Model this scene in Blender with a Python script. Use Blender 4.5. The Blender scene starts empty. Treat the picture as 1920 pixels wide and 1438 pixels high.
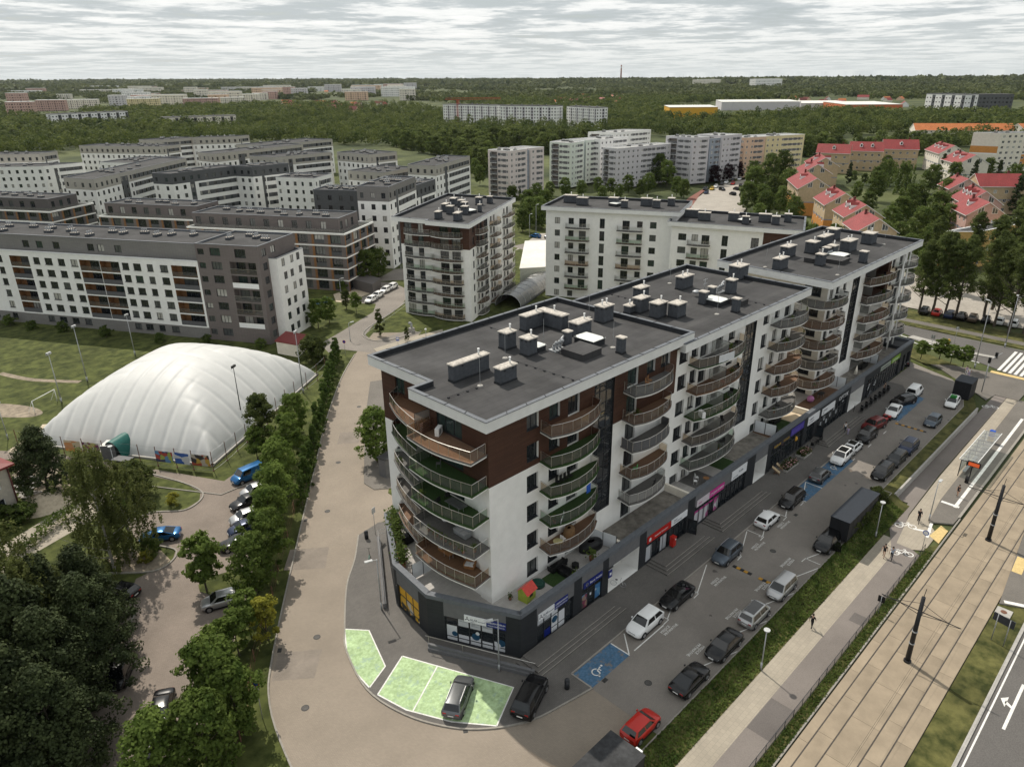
import bpy,math,random
from math import radians as RAD,sin,cos,pi,sqrt,atan2,hypot
from mathutils import Vector,Matrix,noise as mnoise
SC = bpy.context.scene
COL = SC.collection
random.seed(7)
F_PX,PITCH,ROLL,YAW,CAM_H = 1365.18,RAD(22.9565),RAD(-0.6284),RAD(45.2273),51.0
_fw = Vector((cos(YAW) * cos(PITCH),sin(YAW) * cos(PITCH),-sin(PITCH)))
_r0 = Vector((sin(YAW),-cos(YAW),0))
_u0 = _r0.cross(_fw)
_rt = cos(ROLL) * _r0 + sin(ROLL) * _u0
_up = -sin(ROLL) * _r0 + cos(ROLL) * _u0
cam = bpy.data.cameras.new('camera')
cam.sensor_width = 36.0
cam.lens = 36.0 * F_PX / 1920.0
cam.clip_start,cam.clip_end = 1.0,40000.0
camo = bpy.data.objects.new('camera',cam)
camo.matrix_world = Matrix(((_rt.x,_up.x,-_fw.x,0),(_rt.y,_up.y,-_fw.y,0),(_rt.z,_up.z,-_fw.z,CAM_H),(0,0,0,1)))
COL.objects.link(camo)
SC.camera = camo
SUN_AZ,SUN_EL = RAD(76.0),RAD(52.0)
sun = bpy.data.lights.new('sun','SUN')
sun.energy,sun.angle,sun.color = 2.9,RAD(0.53),(1.0,0.93,0.82)
suno = bpy.data.objects.new('sun',sun)
_d = Vector((cos(SUN_AZ) * cos(SUN_EL),sin(SUN_AZ) * cos(SUN_EL),sin(SUN_EL)))
suno.rotation_euler = _d.to_track_quat('Z','Y').to_euler()
suno.location = (0,0,200)
COL.objects.link(suno)
world = bpy.data.worlds.new('World')
SC.world = world
world.use_nodes = True
wn,wl = world.node_tree.nodes,world.node_tree.links
wn.clear()
wo = wn.new('ShaderNodeOutputWorld'); bg = wn.new('ShaderNodeBackground')
sky = wn.new('ShaderNodeTexSky'); sky.sky_type = 'NISHITA'; sky.sun_disc = False
sky.sun_elevation = SUN_EL; sky.sun_rotation = pi / 2 - SUN_AZ
sky.air_density,sky.dust_density,sky.ozone_density = 1.0,2.0,1.0
bg.inputs[1].default_value = 0.10
tc = wn.new('ShaderNodeTexCoord'); sep = wn.new('ShaderNodeSeparateXYZ')
wl.new(tc.outputs['Generated'],sep.inputs[0])
def WM(op,a,b=None,clamp=False):
 n = wn.new('ShaderNodeMath'); n.operation = op; n.use_clamp = clamp
 for i,v in enumerate((a,b)):
  if v is None: continue
  if isinstance(v,(int,float)): n.inputs[i].default_value = v
  else: wl.new(v,n.inputs[i])
 return n.outputs[0]
zc = WM('ADD',WM('MAXIMUM',sep.outputs[2],0.0),0.03)
cx = WM('DIVIDE',sep.outputs[0],zc); cy = WM('DIVIDE',sep.outputs[1],zc)
cmb = wn.new('ShaderNodeCombineXYZ'); wl.new(cx,cmb.inputs[0]); wl.new(cy,cmb.inputs[1])
def WN(scale,detail,rough,off):
 mp = wn.new('ShaderNodeMapping'); mp.inputs['Location'].default_value = off
 mp.inputs['Rotation'].default_value = (0,0,RAD(-20)); mp.inputs['Scale'].default_value = (1.0,1.0,1)
 wl.new(cmb.outputs[0],mp.inputs[0])
 t = wn.new('ShaderNodeTexNoise'); t.inputs['Scale'].default_value = scale
 t.inputs['Detail'].default_value = detail; t.inputs['Roughness'].default_value = rough
 wl.new(mp.outputs[0],t.inputs['Vector']); return t.outputs[0]
n1 = WN(0.8,9,0.6,(3.1,1.7,0)); n2 = WN(2.6,8,0.65,(0.4,8.2,2)); n3 = WN(0.13,3,.5,(5,2,1))
cl = WM('ADD',WM('ADD',WM('MULTIPLY',n1,0.6),WM('MULTIPLY',n2,0.22)),WM('MULTIPLY',n3,0.25))
rmp = wn.new('ShaderNodeValToRGB'); wl.new(cl,rmp.inputs[0])
e = rmp.color_ramp.elements
e[0].position,e[0].color = 0.40,(2.9,3.25,3.45,1)
e[1].position,e[1].color = 0.70,(7.8,7.7,7.5,1)
for pos,c in ((0.50,(4.1,4.4,4.5,1)),(0.555,(6.4,6.5,6.4,1))):
 k = rmp.color_ramp.elements.new(pos); k.color = c
cov = wn.new('ShaderNodeMapRange'); wl.new(cl,cov.inputs[0])
cov.inputs[1].default_value,cov.inputs[2].default_value = 0.34,0.47
cov.inputs[3].default_value,cov.inputs[4].default_value = 0.55,0.96
hz = wn.new('ShaderNodeMapRange'); wl.new(sep.outputs[2],hz.inputs[0])
hz.inputs[1].default_value,hz.inputs[2].default_value = 0.0,0.06
hz.inputs[3].default_value,hz.inputs[4].default_value = 0.75,0.0
mx = wn.new('ShaderNodeMixRGB'); wl.new(cov.outputs[0],mx.inputs[0]); wl.new(sky.outputs[0],mx.inputs[1]); wl.new(rmp.outputs[0],mx.inputs[2])
mx2 = wn.new('ShaderNodeMixRGB'); wl.new(hz.outputs[0],mx2.inputs[0]); wl.new(mx.outputs[0],mx2.inputs[1]); mx2.inputs[2].default_value = (5.0,5.25,5.15,1)
wl.new(mx2.outputs[0],bg.inputs[0]); wl.new(bg.outputs[0],wo.inputs[0])
SC.view_settings.view_transform = 'Standard'
SC.view_settings.look = 'None'
SC.view_settings.exposure = 0.55
SC.view_settings.gamma = 1.0
SC.cycles.use_denoising = True
SC.cycles.max_bounces = 6
SC.cycles.transparent_max_bounces = 16
def G(u,v,z=0.0):
 d = ((u - 960) / F_PX) * _rt - ((v - 719) / F_PX) * _up + _fw
 t = (z - CAM_H) / d.z
 return (d.x * t,d.y * t)
def ZOOM(x0,y0,f=5.99): return lambda x,y,z=0.0: G(x0 + x / f,y0 + y / f,z)
MATS = {}
def mat(name,col,rough=0.8,var=0.12,scale=3.0,bump=0.0,bscale=None,metal=0.0,spec=0.3,detail=4,objvar=0.0,col2=None,wear=None):
 """procedural surface: base colour broken up by noise, optional second colour in patches, optional bump"""
 if name in MATS: return MATS[name]
 m = bpy.data.materials.new(name); m.use_nodes = True
 n,l = m.node_tree.nodes,m.node_tree.links
 b = n['Principled BSDF']
 b.inputs['Roughness'].default_value = rough; b.inputs['Metallic'].default_value = metal
 b.inputs['Specular IOR Level'].default_value = spec
 b.inputs['Base Color'].default_value = (*col,1)
 m.diffuse_color = (*col,1)
 t = n.new('ShaderNodeTexCoord'); ns = n.new('ShaderNodeTexNoise')
 ns.inputs['Scale'].default_value = scale; ns.inputs['Detail'].default_value = detail; ns.inputs['Roughness'].default_value = .6
 l.new(t.outputs['Object'],ns.inputs['Vector'])
 src = None
 if var or col2:
  r = n.new('ShaderNodeValToRGB'); l.new(ns.outputs[0],r.inputs[0])
  lo = tuple(c * (1 - var) for c in col); hi = tuple(min(1,c * (1 + var)) for c in (col2 or col))
  r.color_ramp.elements[0].position,r.color_ramp.elements[0].color = 0.34,(*lo,1)
  r.color_ramp.elements[1].position,r.color_ramp.elements[1].color = 0.66,(*hi,1)
  src = r.outputs[0]
  if wear:
   n2 = n.new('ShaderNodeTexNoise'); n2.inputs['Scale'].default_value = wear[0]; n2.inputs['Detail'].default_value = 5
   n2.inputs['Roughness'].default_value = .65
   l.new(t.outputs['Object'],n2.inputs['Vector'])
   mr = n.new('ShaderNodeMapRange'); l.new(n2.outputs[0],mr.inputs[0])
   mr.inputs[1].default_value,mr.inputs[2].default_value = .3,.7
   mr.inputs[3].default_value,mr.inputs[4].default_value = 1 - wear[1],1 + wear[1]
   mu = n.new('ShaderNodeMixRGB'); mu.blend_type = 'MULTIPLY'; mu.inputs[0].default_value = 1
   l.new(src,mu.inputs[1]); l.new(mr.outputs[0],mu.inputs[2]); src = mu.outputs[0]
 if objvar and src:
  oi = n.new('ShaderNodeObjectInfo'); mr = n.new('ShaderNodeMapRange'); l.new(oi.outputs['Random'],mr.inputs[0])
  mr.inputs[3].default_value,mr.inputs[4].default_value = 1 - objvar,1 + objvar
  mu = n.new('ShaderNodeMixRGB'); mu.blend_type = 'MULTIPLY'; mu.inputs[0].default_value = 1
  l.new(src,mu.inputs[1]); l.new(mr.outputs[0],mu.inputs[2]); src = mu.outputs[0]
 if src: l.new(src,b.inputs['Base Color'])
 if bump:
  bp = n.new('ShaderNodeBump'); bp.inputs['Strength'].default_value = bump; bp.inputs['Distance'].default_value = .05
  if bscale:
   n3 = n.new('ShaderNodeTexNoise'); n3.inputs['Scale'].default_value = bscale; l.new(t.outputs['Object'],n3.inputs['Vector']); l.new(n3.outputs[0],bp.inputs['Height'])
  else: l.new(ns.outputs[0],bp.inputs['Height'])
  l.new(bp.outputs[0],b.inputs['Normal'])
 MATS[name] = m
 return m
def brick_mat(name,c1,c2,mortar,bw,bh,msize=.012,rough=.85,rot=0.0,var=0.25,wear=.16,wscale=.25,plane='xy'):
 """small pavers / cladding bricks too fine to build: fine relief and colour of each unit"""
 if name in MATS: return MATS[name]
 m = bpy.data.materials.new(name); m.use_nodes = True
 n,l = m.node_tree.nodes,m.node_tree.links; b = n['Principled BSDF']
 b.inputs['Roughness'].default_value = rough; b.inputs['Specular IOR Level'].default_value = .25
 m.diffuse_color = (*c1,1)
 t = n.new('ShaderNodeTexCoord'); mp = n.new('ShaderNodeMapping')
 if plane == 'wall':
  sp = n.new('ShaderNodeSeparateXYZ'); l.new(t.outputs['Object'],sp.inputs[0])
  ad = n.new('ShaderNodeMath'); ad.operation = 'ADD'; l.new(sp.outputs[0],ad.inputs[0]); l.new(sp.outputs[1],ad.inputs[1])
  cb = n.new('ShaderNodeCombineXYZ'); l.new(ad.outputs[0],cb.inputs[0]); l.new(sp.outputs[2],cb.inputs[1]); l.new(cb.outputs[0],mp.inputs[0])
 else: l.new(t.outputs['Object'],mp.inputs[0])
 mp.inputs['Rotation'].default_value = (0,0,rot)
 br = n.new('ShaderNodeTexBrick'); l.new(mp.outputs[0],br.inputs['Vector'])
 br.inputs['Scale'].default_value = 1.0; br.inputs['Brick Width'].default_value = bw; br.inputs['Row Height'].default_value = bh
 br.inputs['Mortar Size'].default_value = msize
 br.inputs['Color1'].default_value = (*c1,1); br.inputs['Color2'].default_value = (*c2,1); br.inputs['Mortar'].default_value = (*mortar,1)
 ns = n.new('ShaderNodeTexNoise'); ns.inputs['Scale'].default_value = wscale; ns.inputs['Detail'].default_value = 8; ns.inputs['Roughness'].default_value = .62
 l.new(t.outputs['Object'],ns.inputs['Vector'])
 mr = n.new('ShaderNodeMapRange'); l.new(ns.outputs[0],mr.inputs[0]); mr.inputs[1].default_value,mr.inputs[2].default_value = .3,.7
 mr.inputs[3].default_value,mr.inputs[4].default_value = 1 - wear,1 + wear
 mu = n.new('ShaderNodeMixRGB'); mu.blend_type = 'MULTIPLY'; mu.inputs[0].default_value = 1
 l.new(br.outputs[0],mu.inputs[1]); l.new(mr.outputs[0],mu.inputs[2]); l.new(mu.outputs[0],b.inputs['Base Color'])
 bp = n.new('ShaderNodeBump'); bp.inputs['Strength'].default_value = .25; bp.inputs['Distance'].default_value = .01
 iv = n.new('ShaderNodeMath'); iv.operation = 'SUBTRACT'; iv.inputs[0].default_value = 1; l.new(br.outputs[1],iv.inputs[1])
 l.new(iv.outputs[0],bp.inputs['Height']); l.new(bp.outputs[0],b.inputs['Normal'])
 MATS[name] = m
 return m
def glass_mat(name,col,rough=.04):
 if name in MATS: return MATS[name]
 m = mat(name,col,rough=rough,var=.25,scale=.7,spec=.75)
 return m
def pane_mat(name,tint,gloss=.12):
 """see-through balcony glass"""
 m = bpy.data.materials.new(name); m.use_nodes = True
 n,l = m.node_tree.nodes,m.node_tree.links
 n.remove(n['Principled BSDF'])
 tr = n.new('ShaderNodeBsdfTransparent'); tr.inputs[0].default_value = (*tint,1)
 df = n.new('ShaderNodeBsdfDiffuse'); df.inputs[0].default_value = (.45,.44,.42,1)
 gl = n.new('ShaderNodeBsdfGlossy'); gl.inputs['Roughness'].default_value = .05
 m1 = n.new('ShaderNodeMixShader'); m1.inputs[0].default_value = .12; l.new(tr.outputs[0],m1.inputs[1]); l.new(df.outputs[0],m1.inputs[2])
 fr = n.new('ShaderNodeFresnel'); fr.inputs[0].default_value = 1.35
 m2 = n.new('ShaderNodeMixShader'); l.new(fr.outputs[0],m2.inputs[0]); l.new(m1.outputs[0],m2.inputs[1]); l.new(gl.outputs[0],m2.inputs[2])
 l.new(m2.outputs[0],n['Material Output'].inputs[0])
 m.diffuse_color = (*tint,1)
 MATS[name] = m
 return m
WHITE = mat('white_render',(.80,.79,.765),.9,.035,1.2,.15,40,wear=(.18,.05))
CREAM = mat('cream_render',(.72,.67,.58),.9,.05,1.2,.15,40,wear=(.15,.06))
FASCIA = mat('fascia_render',(.70,.70,.685),.85,.04,1.0,wear=(.3,.05))
CAPM = mat('parapet_metal',(.115,.125,.14),.6,.12,2.0,spec=.3)
FELT = brick_mat('roof_felt',(.062,.061,.061),(.052,.051,.052),(.034,.034,.035),7.5,1.0,.018,.95,wear=.34,wscale=.22)
FELTD = mat('roof_felt_upstand',(.028,.03,.034),.8,.2,4,.3,40)
WOOD = brick_mat('brown_cladding',(.085,.040,.026),(.060,.028,.019),(.03,.015,.010),2.2,.14,.012,.6,wear=.12,plane='wall')
WOODL = brick_mat('oak_cladding',(.26,.13,.055),(.21,.105,.045),(.08,.04,.02),2.0,.16,.012,.6,wear=.15,plane='wall')
DARKCL = brick_mat('slate_cladding',(.030,.033,.037),(.024,.026,.03),(.016,.017,.019),.9,.12,.01,.6,wear=.12,plane='wall')
GREYCL = mat('grey_render',(.135,.135,.14),.85,.08,2.0,.15,40,wear=(.2,.06))
ANTHR = mat('anthracite_metal',(.022,.024,.028),.45,.1,2,spec=.5)
STEEL = mat('brushed_steel',(.55,.53,.50),.3,.05,6,metal=.9)
GREYM = mat('galvanised_metal',(.36,.37,.38),.5,.1,5,metal=.4)
WHITEP = mat('white_paint',(.80,.80,.79),.5,.03,3)
ROADW = mat('road_paint_white',(.66,.65,.62),.8,.12,6,wear=(1.3,.14))
BLACKP = mat('black_plastic',(.012,.012,.013),.5,.1,4)
GLD = glass_mat('window_glass_dark',(.018,.022,.026))
GLM = glass_mat('window_glass_curtain',(.085,.09,.09),.1)
GLL = glass_mat('window_glass_blind',(.40,.39,.36),.2)
GLG = glass_mat('window_glass_green',(.030,.048,.045))
PANE = pane_mat('balcony_glass_clear',(.86,.88,.86))
PANEB = pane_mat('balcony_glass_bronze',(.72,.60,.46))
PANEG = pane_mat('balcony_glass_green',(.62,.74,.62))
PANEF = pane_mat('balcony_glass_frosted',(.66,.70,.68))
for _m in (PANEF,): _m.node_tree.nodes['Mix Shader'].inputs[0].default_value = .45
MESHG = mat('grey_screen_fabric',(.10,.10,.105),.8,.15,8)
TURF = mat('artificial_turf',(.030,.062,.016),.95,.3,9,.4,60)
DECK = brick_mat('deck_boards',(.17,.095,.055),(.14,.08,.048),(.05,.03,.02),3.0,.14,.012,.7)
TILE = brick_mat('terrace_tiles',(.42,.40,.38),(.37,.35,.33),(.24,.23,.22),.9,.2,.01,.7,wear=.08,wscale=.8)
BALCF = mat('balcony_floor_grey',(.12,.115,.11),.85,.15,4)
BALCB = mat('balcony_floor_brown',(.16,.095,.06),.8,.2,4)
CONC = mat('concrete',(.36,.345,.32),.9,.12,3,.2,30,wear=(.5,.1))
KERB = mat('kerb_stone',(.27,.25,.22),.9,.12,4,wear=(.6,.1))
CHIM = mat('chimney_render',(.072,.078,.088),.9,.12,2.5,.2,40,wear=(.6,.12))
CHCAP = mat('chimney_cap_concrete',(.46,.425,.38),.9,.25,3,.3,20)
SKYL = mat('skylight_dome',(.72,.73,.70),.35,.05,3,spec=.5)
class MB:
 def __init__(s): s.v = []; s.f = []; s.m = []; s.sm = []
 def quad(s,a,b,c,d,m=0,smooth=False):
  i = len(s.v); s.v += [tuple(a),tuple(b),tuple(c),tuple(d)]; s.f.append((i,i + 1,i + 2,i + 3)); s.m.append(m); s.sm.append(smooth)
 def poly(s,pts,m=0):
  i = len(s.v); s.v += [tuple(p) for p in pts]; s.f.append(tuple(range(i,i + len(pts)))); s.m.append(m); s.sm.append(False)
 def box(s,x0,y0,z0,x1,y1,z1,m=0,top=None,bottom=True):
  t = m if top is None else top
  s.quad((x0,y0,z1),(x1,y0,z1),(x1,y1,z1),(x0,y1,z1),t)
  if bottom: s.quad((x0,y1,z0),(x1,y1,z0),(x1,y0,z0),(x0,y0,z0),m)
  s.quad((x0,y0,z0),(x1,y0,z0),(x1,y0,z1),(x0,y0,z1),m)
  s.quad((x1,y0,z0),(x1,y1,z0),(x1,y1,z1),(x1,y0,z1),m)
  s.quad((x1,y1,z0),(x0,y1,z0),(x0,y1,z1),(x1,y1,z1),m)
  s.quad((x0,y1,z0),(x0,y0,z0),(x0,y0,z1),(x0,y1,z1),m)
 def prism(s,pts,z0,z1,m=0,top=None,bottom=True):
  """pts counter-clockwise"""
  n = len(pts); t = m if top is None else top
  s.poly([(p[0],p[1],z1) for p in pts],t)
  if bottom: s.poly([(p[0],p[1],z0) for p in reversed(pts)],m)
  for i in range(n):
   a,b = pts[i],pts[(i + 1) % n]
   s.quad((*a[:2],z0),(*b[:2],z0),(*b[:2],z1),(*a[:2],z1),m)
 def tube(s,p,q,r,n=6,m=0,r2=None,caps=True):
  p,q = Vector(p),Vector(q); d = q - p
  if d.length < 1e-6: return
  d.normalize(); a = d.orthogonal().normalized(); b = d.cross(a)
  r2 = r if r2 is None else r2; i = len(s.v)
  for k in range(n):
   an = 2 * pi * k / n; w = cos(an) * a + sin(an) * b
   s.v.append(tuple(p + r * w)); s.v.append(tuple(q + r2 * w))
  for k in range(n):
   j = (k + 1) % n
   s.f.append((i + 2 * k,i + 2 * j,i + 2 * j + 1,i + 2 * k + 1)); s.m.append(m); s.sm.append(n > 5)
  if caps:
   s.f.append(tuple(i + 2 * k for k in reversed(range(n)))); s.m.append(m); s.sm.append(False)
   s.f.append(tuple(i + 2 * k + 1 for k in range(n))); s.m.append(m); s.sm.append(False)
 def path(s,pts,r,n=5,m=0):
  for a,b in zip(pts,pts[1:]): s.tube(a,b,r,n,m)
 def grid(s,rows,m=0,smooth=True,closed=False):
  i = len(s.v); w = len(rows[0])
  for r in rows: s.v += [tuple(p) for p in r]
  for y in range(len(rows) - 1):
   for x in range(w if closed else w - 1):
    x2 = (x + 1) % w
    s.f.append((i + y * w + x,i + y * w + x2,i + (y + 1) * w + x2,i + (y + 1) * w + x)); s.m.append(m); s.sm.append(smooth)
 def ball(s,c,r,n=8,m=0,sz=1.0):
  rows = []
  for a in range(n // 2 + 1):
   t = pi * a / (n // 2)
   rows.append([(c[0] + r * sin(t) * cos(2 * pi * k / n),c[1] + r * sin(t) * sin(2 * pi * k / n),c[2] - r * sz * cos(t)) for k in range(n)])
  s.grid(rows,m,True,True)
 def mesh(s,name,mats):
  me = bpy.data.meshes.new(name)
  me.from_pydata(s.v,[],s.f)
  for k in (mats if isinstance(mats,(list,tuple)) else [mats]): me.materials.append(k)
  me.polygons.foreach_set('material_index',s.m)
  me.polygons.foreach_set('use_smooth',s.sm)
  me.update()
  return me
def put(name,me,parent=None,loc=None,rz=None,kind=None,label=None,cat=None,group=None):
 o = bpy.data.objects.new(name,me)
 COL.objects.link(o)
 if parent is not None: o.parent = parent
 if loc is not None: o.location = loc if len(loc) == 3 else (*loc,0)
 if rz is not None: o.rotation_euler = rz if isinstance(rz,tuple) else (0,0,rz)
 if kind: o['kind'] = kind
 if label: o['label'] = label
 if cat: o['category'] = cat
 if group: o['group'] = group
 return o
def build(name,mb,mats,parent=None,**k): return put(name,mb.mesh(name,mats),parent,**k)
def thing(name,label,cat,loc=(0,0,0),rz=0.0,group=None): return put(name,None,None,loc,rz,None,label,cat,group)
def clone(root,loc=None,rz=None,label=None,scale=None):
 r = root.copy(); COL.objects.link(r)
 if loc is not None: r.location = loc if len(loc) == 3 else (*loc,0)
 if rz is not None: r.rotation_euler = (0,0,rz)
 if label: r['label'] = label
 if scale: r.scale = scale
 for ch in root.children:
  c = ch.copy(); COL.objects.link(c); c.parent = r
  for g in ch.children:
   d = g.copy(); COL.objects.link(d); d.parent = c
 return r
CACHE = {}
def cached(key,fn):
 if key not in CACHE: CACHE[key] = fn()
 return CACHE[key]
def setmat(o,m,slot=0):
 o.material_slots[slot].link = 'OBJECT'; o.material_slots[slot].material = m
def letters(txt,size,m,parent,loc,rot,name='lettering',depth=.01,align='LEFT',fit=None):
 c = bpy.data.curves.new(name,'FONT'); c.body = txt; c.size = size; c.extrude = depth; c.align_x = align; c.resolution_u = 2
 o = bpy.data.objects.new(name,c); COL.objects.link(o)
 me = bpy.data.meshes.new_from_object(o)
 COL.objects.unlink(o); bpy.data.objects.remove(o); bpy.data.curves.remove(c)
 me.materials.clear(); me.materials.append(m)
 if fit:
  xs = [v.co.x for v in me.vertices]
  if xs:
   w = max(xs) - min(xs)
   if w > 1e-4:
    k = fit / w
    for v in me.vertices: v.co.x *= k
 t = put(name,me,parent,loc); t.rotation_euler = rot
 return t
def facade(mb,A,B,z0,z1,base=0,zones=(),ops=()):
 """wall A->B, outside on the right hand; zones (s0,s1,z0,z1,mat); ops (s0,s1,z0,z1,depth,reveal_mat,back_mat or None)"""
 L = hypot(B[0] - A[0],B[1] - A[1]); dx,dy = (B[0] - A[0]) / L,(B[1] - A[1]) / L; nx,ny = dy,-dx
 P = lambda s,z,d=0.0: (A[0] + dx * s - nx * d,A[1] + dy * s - ny * d,z)
 cl = lambda v,a,b: max(a,min(b,v))
 ss,zz = {0.0,round(L,4)},{round(z0,4),round(z1,4)}
 zones = [(cl(a,0,L),cl(b,0,L),cl(c,z0,z1),cl(d,z0,z1),m) for a,b,c,d,m in zones]
 ops = [(cl(o[0],0,L),cl(o[1],0,L),cl(o[2],z0,z1),cl(o[3],z0,z1),*o[4:]) for o in ops]
 for q in list(zones) + list(ops):
  ss |= {round(q[0],4),round(q[1],4)}; zz |= {round(q[2],4),round(q[3],4)}
 ss,zz = sorted(ss),sorted(zz)
 for j in range(len(zz) - 1):
  za,zb = zz[j],zz[j + 1]; zm = (za + zb) / 2
  run = None
  for i in range(len(ss) - 1):
   sa,sb = ss[i],ss[i + 1]; sm = (sa + sb) / 2
   if any(o[0] < sm < o[1] and o[2] < zm < o[3] for o in ops): mm = -1
   else:
    mm = base
    for q in zones:
     if q[0] < sm < q[1] and q[2] < zm < q[3]: mm = q[4]
   if run and run[2] == mm: run[1] = sb
   else:
    if run and run[2] >= 0: mb.quad(P(run[0],za),P(run[1],za),P(run[1],zb),P(run[0],zb),run[2])
    run = [sa,sb,mm]
  if run and run[2] >= 0: mb.quad(P(run[0],za),P(run[1],za),P(run[1],zb),P(run[0],zb),run[2])
 for o in ops:
  a,b,c,d,dep,rm,bm = o
  mb.quad(P(a,c),P(a,d),P(a,d,dep),P(a,c,dep),rm); mb.quad(P(b,d),P(b,c),P(b,c,dep),P(b,d,dep),rm)
  mb.quad(P(a,d),P(b,d),P(b,d,dep),P(a,d,dep),rm); mb.quad(P(b,c),P(a,c),P(a,c,dep),P(b,c,dep),rm)
  if bm is not None: mb.quad(P(a,c,dep),P(b,c,dep),P(b,d,dep),P(a,d,dep),bm)
def window_mesh(w,h,kind='win',frame=ANTHR,glass=GLD,sill=False,bar=.09,mull=1):
 """local: x along the wall, z up, outside is -y, origin lower left corner on the glass plane"""
 mb = MB(); f = bar
 mb.box(0,-.05,0,w,.03,f); mb.box(0,-.05,h - f,w,.03,h)
 mb.box(0,-.05,f,f,.03,h - f); mb.box(w - f,-.05,f,w,.03,h - f)
 for k in range(1,mull + 1):
  x = w * k / (mull + 1) if mull > 1 else w * .5
  mb.box(x - f * .5,-.045,f,x + f * .5,.03,h - f)
 if kind == 'bars':
  for k in range(1,3): mb.box(f,-.04,h * k / 3 - .03,w - f,.03,h * k / 3 + .03)
 if sill: mb.box(-.03,-.30,-.03,w + .03,-.05,.035)
 mb.quad((f,0,f),(w - f,0,f),(w - f,0,h - f),(f,0,h - f),1)
 return mb
GLS = [GLD,GLD,GLD,GLM,GLD,GLM,GLD,GLL,GLD,GLG]
def window(parent,A,B,s0,s1,z0,z1,dep=.14,glass=None,frame=ANTHR,sill=True,name='window',split=False,mull=None,kind='win'):
 L = hypot(B[0] - A[0],B[1] - A[1]); dx,dy = (B[0] - A[0]) / L,(B[1] - A[1]) / L
 w,h = s1 - s0,z1 - z0
 glass = glass or random.choice(GLS)
 mull = (0 if w < 1.0 else 1 if w < 2.3 else 2) if mull is None else mull
 key = ('w',round(w,2),round(h,2),frame.name,sill,mull,kind)
 me = cached(key,lambda: window_mesh(w,h,kind,frame,GLD,sill,mull=mull).mesh(name,[frame,GLD]))
 o = put(name,me,parent,(A[0] + dx * s0 + dy * dep,A[1] + dy * s0 - dx * dep,z0) if False else (A[0] + dx * s0 - dy * dep,A[1] + dy * s0 + dx * dep,z0),atan2(dy,dx))
 if glass is not GLD: setmat(o,glass,1)
 return o
# ================================================================ GROUND
LO = -0.8
def foliage_mat(name,c1,c2,rough=.9,scale=1.5,bump=.6):
 return mat(name,c1,rough,.35,scale,bump,18,col2=c2,wear=(.12,.25),spec=.15)
GRASS = foliage_mat('grass_surface',(.046,.060,.016),(.072,.082,.024),scale=.5)
GRASSD = foliage_mat('grass_surface_rough',(.050,.060,.017),(.090,.086,.030),scale=.7)
LAND = foliage_mat('far_land',(.040,.058,.022),(.075,.085,.034),scale=.02)
PAVE = brick_mat('road_pavers',(.270,.228,.182),(.245,.206,.165),(.185,.158,.13),.22,.11,.008,rot=RAD(53),wear=.11,wscale=.16)
PAVEL = brick_mat('lot_pavers',(.225,.202,.178),(.205,.184,.163),(.155,.14,.124),.22,.11,.008,wear=.15,wscale=.2)
PAVER = brick_mat('reddish_pavers',(.225,.185,.155),(.20,.165,.138),(.14,.12,.10),.22,.11,.008,rot=RAD(60),wear=.17,wscale=.2)
PLAZA = brick_mat('plaza_pavers',(.135,.125,.115),(.118,.11,.102),(.085,.08,.074),.3,.15,.008,wear=.14,wscale=.3)
SIDEW = brick_mat('sidewalk_pavers',(.165,.150,.132),(.145,.132,.118),(.10,.093,.083),.24,.12,.008,rot=RAD(53),wear=.15,wscale=.2)
PATHL = brick_mat('path_pavers_light',(.34,.30,.24),(.305,.27,.218),(.23,.205,.168),.42,.42,.01,wear=.12,wscale=.3)
ASPH = mat('asphalt',(.115,.108,.102),.95,.16,9,.4,60,wear=(.12,.14))
ASPHB = mat('bike_path_asphalt',(.185,.163,.148),.95,.10,9,.3,60,wear=(.16,.14))
TRAMC = mat('tram_track_concrete',(.285,.232,.168),.92,.07,.6,.25,25,wear=(.18,.2),objvar=.07)
DIRT = mat('bare_soil',(.24,.20,.15),.98,.25,1.4,.6,12,wear=(.3,.2))
SANDM = mat('dry_sand',(.46,.39,.29),.98,.15,2.4,.7,6)
def patchy(name,c,c2,c3,scale):
 """worn paint: the coat is rubbed through in patches"""
 m = mat(name,c,.85,.16,scale,.1,40,col2=c2,wear=(.5,.16))
 n,l = m.node_tree.nodes,m.node_tree.links; b = n['Principled BSDF']
 src = b.inputs['Base Color'].links[0].from_socket
 t = n.new('ShaderNodeTexCoord'); ns = n.new('ShaderNodeTexNoise'); ns.inputs['Scale'].default_value = 1.1; ns.inputs['Detail'].default_value = 9; ns.inputs['Roughness'].default_value = .72
 l.new(t.outputs['Object'],ns.inputs['Vector'])
 mr = n.new('ShaderNodeMapRange'); l.new(ns.outputs[0],mr.inputs[0]); mr.inputs[1].default_value,mr.inputs[2].default_value = .54,.63
 mx = n.new('ShaderNodeMixRGB'); l.new(mr.outputs[0],mx.inputs[0]); l.new(src,mx.inputs[1]); mx.inputs[2].default_value = (*c3,1); l.new(mx.outputs[0],b.inputs['Base Color'])
 return m
GREENP = patchy('green_bay_paint',(.33,.45,.23),(.38,.50,.28),(.29,.39,.29),3)
BLUEP = patchy('blue_bay_paint',(.055,.125,.21),(.07,.14,.225),(.17,.155,.14),4)
def sheet(name,pts,z,m,kind='structure',thick=0.0,parent=None,side=None):
 mb = MB(); a = sum(p[0] * q[1] - q[0] * p[1] for p,q in zip(pts,pts[1:] + pts[:1]))
 pts = list(pts) if a > 0 else list(reversed(pts))
 if thick: mb.prism(pts,z - thick,z,1 if side else 0,0,bottom=False)
 else: mb.poly([(p[0],p[1],z) for p in pts],0)
 return build(name,mb,[m,side] if side else [m],parent,kind=kind if parent is None else None)
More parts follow.
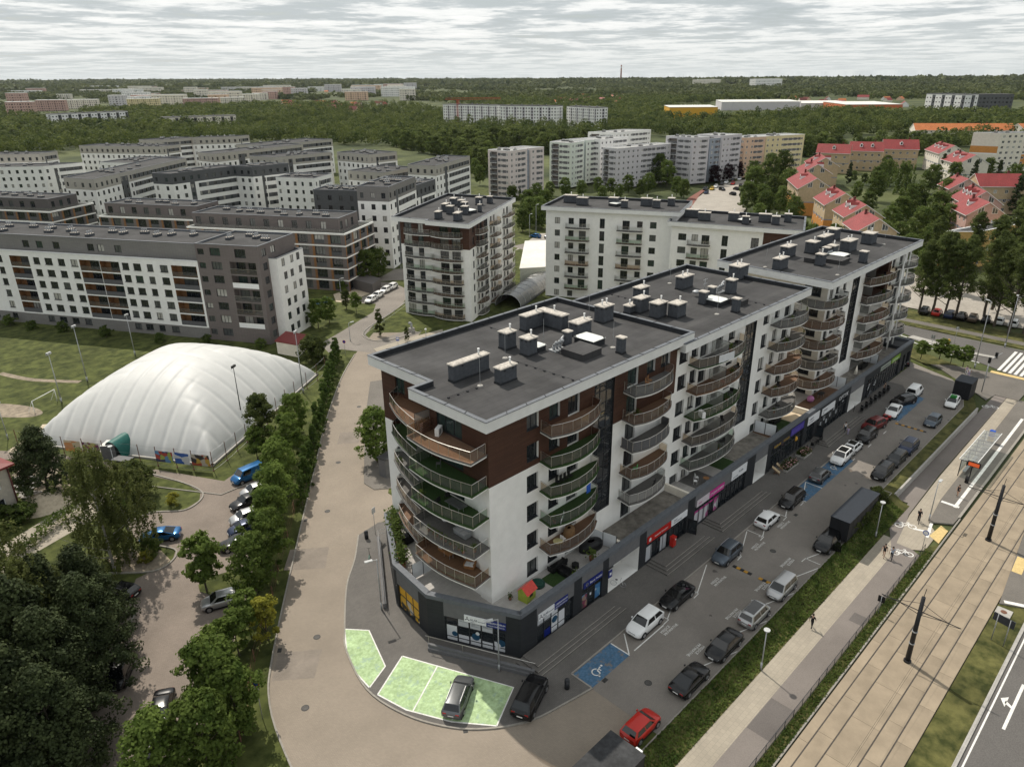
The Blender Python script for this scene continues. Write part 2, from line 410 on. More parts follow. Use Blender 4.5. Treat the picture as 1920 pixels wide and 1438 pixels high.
def strip(name,pts,w,z,m,parent=None,kind='structure',thick=0.0):
 """a band of width w along a polyline (painted line, kerb)"""
 mb = MB()
 def nrm(a,b):
  L = hypot(b[0] - a[0],b[1] - a[1]) or 1; return (-(b[1] - a[1]) / L * w / 2,(b[0] - a[0]) / L * w / 2)
 lf,rt = [],[]
 for i,p in enumerate(pts):
  ns = []
  if i > 0: ns.append(nrm(pts[i - 1],p))
  if i < len(pts) - 1: ns.append(nrm(p,pts[i + 1]))
  nx,ny = sum(n[0] for n in ns) / len(ns),sum(n[1] for n in ns) / len(ns)
  k = (w / 2) / max(.3 * w,hypot(nx,ny)); nx *= k; ny *= k
  lf.append((p[0] + nx,p[1] + ny)); rt.append((p[0] - nx,p[1] - ny))
 for i in range(len(pts) - 1):
  a,b,c,d = rt[i],rt[i + 1],lf[i + 1],lf[i]
  mb.quad((*a,z),(*b,z),(*c,z),(*d,z))
  if thick:
   mb.quad((*a,z - thick),(*b,z - thick),(*b,z),(*a,z)); mb.quad((*c,z - thick),(*d,z - thick),(*d,z),(*c,z))
 if thick:
  mb.quad((*lf[0],z - thick),(*rt[0],z - thick),(*rt[0],z),(*lf[0],z))
  mb.quad((*rt[-1],z - thick),(*lf[-1],z - thick),(*lf[-1],z),(*rt[-1],z))
 return build(name,mb,m,parent,kind=kind if parent is None else None)
def smooth_line(pts,n=5):
 out = []
 P = [pts[0]] + list(pts) + [pts[-1]]
 for i in range(1,len(P) - 2):
  for k in range(n):
   t = k / n; a,b,c,d = P[i - 1],P[i],P[i + 1],P[i + 2]
   out.append(tuple(.5 * ((2 * b[j]) + (-a[j] + c[j]) * t + (2 * a[j] - 5 * b[j] + 4 * c[j] - d[j]) * t * t + (-a[j] + 3 * b[j] - 3 * c[j] + d[j]) * t ** 3) for j in (0,1)))
 out.append(pts[-1]); return out
def far_land():
 mb = MB(); rows = []
 R = [0,150,400,900,1500,2200,3000,3800,4600,5600,7000,9500]
 for r in R:
  row = []
  for k in range(73):
   a = RAD(-60 + 210 * k / 72)
   z = -0.9
   if r > 900: z += (r - 900) / 5000 * 6 * (1 + mnoise.noise((cos(a) * 4,sin(a) * 4,1)))
   if r > 4000:
    lift = max(0.0,min(1.0,(math.degrees(a) - 5) / 70)); z += (r - 4000) / 3000 * (-40 + 62 * lift)
   row.append((r * cos(a),r * sin(a),z))
  rows.append(row)
 mb.grid(rows,0,True)
 return build('terrain',mb,[LAND],kind='structure')
far_land()
sheet('terrain',[(9000 * cos(RAD(a)),9000 * sin(RAD(a))) for a in range(150,301,10)] + [(0,0)],-.9,LAND)
PLAT = [(-150,23.2),(92,23.2),(130,23.1),(136.4,25.0),(141.5,29.6),(145,36.6),(153,50),(172,82),(250,215),(250,420),(-80,420),(-150,200)]
sheet('ground',PLAT,0.0,GRASS,thick=.88)
road_l = smooth_line([(13.0,20),(15.6,35),(16.7,42.5),(18.6,49.6),(22.1,55.4),(33.3,70.3),(43.6,83.7),(53.1,96.1),(64.8,109.8),(73.6,118.6)])
road_r = smooth_line([(39.9,30.4),(36.9,31.0),(33.7,31.8),(30.8,33.5),(28.3,36.1),(26.3,40.1),(25.6,44.9),(27.0,50.3),(28.5,52.9),(32.4,58.5),(35.7,61.9),(38.7,65.6)])
sheet('road',[(39.9,25.4),(13.0,23.4)] + road_l[3:] + [(84,127),(91,120),(80,108),(62,88),(47,71),(47,66),(41,66)] + list(reversed(road_r)),.008,PAVE)
strip('kerb',road_l,.16,.13,KERB,thick=.13)
strip('kerb',road_r,.16,.13,KERB,thick=.13)
lot = [(39.9,23.25),(130,23.25),(136,25.4),(140.6,29.8),(143.9,36.9),(150.5,48),(146,50),(143,44.5),(141,37.4),(39.9,37.4)]
sheet('car_park',lot,.014,PAVEL)
plaza = [(39.9,32.9),(128,32.9),(131.5,35),(131.5,38),(50,38),(50,60),(42,66.1)] + list(reversed(road_r))
sheet('footway',plaza,.11,PLAZA,thick=.1,side=KERB)
strip('kerb',[(39.9,32.85),(128,32.85)],.15,.125,KERB,thick=.12)
strip('kerb',[(39.9,32.85),(39.9,30.5)],.15,.125,KERB,thick=.12)
isl = [(48.6,71.2),(46.2,73.0),(46.2,75.4),(57,91),(67.5,104.5),(71,103),(60,87)]
sheet('footway',isl,.11,SIDEW,thick=.1,side=KERB)
sheet('lawn',[(52,74),(62,88),(80,108),(92,112),(60,70)],.03,GRASS)
def steps(x0,x1,n=3,d=.42,y=37.4,h0=.11):
 mb = MB()
 for k in range(n):
  o = (n - k) * d; z1 = h0 + .12 * (k + 1)
  mb.box(x0 - o + .9 if k >= 0 else x0,y - 1.6 - o,h0 - .05 if k == 0 else h0 + .12 * k,x1 + o - .9,y - .02,z1,0,0)
 for k in range(n):
  o = (n - k) * d; z1 = h0 + .12 * (k + 1) + .004
  mb.box(x0 - o + .9,y - 1.6 - o - .004,z1 - .05,x1 + o - .9,y - 1.6 - o + .055,z1,1)
 return build('shop_steps',mb,[PLAZA,KERB],kind='structure')
steps(37.6,50.2); steps(58.4,67.6); steps(70,81.6); steps(100,113)
def bay(name,pts,m,z=.022,w=.13,lines=None):
 o = sheet(name,pts,z,m)
 for ln in (lines or []): strip('line',ln,w,z + .005,ROADW,parent=o)
 return o
gb = [(28.5,52.9),(30.1,51.0),(28.4,45.9),(25.85,44.8),(26.0,47.2),(26.9,50.1)]
bay('green_parking_bay',gb,GREENP,.118,lines=[gb[:4],[gb[0],gb[5],gb[4],gb[3]]])
gc = [(30.3,45.8),(35.0,35.5),(31.0,33.55),(28.6,36.6),(26.65,40.4),(25.9,43.6)]
bay('green_parking_bay',gc,GREENP,.118,lines=[gc[:3],[gc[2],gc[3],gc[4],gc[5]],[gc[5],gc[0]],[(31.8,42.4),(27.0,39.9)],[(33.3,39.1),(28.7,36.7)]])
bay('blue_parking_bay',[(40.0,32.75),(45.6,32.75),(45.6,30.45),(40.0,30.45)],BLUEP,lines=[[(45.6,32.7),(45.6,30.45)]])
bay('blue_parking_bay',[(83.3,32.75),(92.6,32.75),(92.6,30.4),(83.3,30.4)],BLUEP,lines=[[(83.3,32.7),(83.3,30.4)],[(88,32.7),(88,30.4)]])
bay('blue_parking_bay',[(92.7,32.75),(98.4,32.75),(98.4,30.4),(92.7,30.4)],BLUEP)
bay('blue_parking_bay',[(116.2,32.75),(128.4,32.75),(128.4,30.4),(116.2,30.4)],BLUEP)
def chair_symbol(x,y,s,z=.03):
 """wheelchair user pictogram, seen the right way up from the driving lane"""
 mb = MB()
 def T(a,b): return (x + b * s,y - a * s)
 def bar(p,q,w):
  p,q = T(*p),T(*q); L = hypot(q[0] - p[0],q[1] - p[1]); nx,ny = -(q[1] - p[1]) / L * w * s / 2,(q[0] - p[0]) / L * w * s / 2
  mb.quad((p[0] + nx,p[1] + ny,z),(p[0] - nx,p[1] - ny,z),(q[0] - nx,q[1] - ny,z),(q[0] + nx,q[1] + ny,z))
 bar((-.15,.62),(-.02,.02),.13); bar((-.02,.02),(.32,.02),.13); bar((.32,.02),(.5,-.42),.13); bar((.5,-.42),(.66,-.36),.12); bar((-.1,.3),(.24,.3),.1)
 mb.poly([(*T(-.17 + .12 * cos(t * pi / 6),.82 + .12 * sin(t * pi / 6)),z) for t in range(12)])
 pts = [(.02 + .42 * cos(RAD(a)),-.2 + .42 * sin(RAD(a))) for a in range(125,385,20)]
 for a,b in zip(pts,pts[1:]): bar(a,b,.12)
 return build('wheelchair_symbol',mb,ROADW,kind='structure')
chair_symbol(41.9,31.4,.95); chair_symbol(84.9,31.6,.95); chair_symbol(94.6,31.6,.9)
def zig(x0,x1,ya,yb,z=.02):
 strip('parking_line',[(x0 - 1.4,ya),(x0 + 5.6,yb)],.1,z,ROADW); strip('parking_line',[(x0,ya),(x0,yb),(x0 - .9,yb)],.1,z + .003,ROADW)
for x in (52.3,57.9,67.0,72.3,78.2,82.9):
 strip('parking_line',[(x,33.0 - .25),(x + .05,30.6),(x - .9,30.55)],.10,.02,ROADW)
 strip('parking_line',[(x + .1,30.75),(x + 5.0,32.6)],.10,.024,ROADW)
strip('parking_line',[(46.4,30.5),(51.3,30.5)],.12,.02,ROADW); strip('parking_line',[(45.7,30.6),(47.6,32.6)],.12,.02,ROADW)
for x in (48.2,54.1,60.1,66.0,71.8):
 strip('parking_line',[(x,23.5),(x - .05,25.2),(x - .9,25.25)],.10,.02,ROADW)
 strip('parking_line',[(x + .1,25.1),(x + 5.0,23.4)],.10,.024,ROADW)
for x in range(98,128,6): strip('parking_line',[(x,30.5),(x + 1.2,30.5)],.1,.02,ROADW)
NUMS = []
for k,(x,y) in enumerate(((50.2,29.9),(60.3,30.3),(69.2,30.3),(75.4,30.2))):
 NUMS.append(letters('MIEJSCE\nPRYWATNE',.42,ROADW,None,(x,y,.02),(0,0,0),'bay_lettering',.0005))
for k,(x,y) in enumerate(((50.4,26.2),(57.5,26.2),(63.6,26.2),(69.4,26.2))):
 NUMS.append(letters('MIEJSCE\nPRYWATNE',.42,ROADW,None,(x + 1.2,y,.02),(0,0,pi),'bay_lettering',.0005))
for t,x,y in (('29',51.7,31.4),('28',58.1,30.7),('26',66.9,30.5),('25',72.4,30.6)):
 NUMS.append(letters(t,.6,ROADW,None,(x,y,.02),(0,0,RAD(90)),'bay_number',.0005))
for o in NUMS: o['kind'] = 'structure'
mb = MB(); rows = []
for j in range(9):
 t = j / 8; row = []
 for i in range(0,100):
  x = -20 + i * 1.14
  w = 1.0
  y = 23.25 - 2.35 * t; z = .16 * sin(pi * min(1,t * 2.2)) * (t < .46) - .8 * (t * t * (3 - 2 * t)) + .05 * mnoise.noise((x * .8,y * .8,0)) * sin(pi * t)
  row.append((x,y,z + .02))
 rows.append(row)
mb.grid(rows,0,True); build('grass_bank',mb,[GRASSD],kind='structure')
mb = MB(); mb.box(93,22.75,LO - .1,129.8,23.0,.18); build('retaining_wall',mb,[CONC],label='long low concrete retaining wall between the car park and the tram stop path',cat='wall')
sheet('lawn',[(92,23.02),(129.8,23.02),(135.6,25.2),(134.6,26.3),(129,24.7),(92,24.5)],.06,GRASSD,thick=.06)
strip('kerb',[(20,23.32),(93,23.32),(93,24.55),(129,24.75),(134.8,26.4)],.13,.1,KERB,thick=.1)
sheet('path',[(-20,20.95),(84,20.95),(84,18.75),(-20,18.75)],LO,PATHL)
sheet('cycle_path',[(-20,18.75),(80.5,18.75),(83.4,18.9),(83.2,17.4),(82.6,16.4),(-20,16.4)],LO + .004,ASPHB)
sheet('cycle_path',[(80.5,18.74),(86,20.95),(93.5,21.3),(93.5,22.74),(148,22.74),(148,21.0),(104,20.75),(90.8,20.3),(83.4,18.9)],LO + .008,ASPHB)
sheet('path',[(83.2,17.4),(83.3,19.2),(90.8,20.2),(104,20.6),(140,20.9),(140,19.1),(97,18.5),(90.4,17.8),(88.5,16.3),(84,16.3)],LO + .012,PATHL)
sheet('tram_stop',[(90.5,17.9),(97,18.5),(140,19.2),(140,15.6),(97,15.4),(92,15.6)],LO + .19,SIDEW,thick=.18,side=KERB)
strip('platform_edge',[(96.6,18.3),(96.6,16.2)],.5,LO + .2,ROADW); strip('platform_edge',[(96.2,16.6),(132,16.9)],.4,LO + .197,ROADW)
strip('platform_edge',[(94,15.5),(140,15.7)],.3,LO + .202,KERB)
strip('parking_line',[(87.8,18.8),(88.5,17.0)],.35,LO + .02,ROADW); strip('parking_line',[(87.0,17.0),(90.6,17.6)],.35,LO + .024,ROADW)
TACT = mat('tactile_paving_yellow',(.56,.42,.19),.9,.12,4)
sheet('tactile_paving',[(86.6,15.6),(87.6,16.9),(90.9,16.6),(90.2,15.6)],LO + .02,TACT)
sheet('lawn',[(-20,16.35),(81.5,16.4),(84.5,16.4),(87,15.35),(-20,15.2)],LO + .02,GRASSD)
strip('kerb',[(-20,15.15),(94,15.35)],.16,LO + .1,KERB,thick=.1)
trk = sheet('tram_track',[(-20,7.7),(160,7.7),(160,15.1),(-20,15.1)],LO - .03,mat('track_bed',(.10,.085,.065),.95,.2,3))
lanes = [(7.75,9.0),(9.12,10.33),(10.45,12.75),(12.87,14.15),(14.27,15.06)]
SL = 5.4
for li,(ya,yb) in enumerate(lanes):
 def mk(ya=ya,yb=yb):
  m_ = MB(); m_.box(.012,ya,-.05,SL - .012,yb,.035,0,bottom=False); return m_.mesh('concrete_slab',[TRAMC])
 me = cached(('slab',li),mk)
 for i in range(-2,26): put('concrete_slab',me,trk,(i * SL + (li % 2) * 1.8,0,LO))
RAIL = mat('worn_steel_rail',(.075,.065,.055),.45,.2,5,metal=.3)
for y in (9.06,10.39,12.81,14.21):
 m_ = MB(); m_.box(-20,y - .055,LO - .02,160,y + .055,LO + .03); build('rail',m_,[RAIL],trk)
sheet('lawn',[(-20,7.7),(79.3,7.65),(80.5,5.3),(80.4,5.0),(-20,4.9)],LO + .02,GRASSD)
sheet('road',[(-20,4.9),(79,4.9),(150,4.9),(170,18),(170,-40),(-20,-40)],LO,ASPH)
strip('kerb',[(-20,4.8),(79,4.9),(150,5.2)],.3,LO + .1,CONC,thick=.1)
sheet('tram_stop',[(79.4,7.6),(97,9.0),(140,9.2),(140,5.4),(80.6,5.3)],LO + .16,SIDEW,thick=.15,side=KERB)
strip('parking_line',[(80.0,7.3),(80.8,5.4)],.5,LO + .166,ROADW); sheet('tactile_paving',[(86.4,8.1),(90.0,8.3),(90.0,7.3),(86.4,7.1)],LO + .168,TACT)
strip('lane_line',[(-20,4.3),(150,4.5)],.14,LO + .006,ROADW)
for x in range(30,140,8): strip('lane_line',[(x,1.3),(x + 3,1.3)],.14,LO + .006,ROADW)
mb = MB(); z = LO + .008
mb.quad((61.6,2.9,z),(68.5,2.9,z),(68.5,3.15,z),(61.6,3.15,z)); mb.poly([(64.6,3.15,z),(64.9,3.15,z),(65.3,3.7,z),(64.9,3.7,z)]); mb.poly([(64.4,3.6,z),(65.9,3.6,z),(65.3,4.1,z)])
build('road_arrow',mb,ROADW,kind='structure')
cs = [(150,5),(150.3,19),(154.5,27),(163.5,45.7),(178,74),(186,70),(169.5,47.6),(169.0,37.0),(168.6,20),(170,5)]
sheet('road',cs,LO + .004,ASPH)
sheet('footway',[(136.5,23.2),(141,27.5),(146.5,33),(153.5,46),(155.5,45),(150,33),(151.3,23),(150,19),(140,19.2),(140,22.7)],LO + .1,SIDEW,thick=.1,side=KERB)
sheet('lawn',[(147.2,36),(153,46.5),(160,58),(163.0,56),(155,41.5),(150.8,31.5)],LO + .12,GRASSD,thick=.1)
sheet('traffic_island',[(161,44),(163.2,43.5),(160.6,30),(160.9,27.2),(159.7,27.2),(159.3,30)],LO + .12,CONC,thick=.1,side=KERB)
for pts in ([(165,52),(161.5,45),(158.2,30.5)],[(159.8,44.6),(156.2,34),(155.2,29)],[(170,60),(164.6,49)]): strip('lane_line',pts,.35,LO + .012,ROADW)
for k in range(12):
 y0 = 25.6 - k * .92; x0 = 153.4 - k * .12
 sheet('crossing_stripe',[(x0,y0),(x0 + 13.5,y0 + .1),(x0 + 13.5,y0 - .42),(x0,y0 - .5)],LO + .014,ROADW)
sheet('tactile_paving',[(150.9,26.2),(152.2,26.2),(152.0,19.6),(150.9,19.6)],LO + .11,TACT)
REDA = mat('red_cycle_crossing',(.30,.05,.04),.9,.15,6)
sheet('cycle_crossing',[(152.8,14.6),(167,14.6),(167,11.8),(152.8,11.8)],LO + .014,REDA)
sheet('lawn',[(169.3,62),(187,68),(182,50),(180,38),(179.5,15),(169.4,15),(169.6,38)],LO + .08,GRASSD,thick=.08)
sheet('path',[(172.2,62),(174.8,62),(174.3,40),(173.9,15),(171.6,15),(172,40)],LO + .084,SIDEW)
LOTR = mat('light_gravel_lot',(.34,.31,.27),.95,.14,2,.3,20,wear=(.2,.12))
sheet('car_park',[(183.5,70),(214,90),(218,60),(212,10),(184.5,10),(183.6,38)],LO + .09,LOTR)
sheet('path',[(200,120),(212,120),(206,60),(200,60)],LO + .094,SANDM)
def manhole(x,y,z=.02,m=None): mb = MB(); mb.tube((x,y,z),(x,y,z + .006),.36,14); mb.tube((x,y,z),(x,y,z + .009),.27,12,1); build('manhole_cover',mb,[mat('cast_iron',(.05,.048,.045),.7,.2,5),mat('cast_iron_lid',(.075,.07,.065),.7,.2,5)],kind='structure')
for p in ((22.5,36),(26,54),(39,73),(47,83),(60,97),(44,27.2),(70.5,28.5),(96,28),(108,27),(20.6,47)): manhole(*p)
def drain(x,y,a,z=.016): mb = MB(); mb.box(-.3,-.2,0,.3,.2,.008); [mb.box(-.24 + k * .1,-.16,.006,-.2 + k * .1,.16,.011,1) for k in range(5)]; build('drain_grate',mb,[MATS['cast_iron'],BLACKP],kind='structure',loc=(x,y,z),rz=a)
for p in ((41.5,30.2,0),(79.5,30.0,0),(22.5,55.0,RAD(53)),(36,73.2,RAD(53)),(28.9,35.2,1),(104,26,0),(55,23.9,0)): drain(*p)
PATC = brick_mat('relaid_pavers',(.235,.20,.165),(.21,.18,.15),(.15,.13,.115),.22,.11,.008,rot=RAD(53),wear=.2,wscale=.4); PATA = mat('asphalt_patch',(.125,.112,.105),.95,.1,9,.3,60,wear=(.2,.15))
for pts in ([(20,52),(22.2,54.7),(25.5,52.2),(23,49.5)],[(29,66),(31.5,69),(35,66.2),(32.5,63)],[(21,33),(26,33),(26,29.8),(21,29.8)],[(50,88),(52.5,91),(55,89),(52.5,86)]): sheet('road_patch',pts,.0125,PATC)
for pts in ([(46.5,16.5),(51,16.5),(51,18.7),(46.5,18.7)],[(66,16.5),(67.6,16.5),(67.6,17.9),(66,17.9)]): sheet('road_patch',pts,LO + .0075,PATA)
OILM = mat('dark_oil_stain',(.095,.085,.078),.7,.3,5)
rs = random.Random(21)
for k in range(26):
 x,y,r_ = rs.uniform(42,126),rs.choice((31.6,24.8,28)) + rs.uniform(-.7,.7),rs.uniform(.1,.32); sheet('oil_stain',[(x + r_ * cos(i * .7) * rs.uniform(.6,1.2),y + r_ * sin(i * .7) * rs.uniform(.6,1.2)) for i in range(9)],.0165 + k * 1e-5,OILM)
lp = [G(*p) for p in ((130,1438),(210,1215),(250,1100),(320,1050),(325,1030),(258,1015),(240,975),(280,962),(340,955),(372,940),(375,925),(345,905),(270,893),(210,880),(90,862),(0,852),(-120,840),(-120,865),(0,872),(110,895),(240,880),(420,905),(470,875),(520,885),(505,960),(470,1060),(450,1150),(400,1280),(330,1438))]
sheet('car_park',[G(0,1560),G(120,1438),G(215,1190),G(255,1085),G(323,1052),G(330,1030),G(258,1018),G(238,978),G(282,960),G(345,956),G(374,938),G(376,922),G(345,906),G(270,889),G(250,873),G(420,902),G(462,872),G(530,885),G(505,975),G(470,1090),G(440,1200),G(390,1330),G(350,1438),G(320,1560)],.014,PAVER)
sheet('lane',[G(-60,838),G(0,845),G(90,850),G(200,866),G(262,872),G(282,886),G(270,893),G(235,890),G(135,868),G(60,862),G(-60,860)],.010,PAVER)
sheet('lane',[G(235,905),G(262,920),G(190,965),G(60,1040),G(-60,1130),G(-60,1070),G(0,1025),G(90,970)],.010,PATHL)
strip('kerb',smooth_line([G(235,985),G(282,962),G(345,957),G(376,938),G(378,922),G(345,906),G(283,889)]),.18,.14,KERB,thick=.14)
strip('kerb',smooth_line([G(205,1075),G(285,1072),G(322,1053),G(327,1030),G(262,1020)]),.18,.14,KERB,thick=.14)
strip('kerb',[G(120,1438),G(190,1265),G(255,1150)],.18,.14,KERB,thick=.14)
strip('kerb',[G(282,912),G(415,928),G(470,905)],.16,.12,KERB,thick=.12)
isl2 = [G(375,1110),G(372,1098),G(382,1086),G(420,1075),G(470,1062),G(470,1112),G(400,1118)]
sheet('lawn',isl2,.1,GRASS,thick=.09,side=KERB)
sheet('bare_ground',[G(235,1075),G(300,1070),G(320,1050),G(300,1030),G(240,1030),G(200,1050)],.02,DIRT)
sheet('bare_ground',[G(75,935),G(150,905),G(130,880),G(60,870),G(20,890)],.02,DIRT)
sheet('bare_ground',smooth_line([G(-40,765),G(0,757),G(60,763),G(80,775),G(45,783),G(-40,780)]),.02,DIRT)
strip('bare_ground',smooth_line([G(0,700),G(60,712),G(150,716)]),1.2,.02,DIRT)
strip('path',smooth_line([G(20,848),G(70,815),G(90,795)]),1.6,.024,SANDM)
sheet('road',[G(640,655),G(700,662),G(745,640),G(790,625),G(770,618),G(700,640),G(685,628),G(700,610),G(755,570),G(770,545),G(735,530),G(700,528),G(720,540),G(655,568),G(705,570),G(700,585),G(640,622),G(600,645),G(620,665)],.012,PAVEL)
strip('kerb',smooth_line([G(790,622),G(720,640),G(682,632),G(690,615),G(730,590),G(770,560)]),.2,.14,KERB,thick=.13)
sheet('car_park',[G(700,528),G(760,525),G(790,500),G(740,505)],.01,PAVEL)
sheet('footway',[G(700,655),G(760,636),G(830,618),G(830,632),G(760,650),G(715,668)],.1,PATHL,thick=.08)
sheet('playground_mat',[G(588,568),G(612,557),G(625,562),G(600,574)],.05,mat('blue_rubber_mat',(.03,.14,.36),.8,.12,3))
sheet('bare_ground',[G(625,552),G(680,535),G(700,548),G(650,568),G(630,566)],.02,SANDM)
sheet('road',[G(1290,385),G(1320,362),G(1335,352),G(1370,342),G(1420,333),G(1420,341),G(1392,352),G(1385,366),G(1398,392),G(1380,420),G(1310,420)],-.88 + .9,LOTR)
sheet('footway',[G(1285,405),G(1312,366),G(1325,355),G(1318,355),G(1290,372),G(1262,410)],.05,mat('red_pavers',(.20,.085,.065),.9,.15,5))
sheet('car_park',[G(965,470),G(1010,438),G(1120,436),G(1110,460),G(990,462)],.012,LOTR)
sheet('road',[G(960,462),G(1060,440),G(1110,438),G(1110,448),G(985,470)],.016,PAVEL)
# ================================================================ THE LONG APARTMENT BUILDING OVER ITS SHOPS
def inset(pts,d):
 n = len(pts); out = []
 for i in range(n):
  p0,p1,p2 = pts[i - 1],pts[i],pts[(i + 1) % n]
  def dirn(a,b):
   L = hypot(b[0] - a[0],b[1] - a[1]); return ((b[0] - a[0]) / L,(b[1] - a[1]) / L)
  d1,d2 = dirn(p0,p1),dirn(p1,p2)
  n1,n2 = (-d1[1],d1[0]),(-d2[1],d2[0])
  k = 1 + n1[0] * n2[0] + n1[1] * n2[1]
  out.append((p1[0] + (n1[0] + n2[0]) * d / k,p1[1] + (n1[1] + n2[1]) * d / k))
 return out
def roof_parts(parent,pts,ztop,fh=1.1,surf=.6,pw=.34,fascia=FASCIA,felt=FELT,capm=CAPM,joints=2.4):
 """flat roof: deep edge band, felt surface sunk behind an upstand with metal coping in lengths"""
 mb = MB(); zs = ztop - surf; inn = inset(pts,pw); n = len(pts)
 mb.poly([(*p,ztop - fh) for p in reversed(pts)])
 for i in range(n):
  a,b = pts[i],pts[(i + 1) % n]
  mb.quad((*a,ztop - fh),(*b,ztop - fh),(*b,ztop - .05),(*a,ztop - .05))
 build('roof_edge',mb,[fascia],parent)
 mb = MB(); mb.poly([(*p,zs) for p in inn])
 build('roof',mb,[felt],parent)
 mb = MB(); o2 = inset(pts,-.05); i2 = inset(pts,pw + .03)
 for i in range(n):
  a,b,c,d = inn[(i + 1) % n],inn[i],(*inn[i],0),(*inn[(i + 1) % n],0)
  mb.quad((*inn[(i + 1) % n],zs),(*inn[i],zs),(*inn[i],ztop - .03),(*inn[(i + 1) % n],ztop - .03),0)
 build('roof_upstand',mb,[FELTD],parent)
 for i in range(n):
  a,b,c,d = o2[i],o2[(i + 1) % n],i2[(i + 1) % n],i2[i]
  L = hypot(b[0] - a[0],b[1] - a[1]); k = max(1,int(L / joints)); mb = MB()
  for j in range(k):
   t0,t1 = j / k + .012 / L * (j > 0),(j + 1) / k - .012 / L * (j < k - 1)
   q = [(a[0] + (b[0] - a[0]) * t,a[1] + (b[1] - a[1]) * t) for t in (t0,t1)] + [(d[0] + (c[0] - d[0]) * t,d[1] + (c[1] - d[1]) * t) for t in (t1,t0)]
   mb.prism(q,ztop - .07,ztop,0)
   if j:
    s = [(a[0] + (b[0] - a[0]) * t,a[1] + (b[1] - a[1]) * t) for t in (t0 - .05 / L,t0 + .03 / L)] + [(d[0] + (c[0] - d[0]) * t,d[1] + (c[1] - d[1]) * t) for t in (t0 + .03 / L,t0 - .05 / L)]
    mb.prism(s,ztop,ztop + .03,1)
  build('coping',mb,[capm,FELTD],parent,kind='stuff')
def chimney(parent,x0,y0,x1,y1,z,h,pipes=1,rz=0.0,base=None):
 w,d = x1 - x0,y1 - y0
 mb = MB(); mb.box(-w / 2,-d / 2,0,w / 2,d / 2,h - .12); mb.box(-w / 2 - .05,-d / 2 - .05,0,w / 2 + .05,d / 2 + .05,.22,1)
 for s in (-.25,.25):
  if w > 1.0: mb.box(w * s - .12,-d / 2 - .012,h - .42,w * s + .12,-d / 2 + .02,h - .26,2)
  if d > 1.0: mb.box(-w / 2 - .012,d * s - .12,h - .42,-w / 2 + .02,d * s + .12,h - .26,2)
 o = build('chimney',mb,[CHIM,FELTD,BLACKP],parent,loc=((x0 + x1) / 2,(y0 + y1) / 2,z),rz=rz)
 mb = MB(); mb.box(-w / 2 - .1,-d / 2 - .1,h - .12,w / 2 + .1,d / 2 + .1,h); mb.box(-w / 2 + .06,-d / 2 + .06,h,w / 2 - .06,d / 2 - .06,h + .03)
 build('chimney_cap',mb,[CHCAP],o)
 for k in range(pipes):
  px = (w * (.28 if pipes == 1 else -.22 + .44 * k)); mb = MB()
  mb.tube((px,0,h),(px,0,h + .55),.085,8); mb.tube((px,0,h + .55),(px,0,h + .68),.12,8)
  build('flue_pipe',mb,[WHITEP],o)
 return o
def skylight(parent,x0,y0,x1,y1,z,h=.75,dome=True):
 mb = MB(); mb.box(x0,y0,z,x1,y1,z + h * .75)
 o = build('roof_hatch' if not dome else 'skylight',mb,[FELTD if dome else FELT],parent)
 if dome:
  mb = MB(); rows = []
  for j in range(7):
   v = j / 6; rows.append([(x0 - .06 + (x1 - x0 + .12) * i / 6,y0 - .06 + (y1 - y0 + .12) * v,z + h * .75 + .06 + .16 * (1 - (2 * v - 1) ** 4) * (1 - (i / 3 - 1) ** 4)) for i in range(7)])
  mb.grid(rows); mb.box(x0 - .07,y0 - .07,z + h * .75,x1 + .07,y1 + .07,z + h * .75 + .06)
  build('skylight_dome',mb,[SKYL],o)
 else:
  mb = MB(); mb.box(x0 - .06,y0 - .06,z + h * .75,x1 + .06,y1 + .06,z + h * .82); build('hatch_lid',mb,[FELT],o)
 return o
def resample(pts,step):
 d = [0]
 for a,b in zip(pts,pts[1:]): d.append(d[-1] + hypot(b[0] - a[0],b[1] - a[1]))
 n = max(1,round(d[-1] / step)); out = []; j = 0
 for k in range(n + 1):
  t = d[-1] * k / n
  while j < len(pts) - 2 and d[j + 1] < t: j += 1
  f = (t - d[j]) / (d[j + 1] - d[j]); out.append((pts[j][0] + (pts[j + 1][0] - pts[j][0]) * f,pts[j][1] + (pts[j + 1][1] - pts[j][1]) * f))
 return out
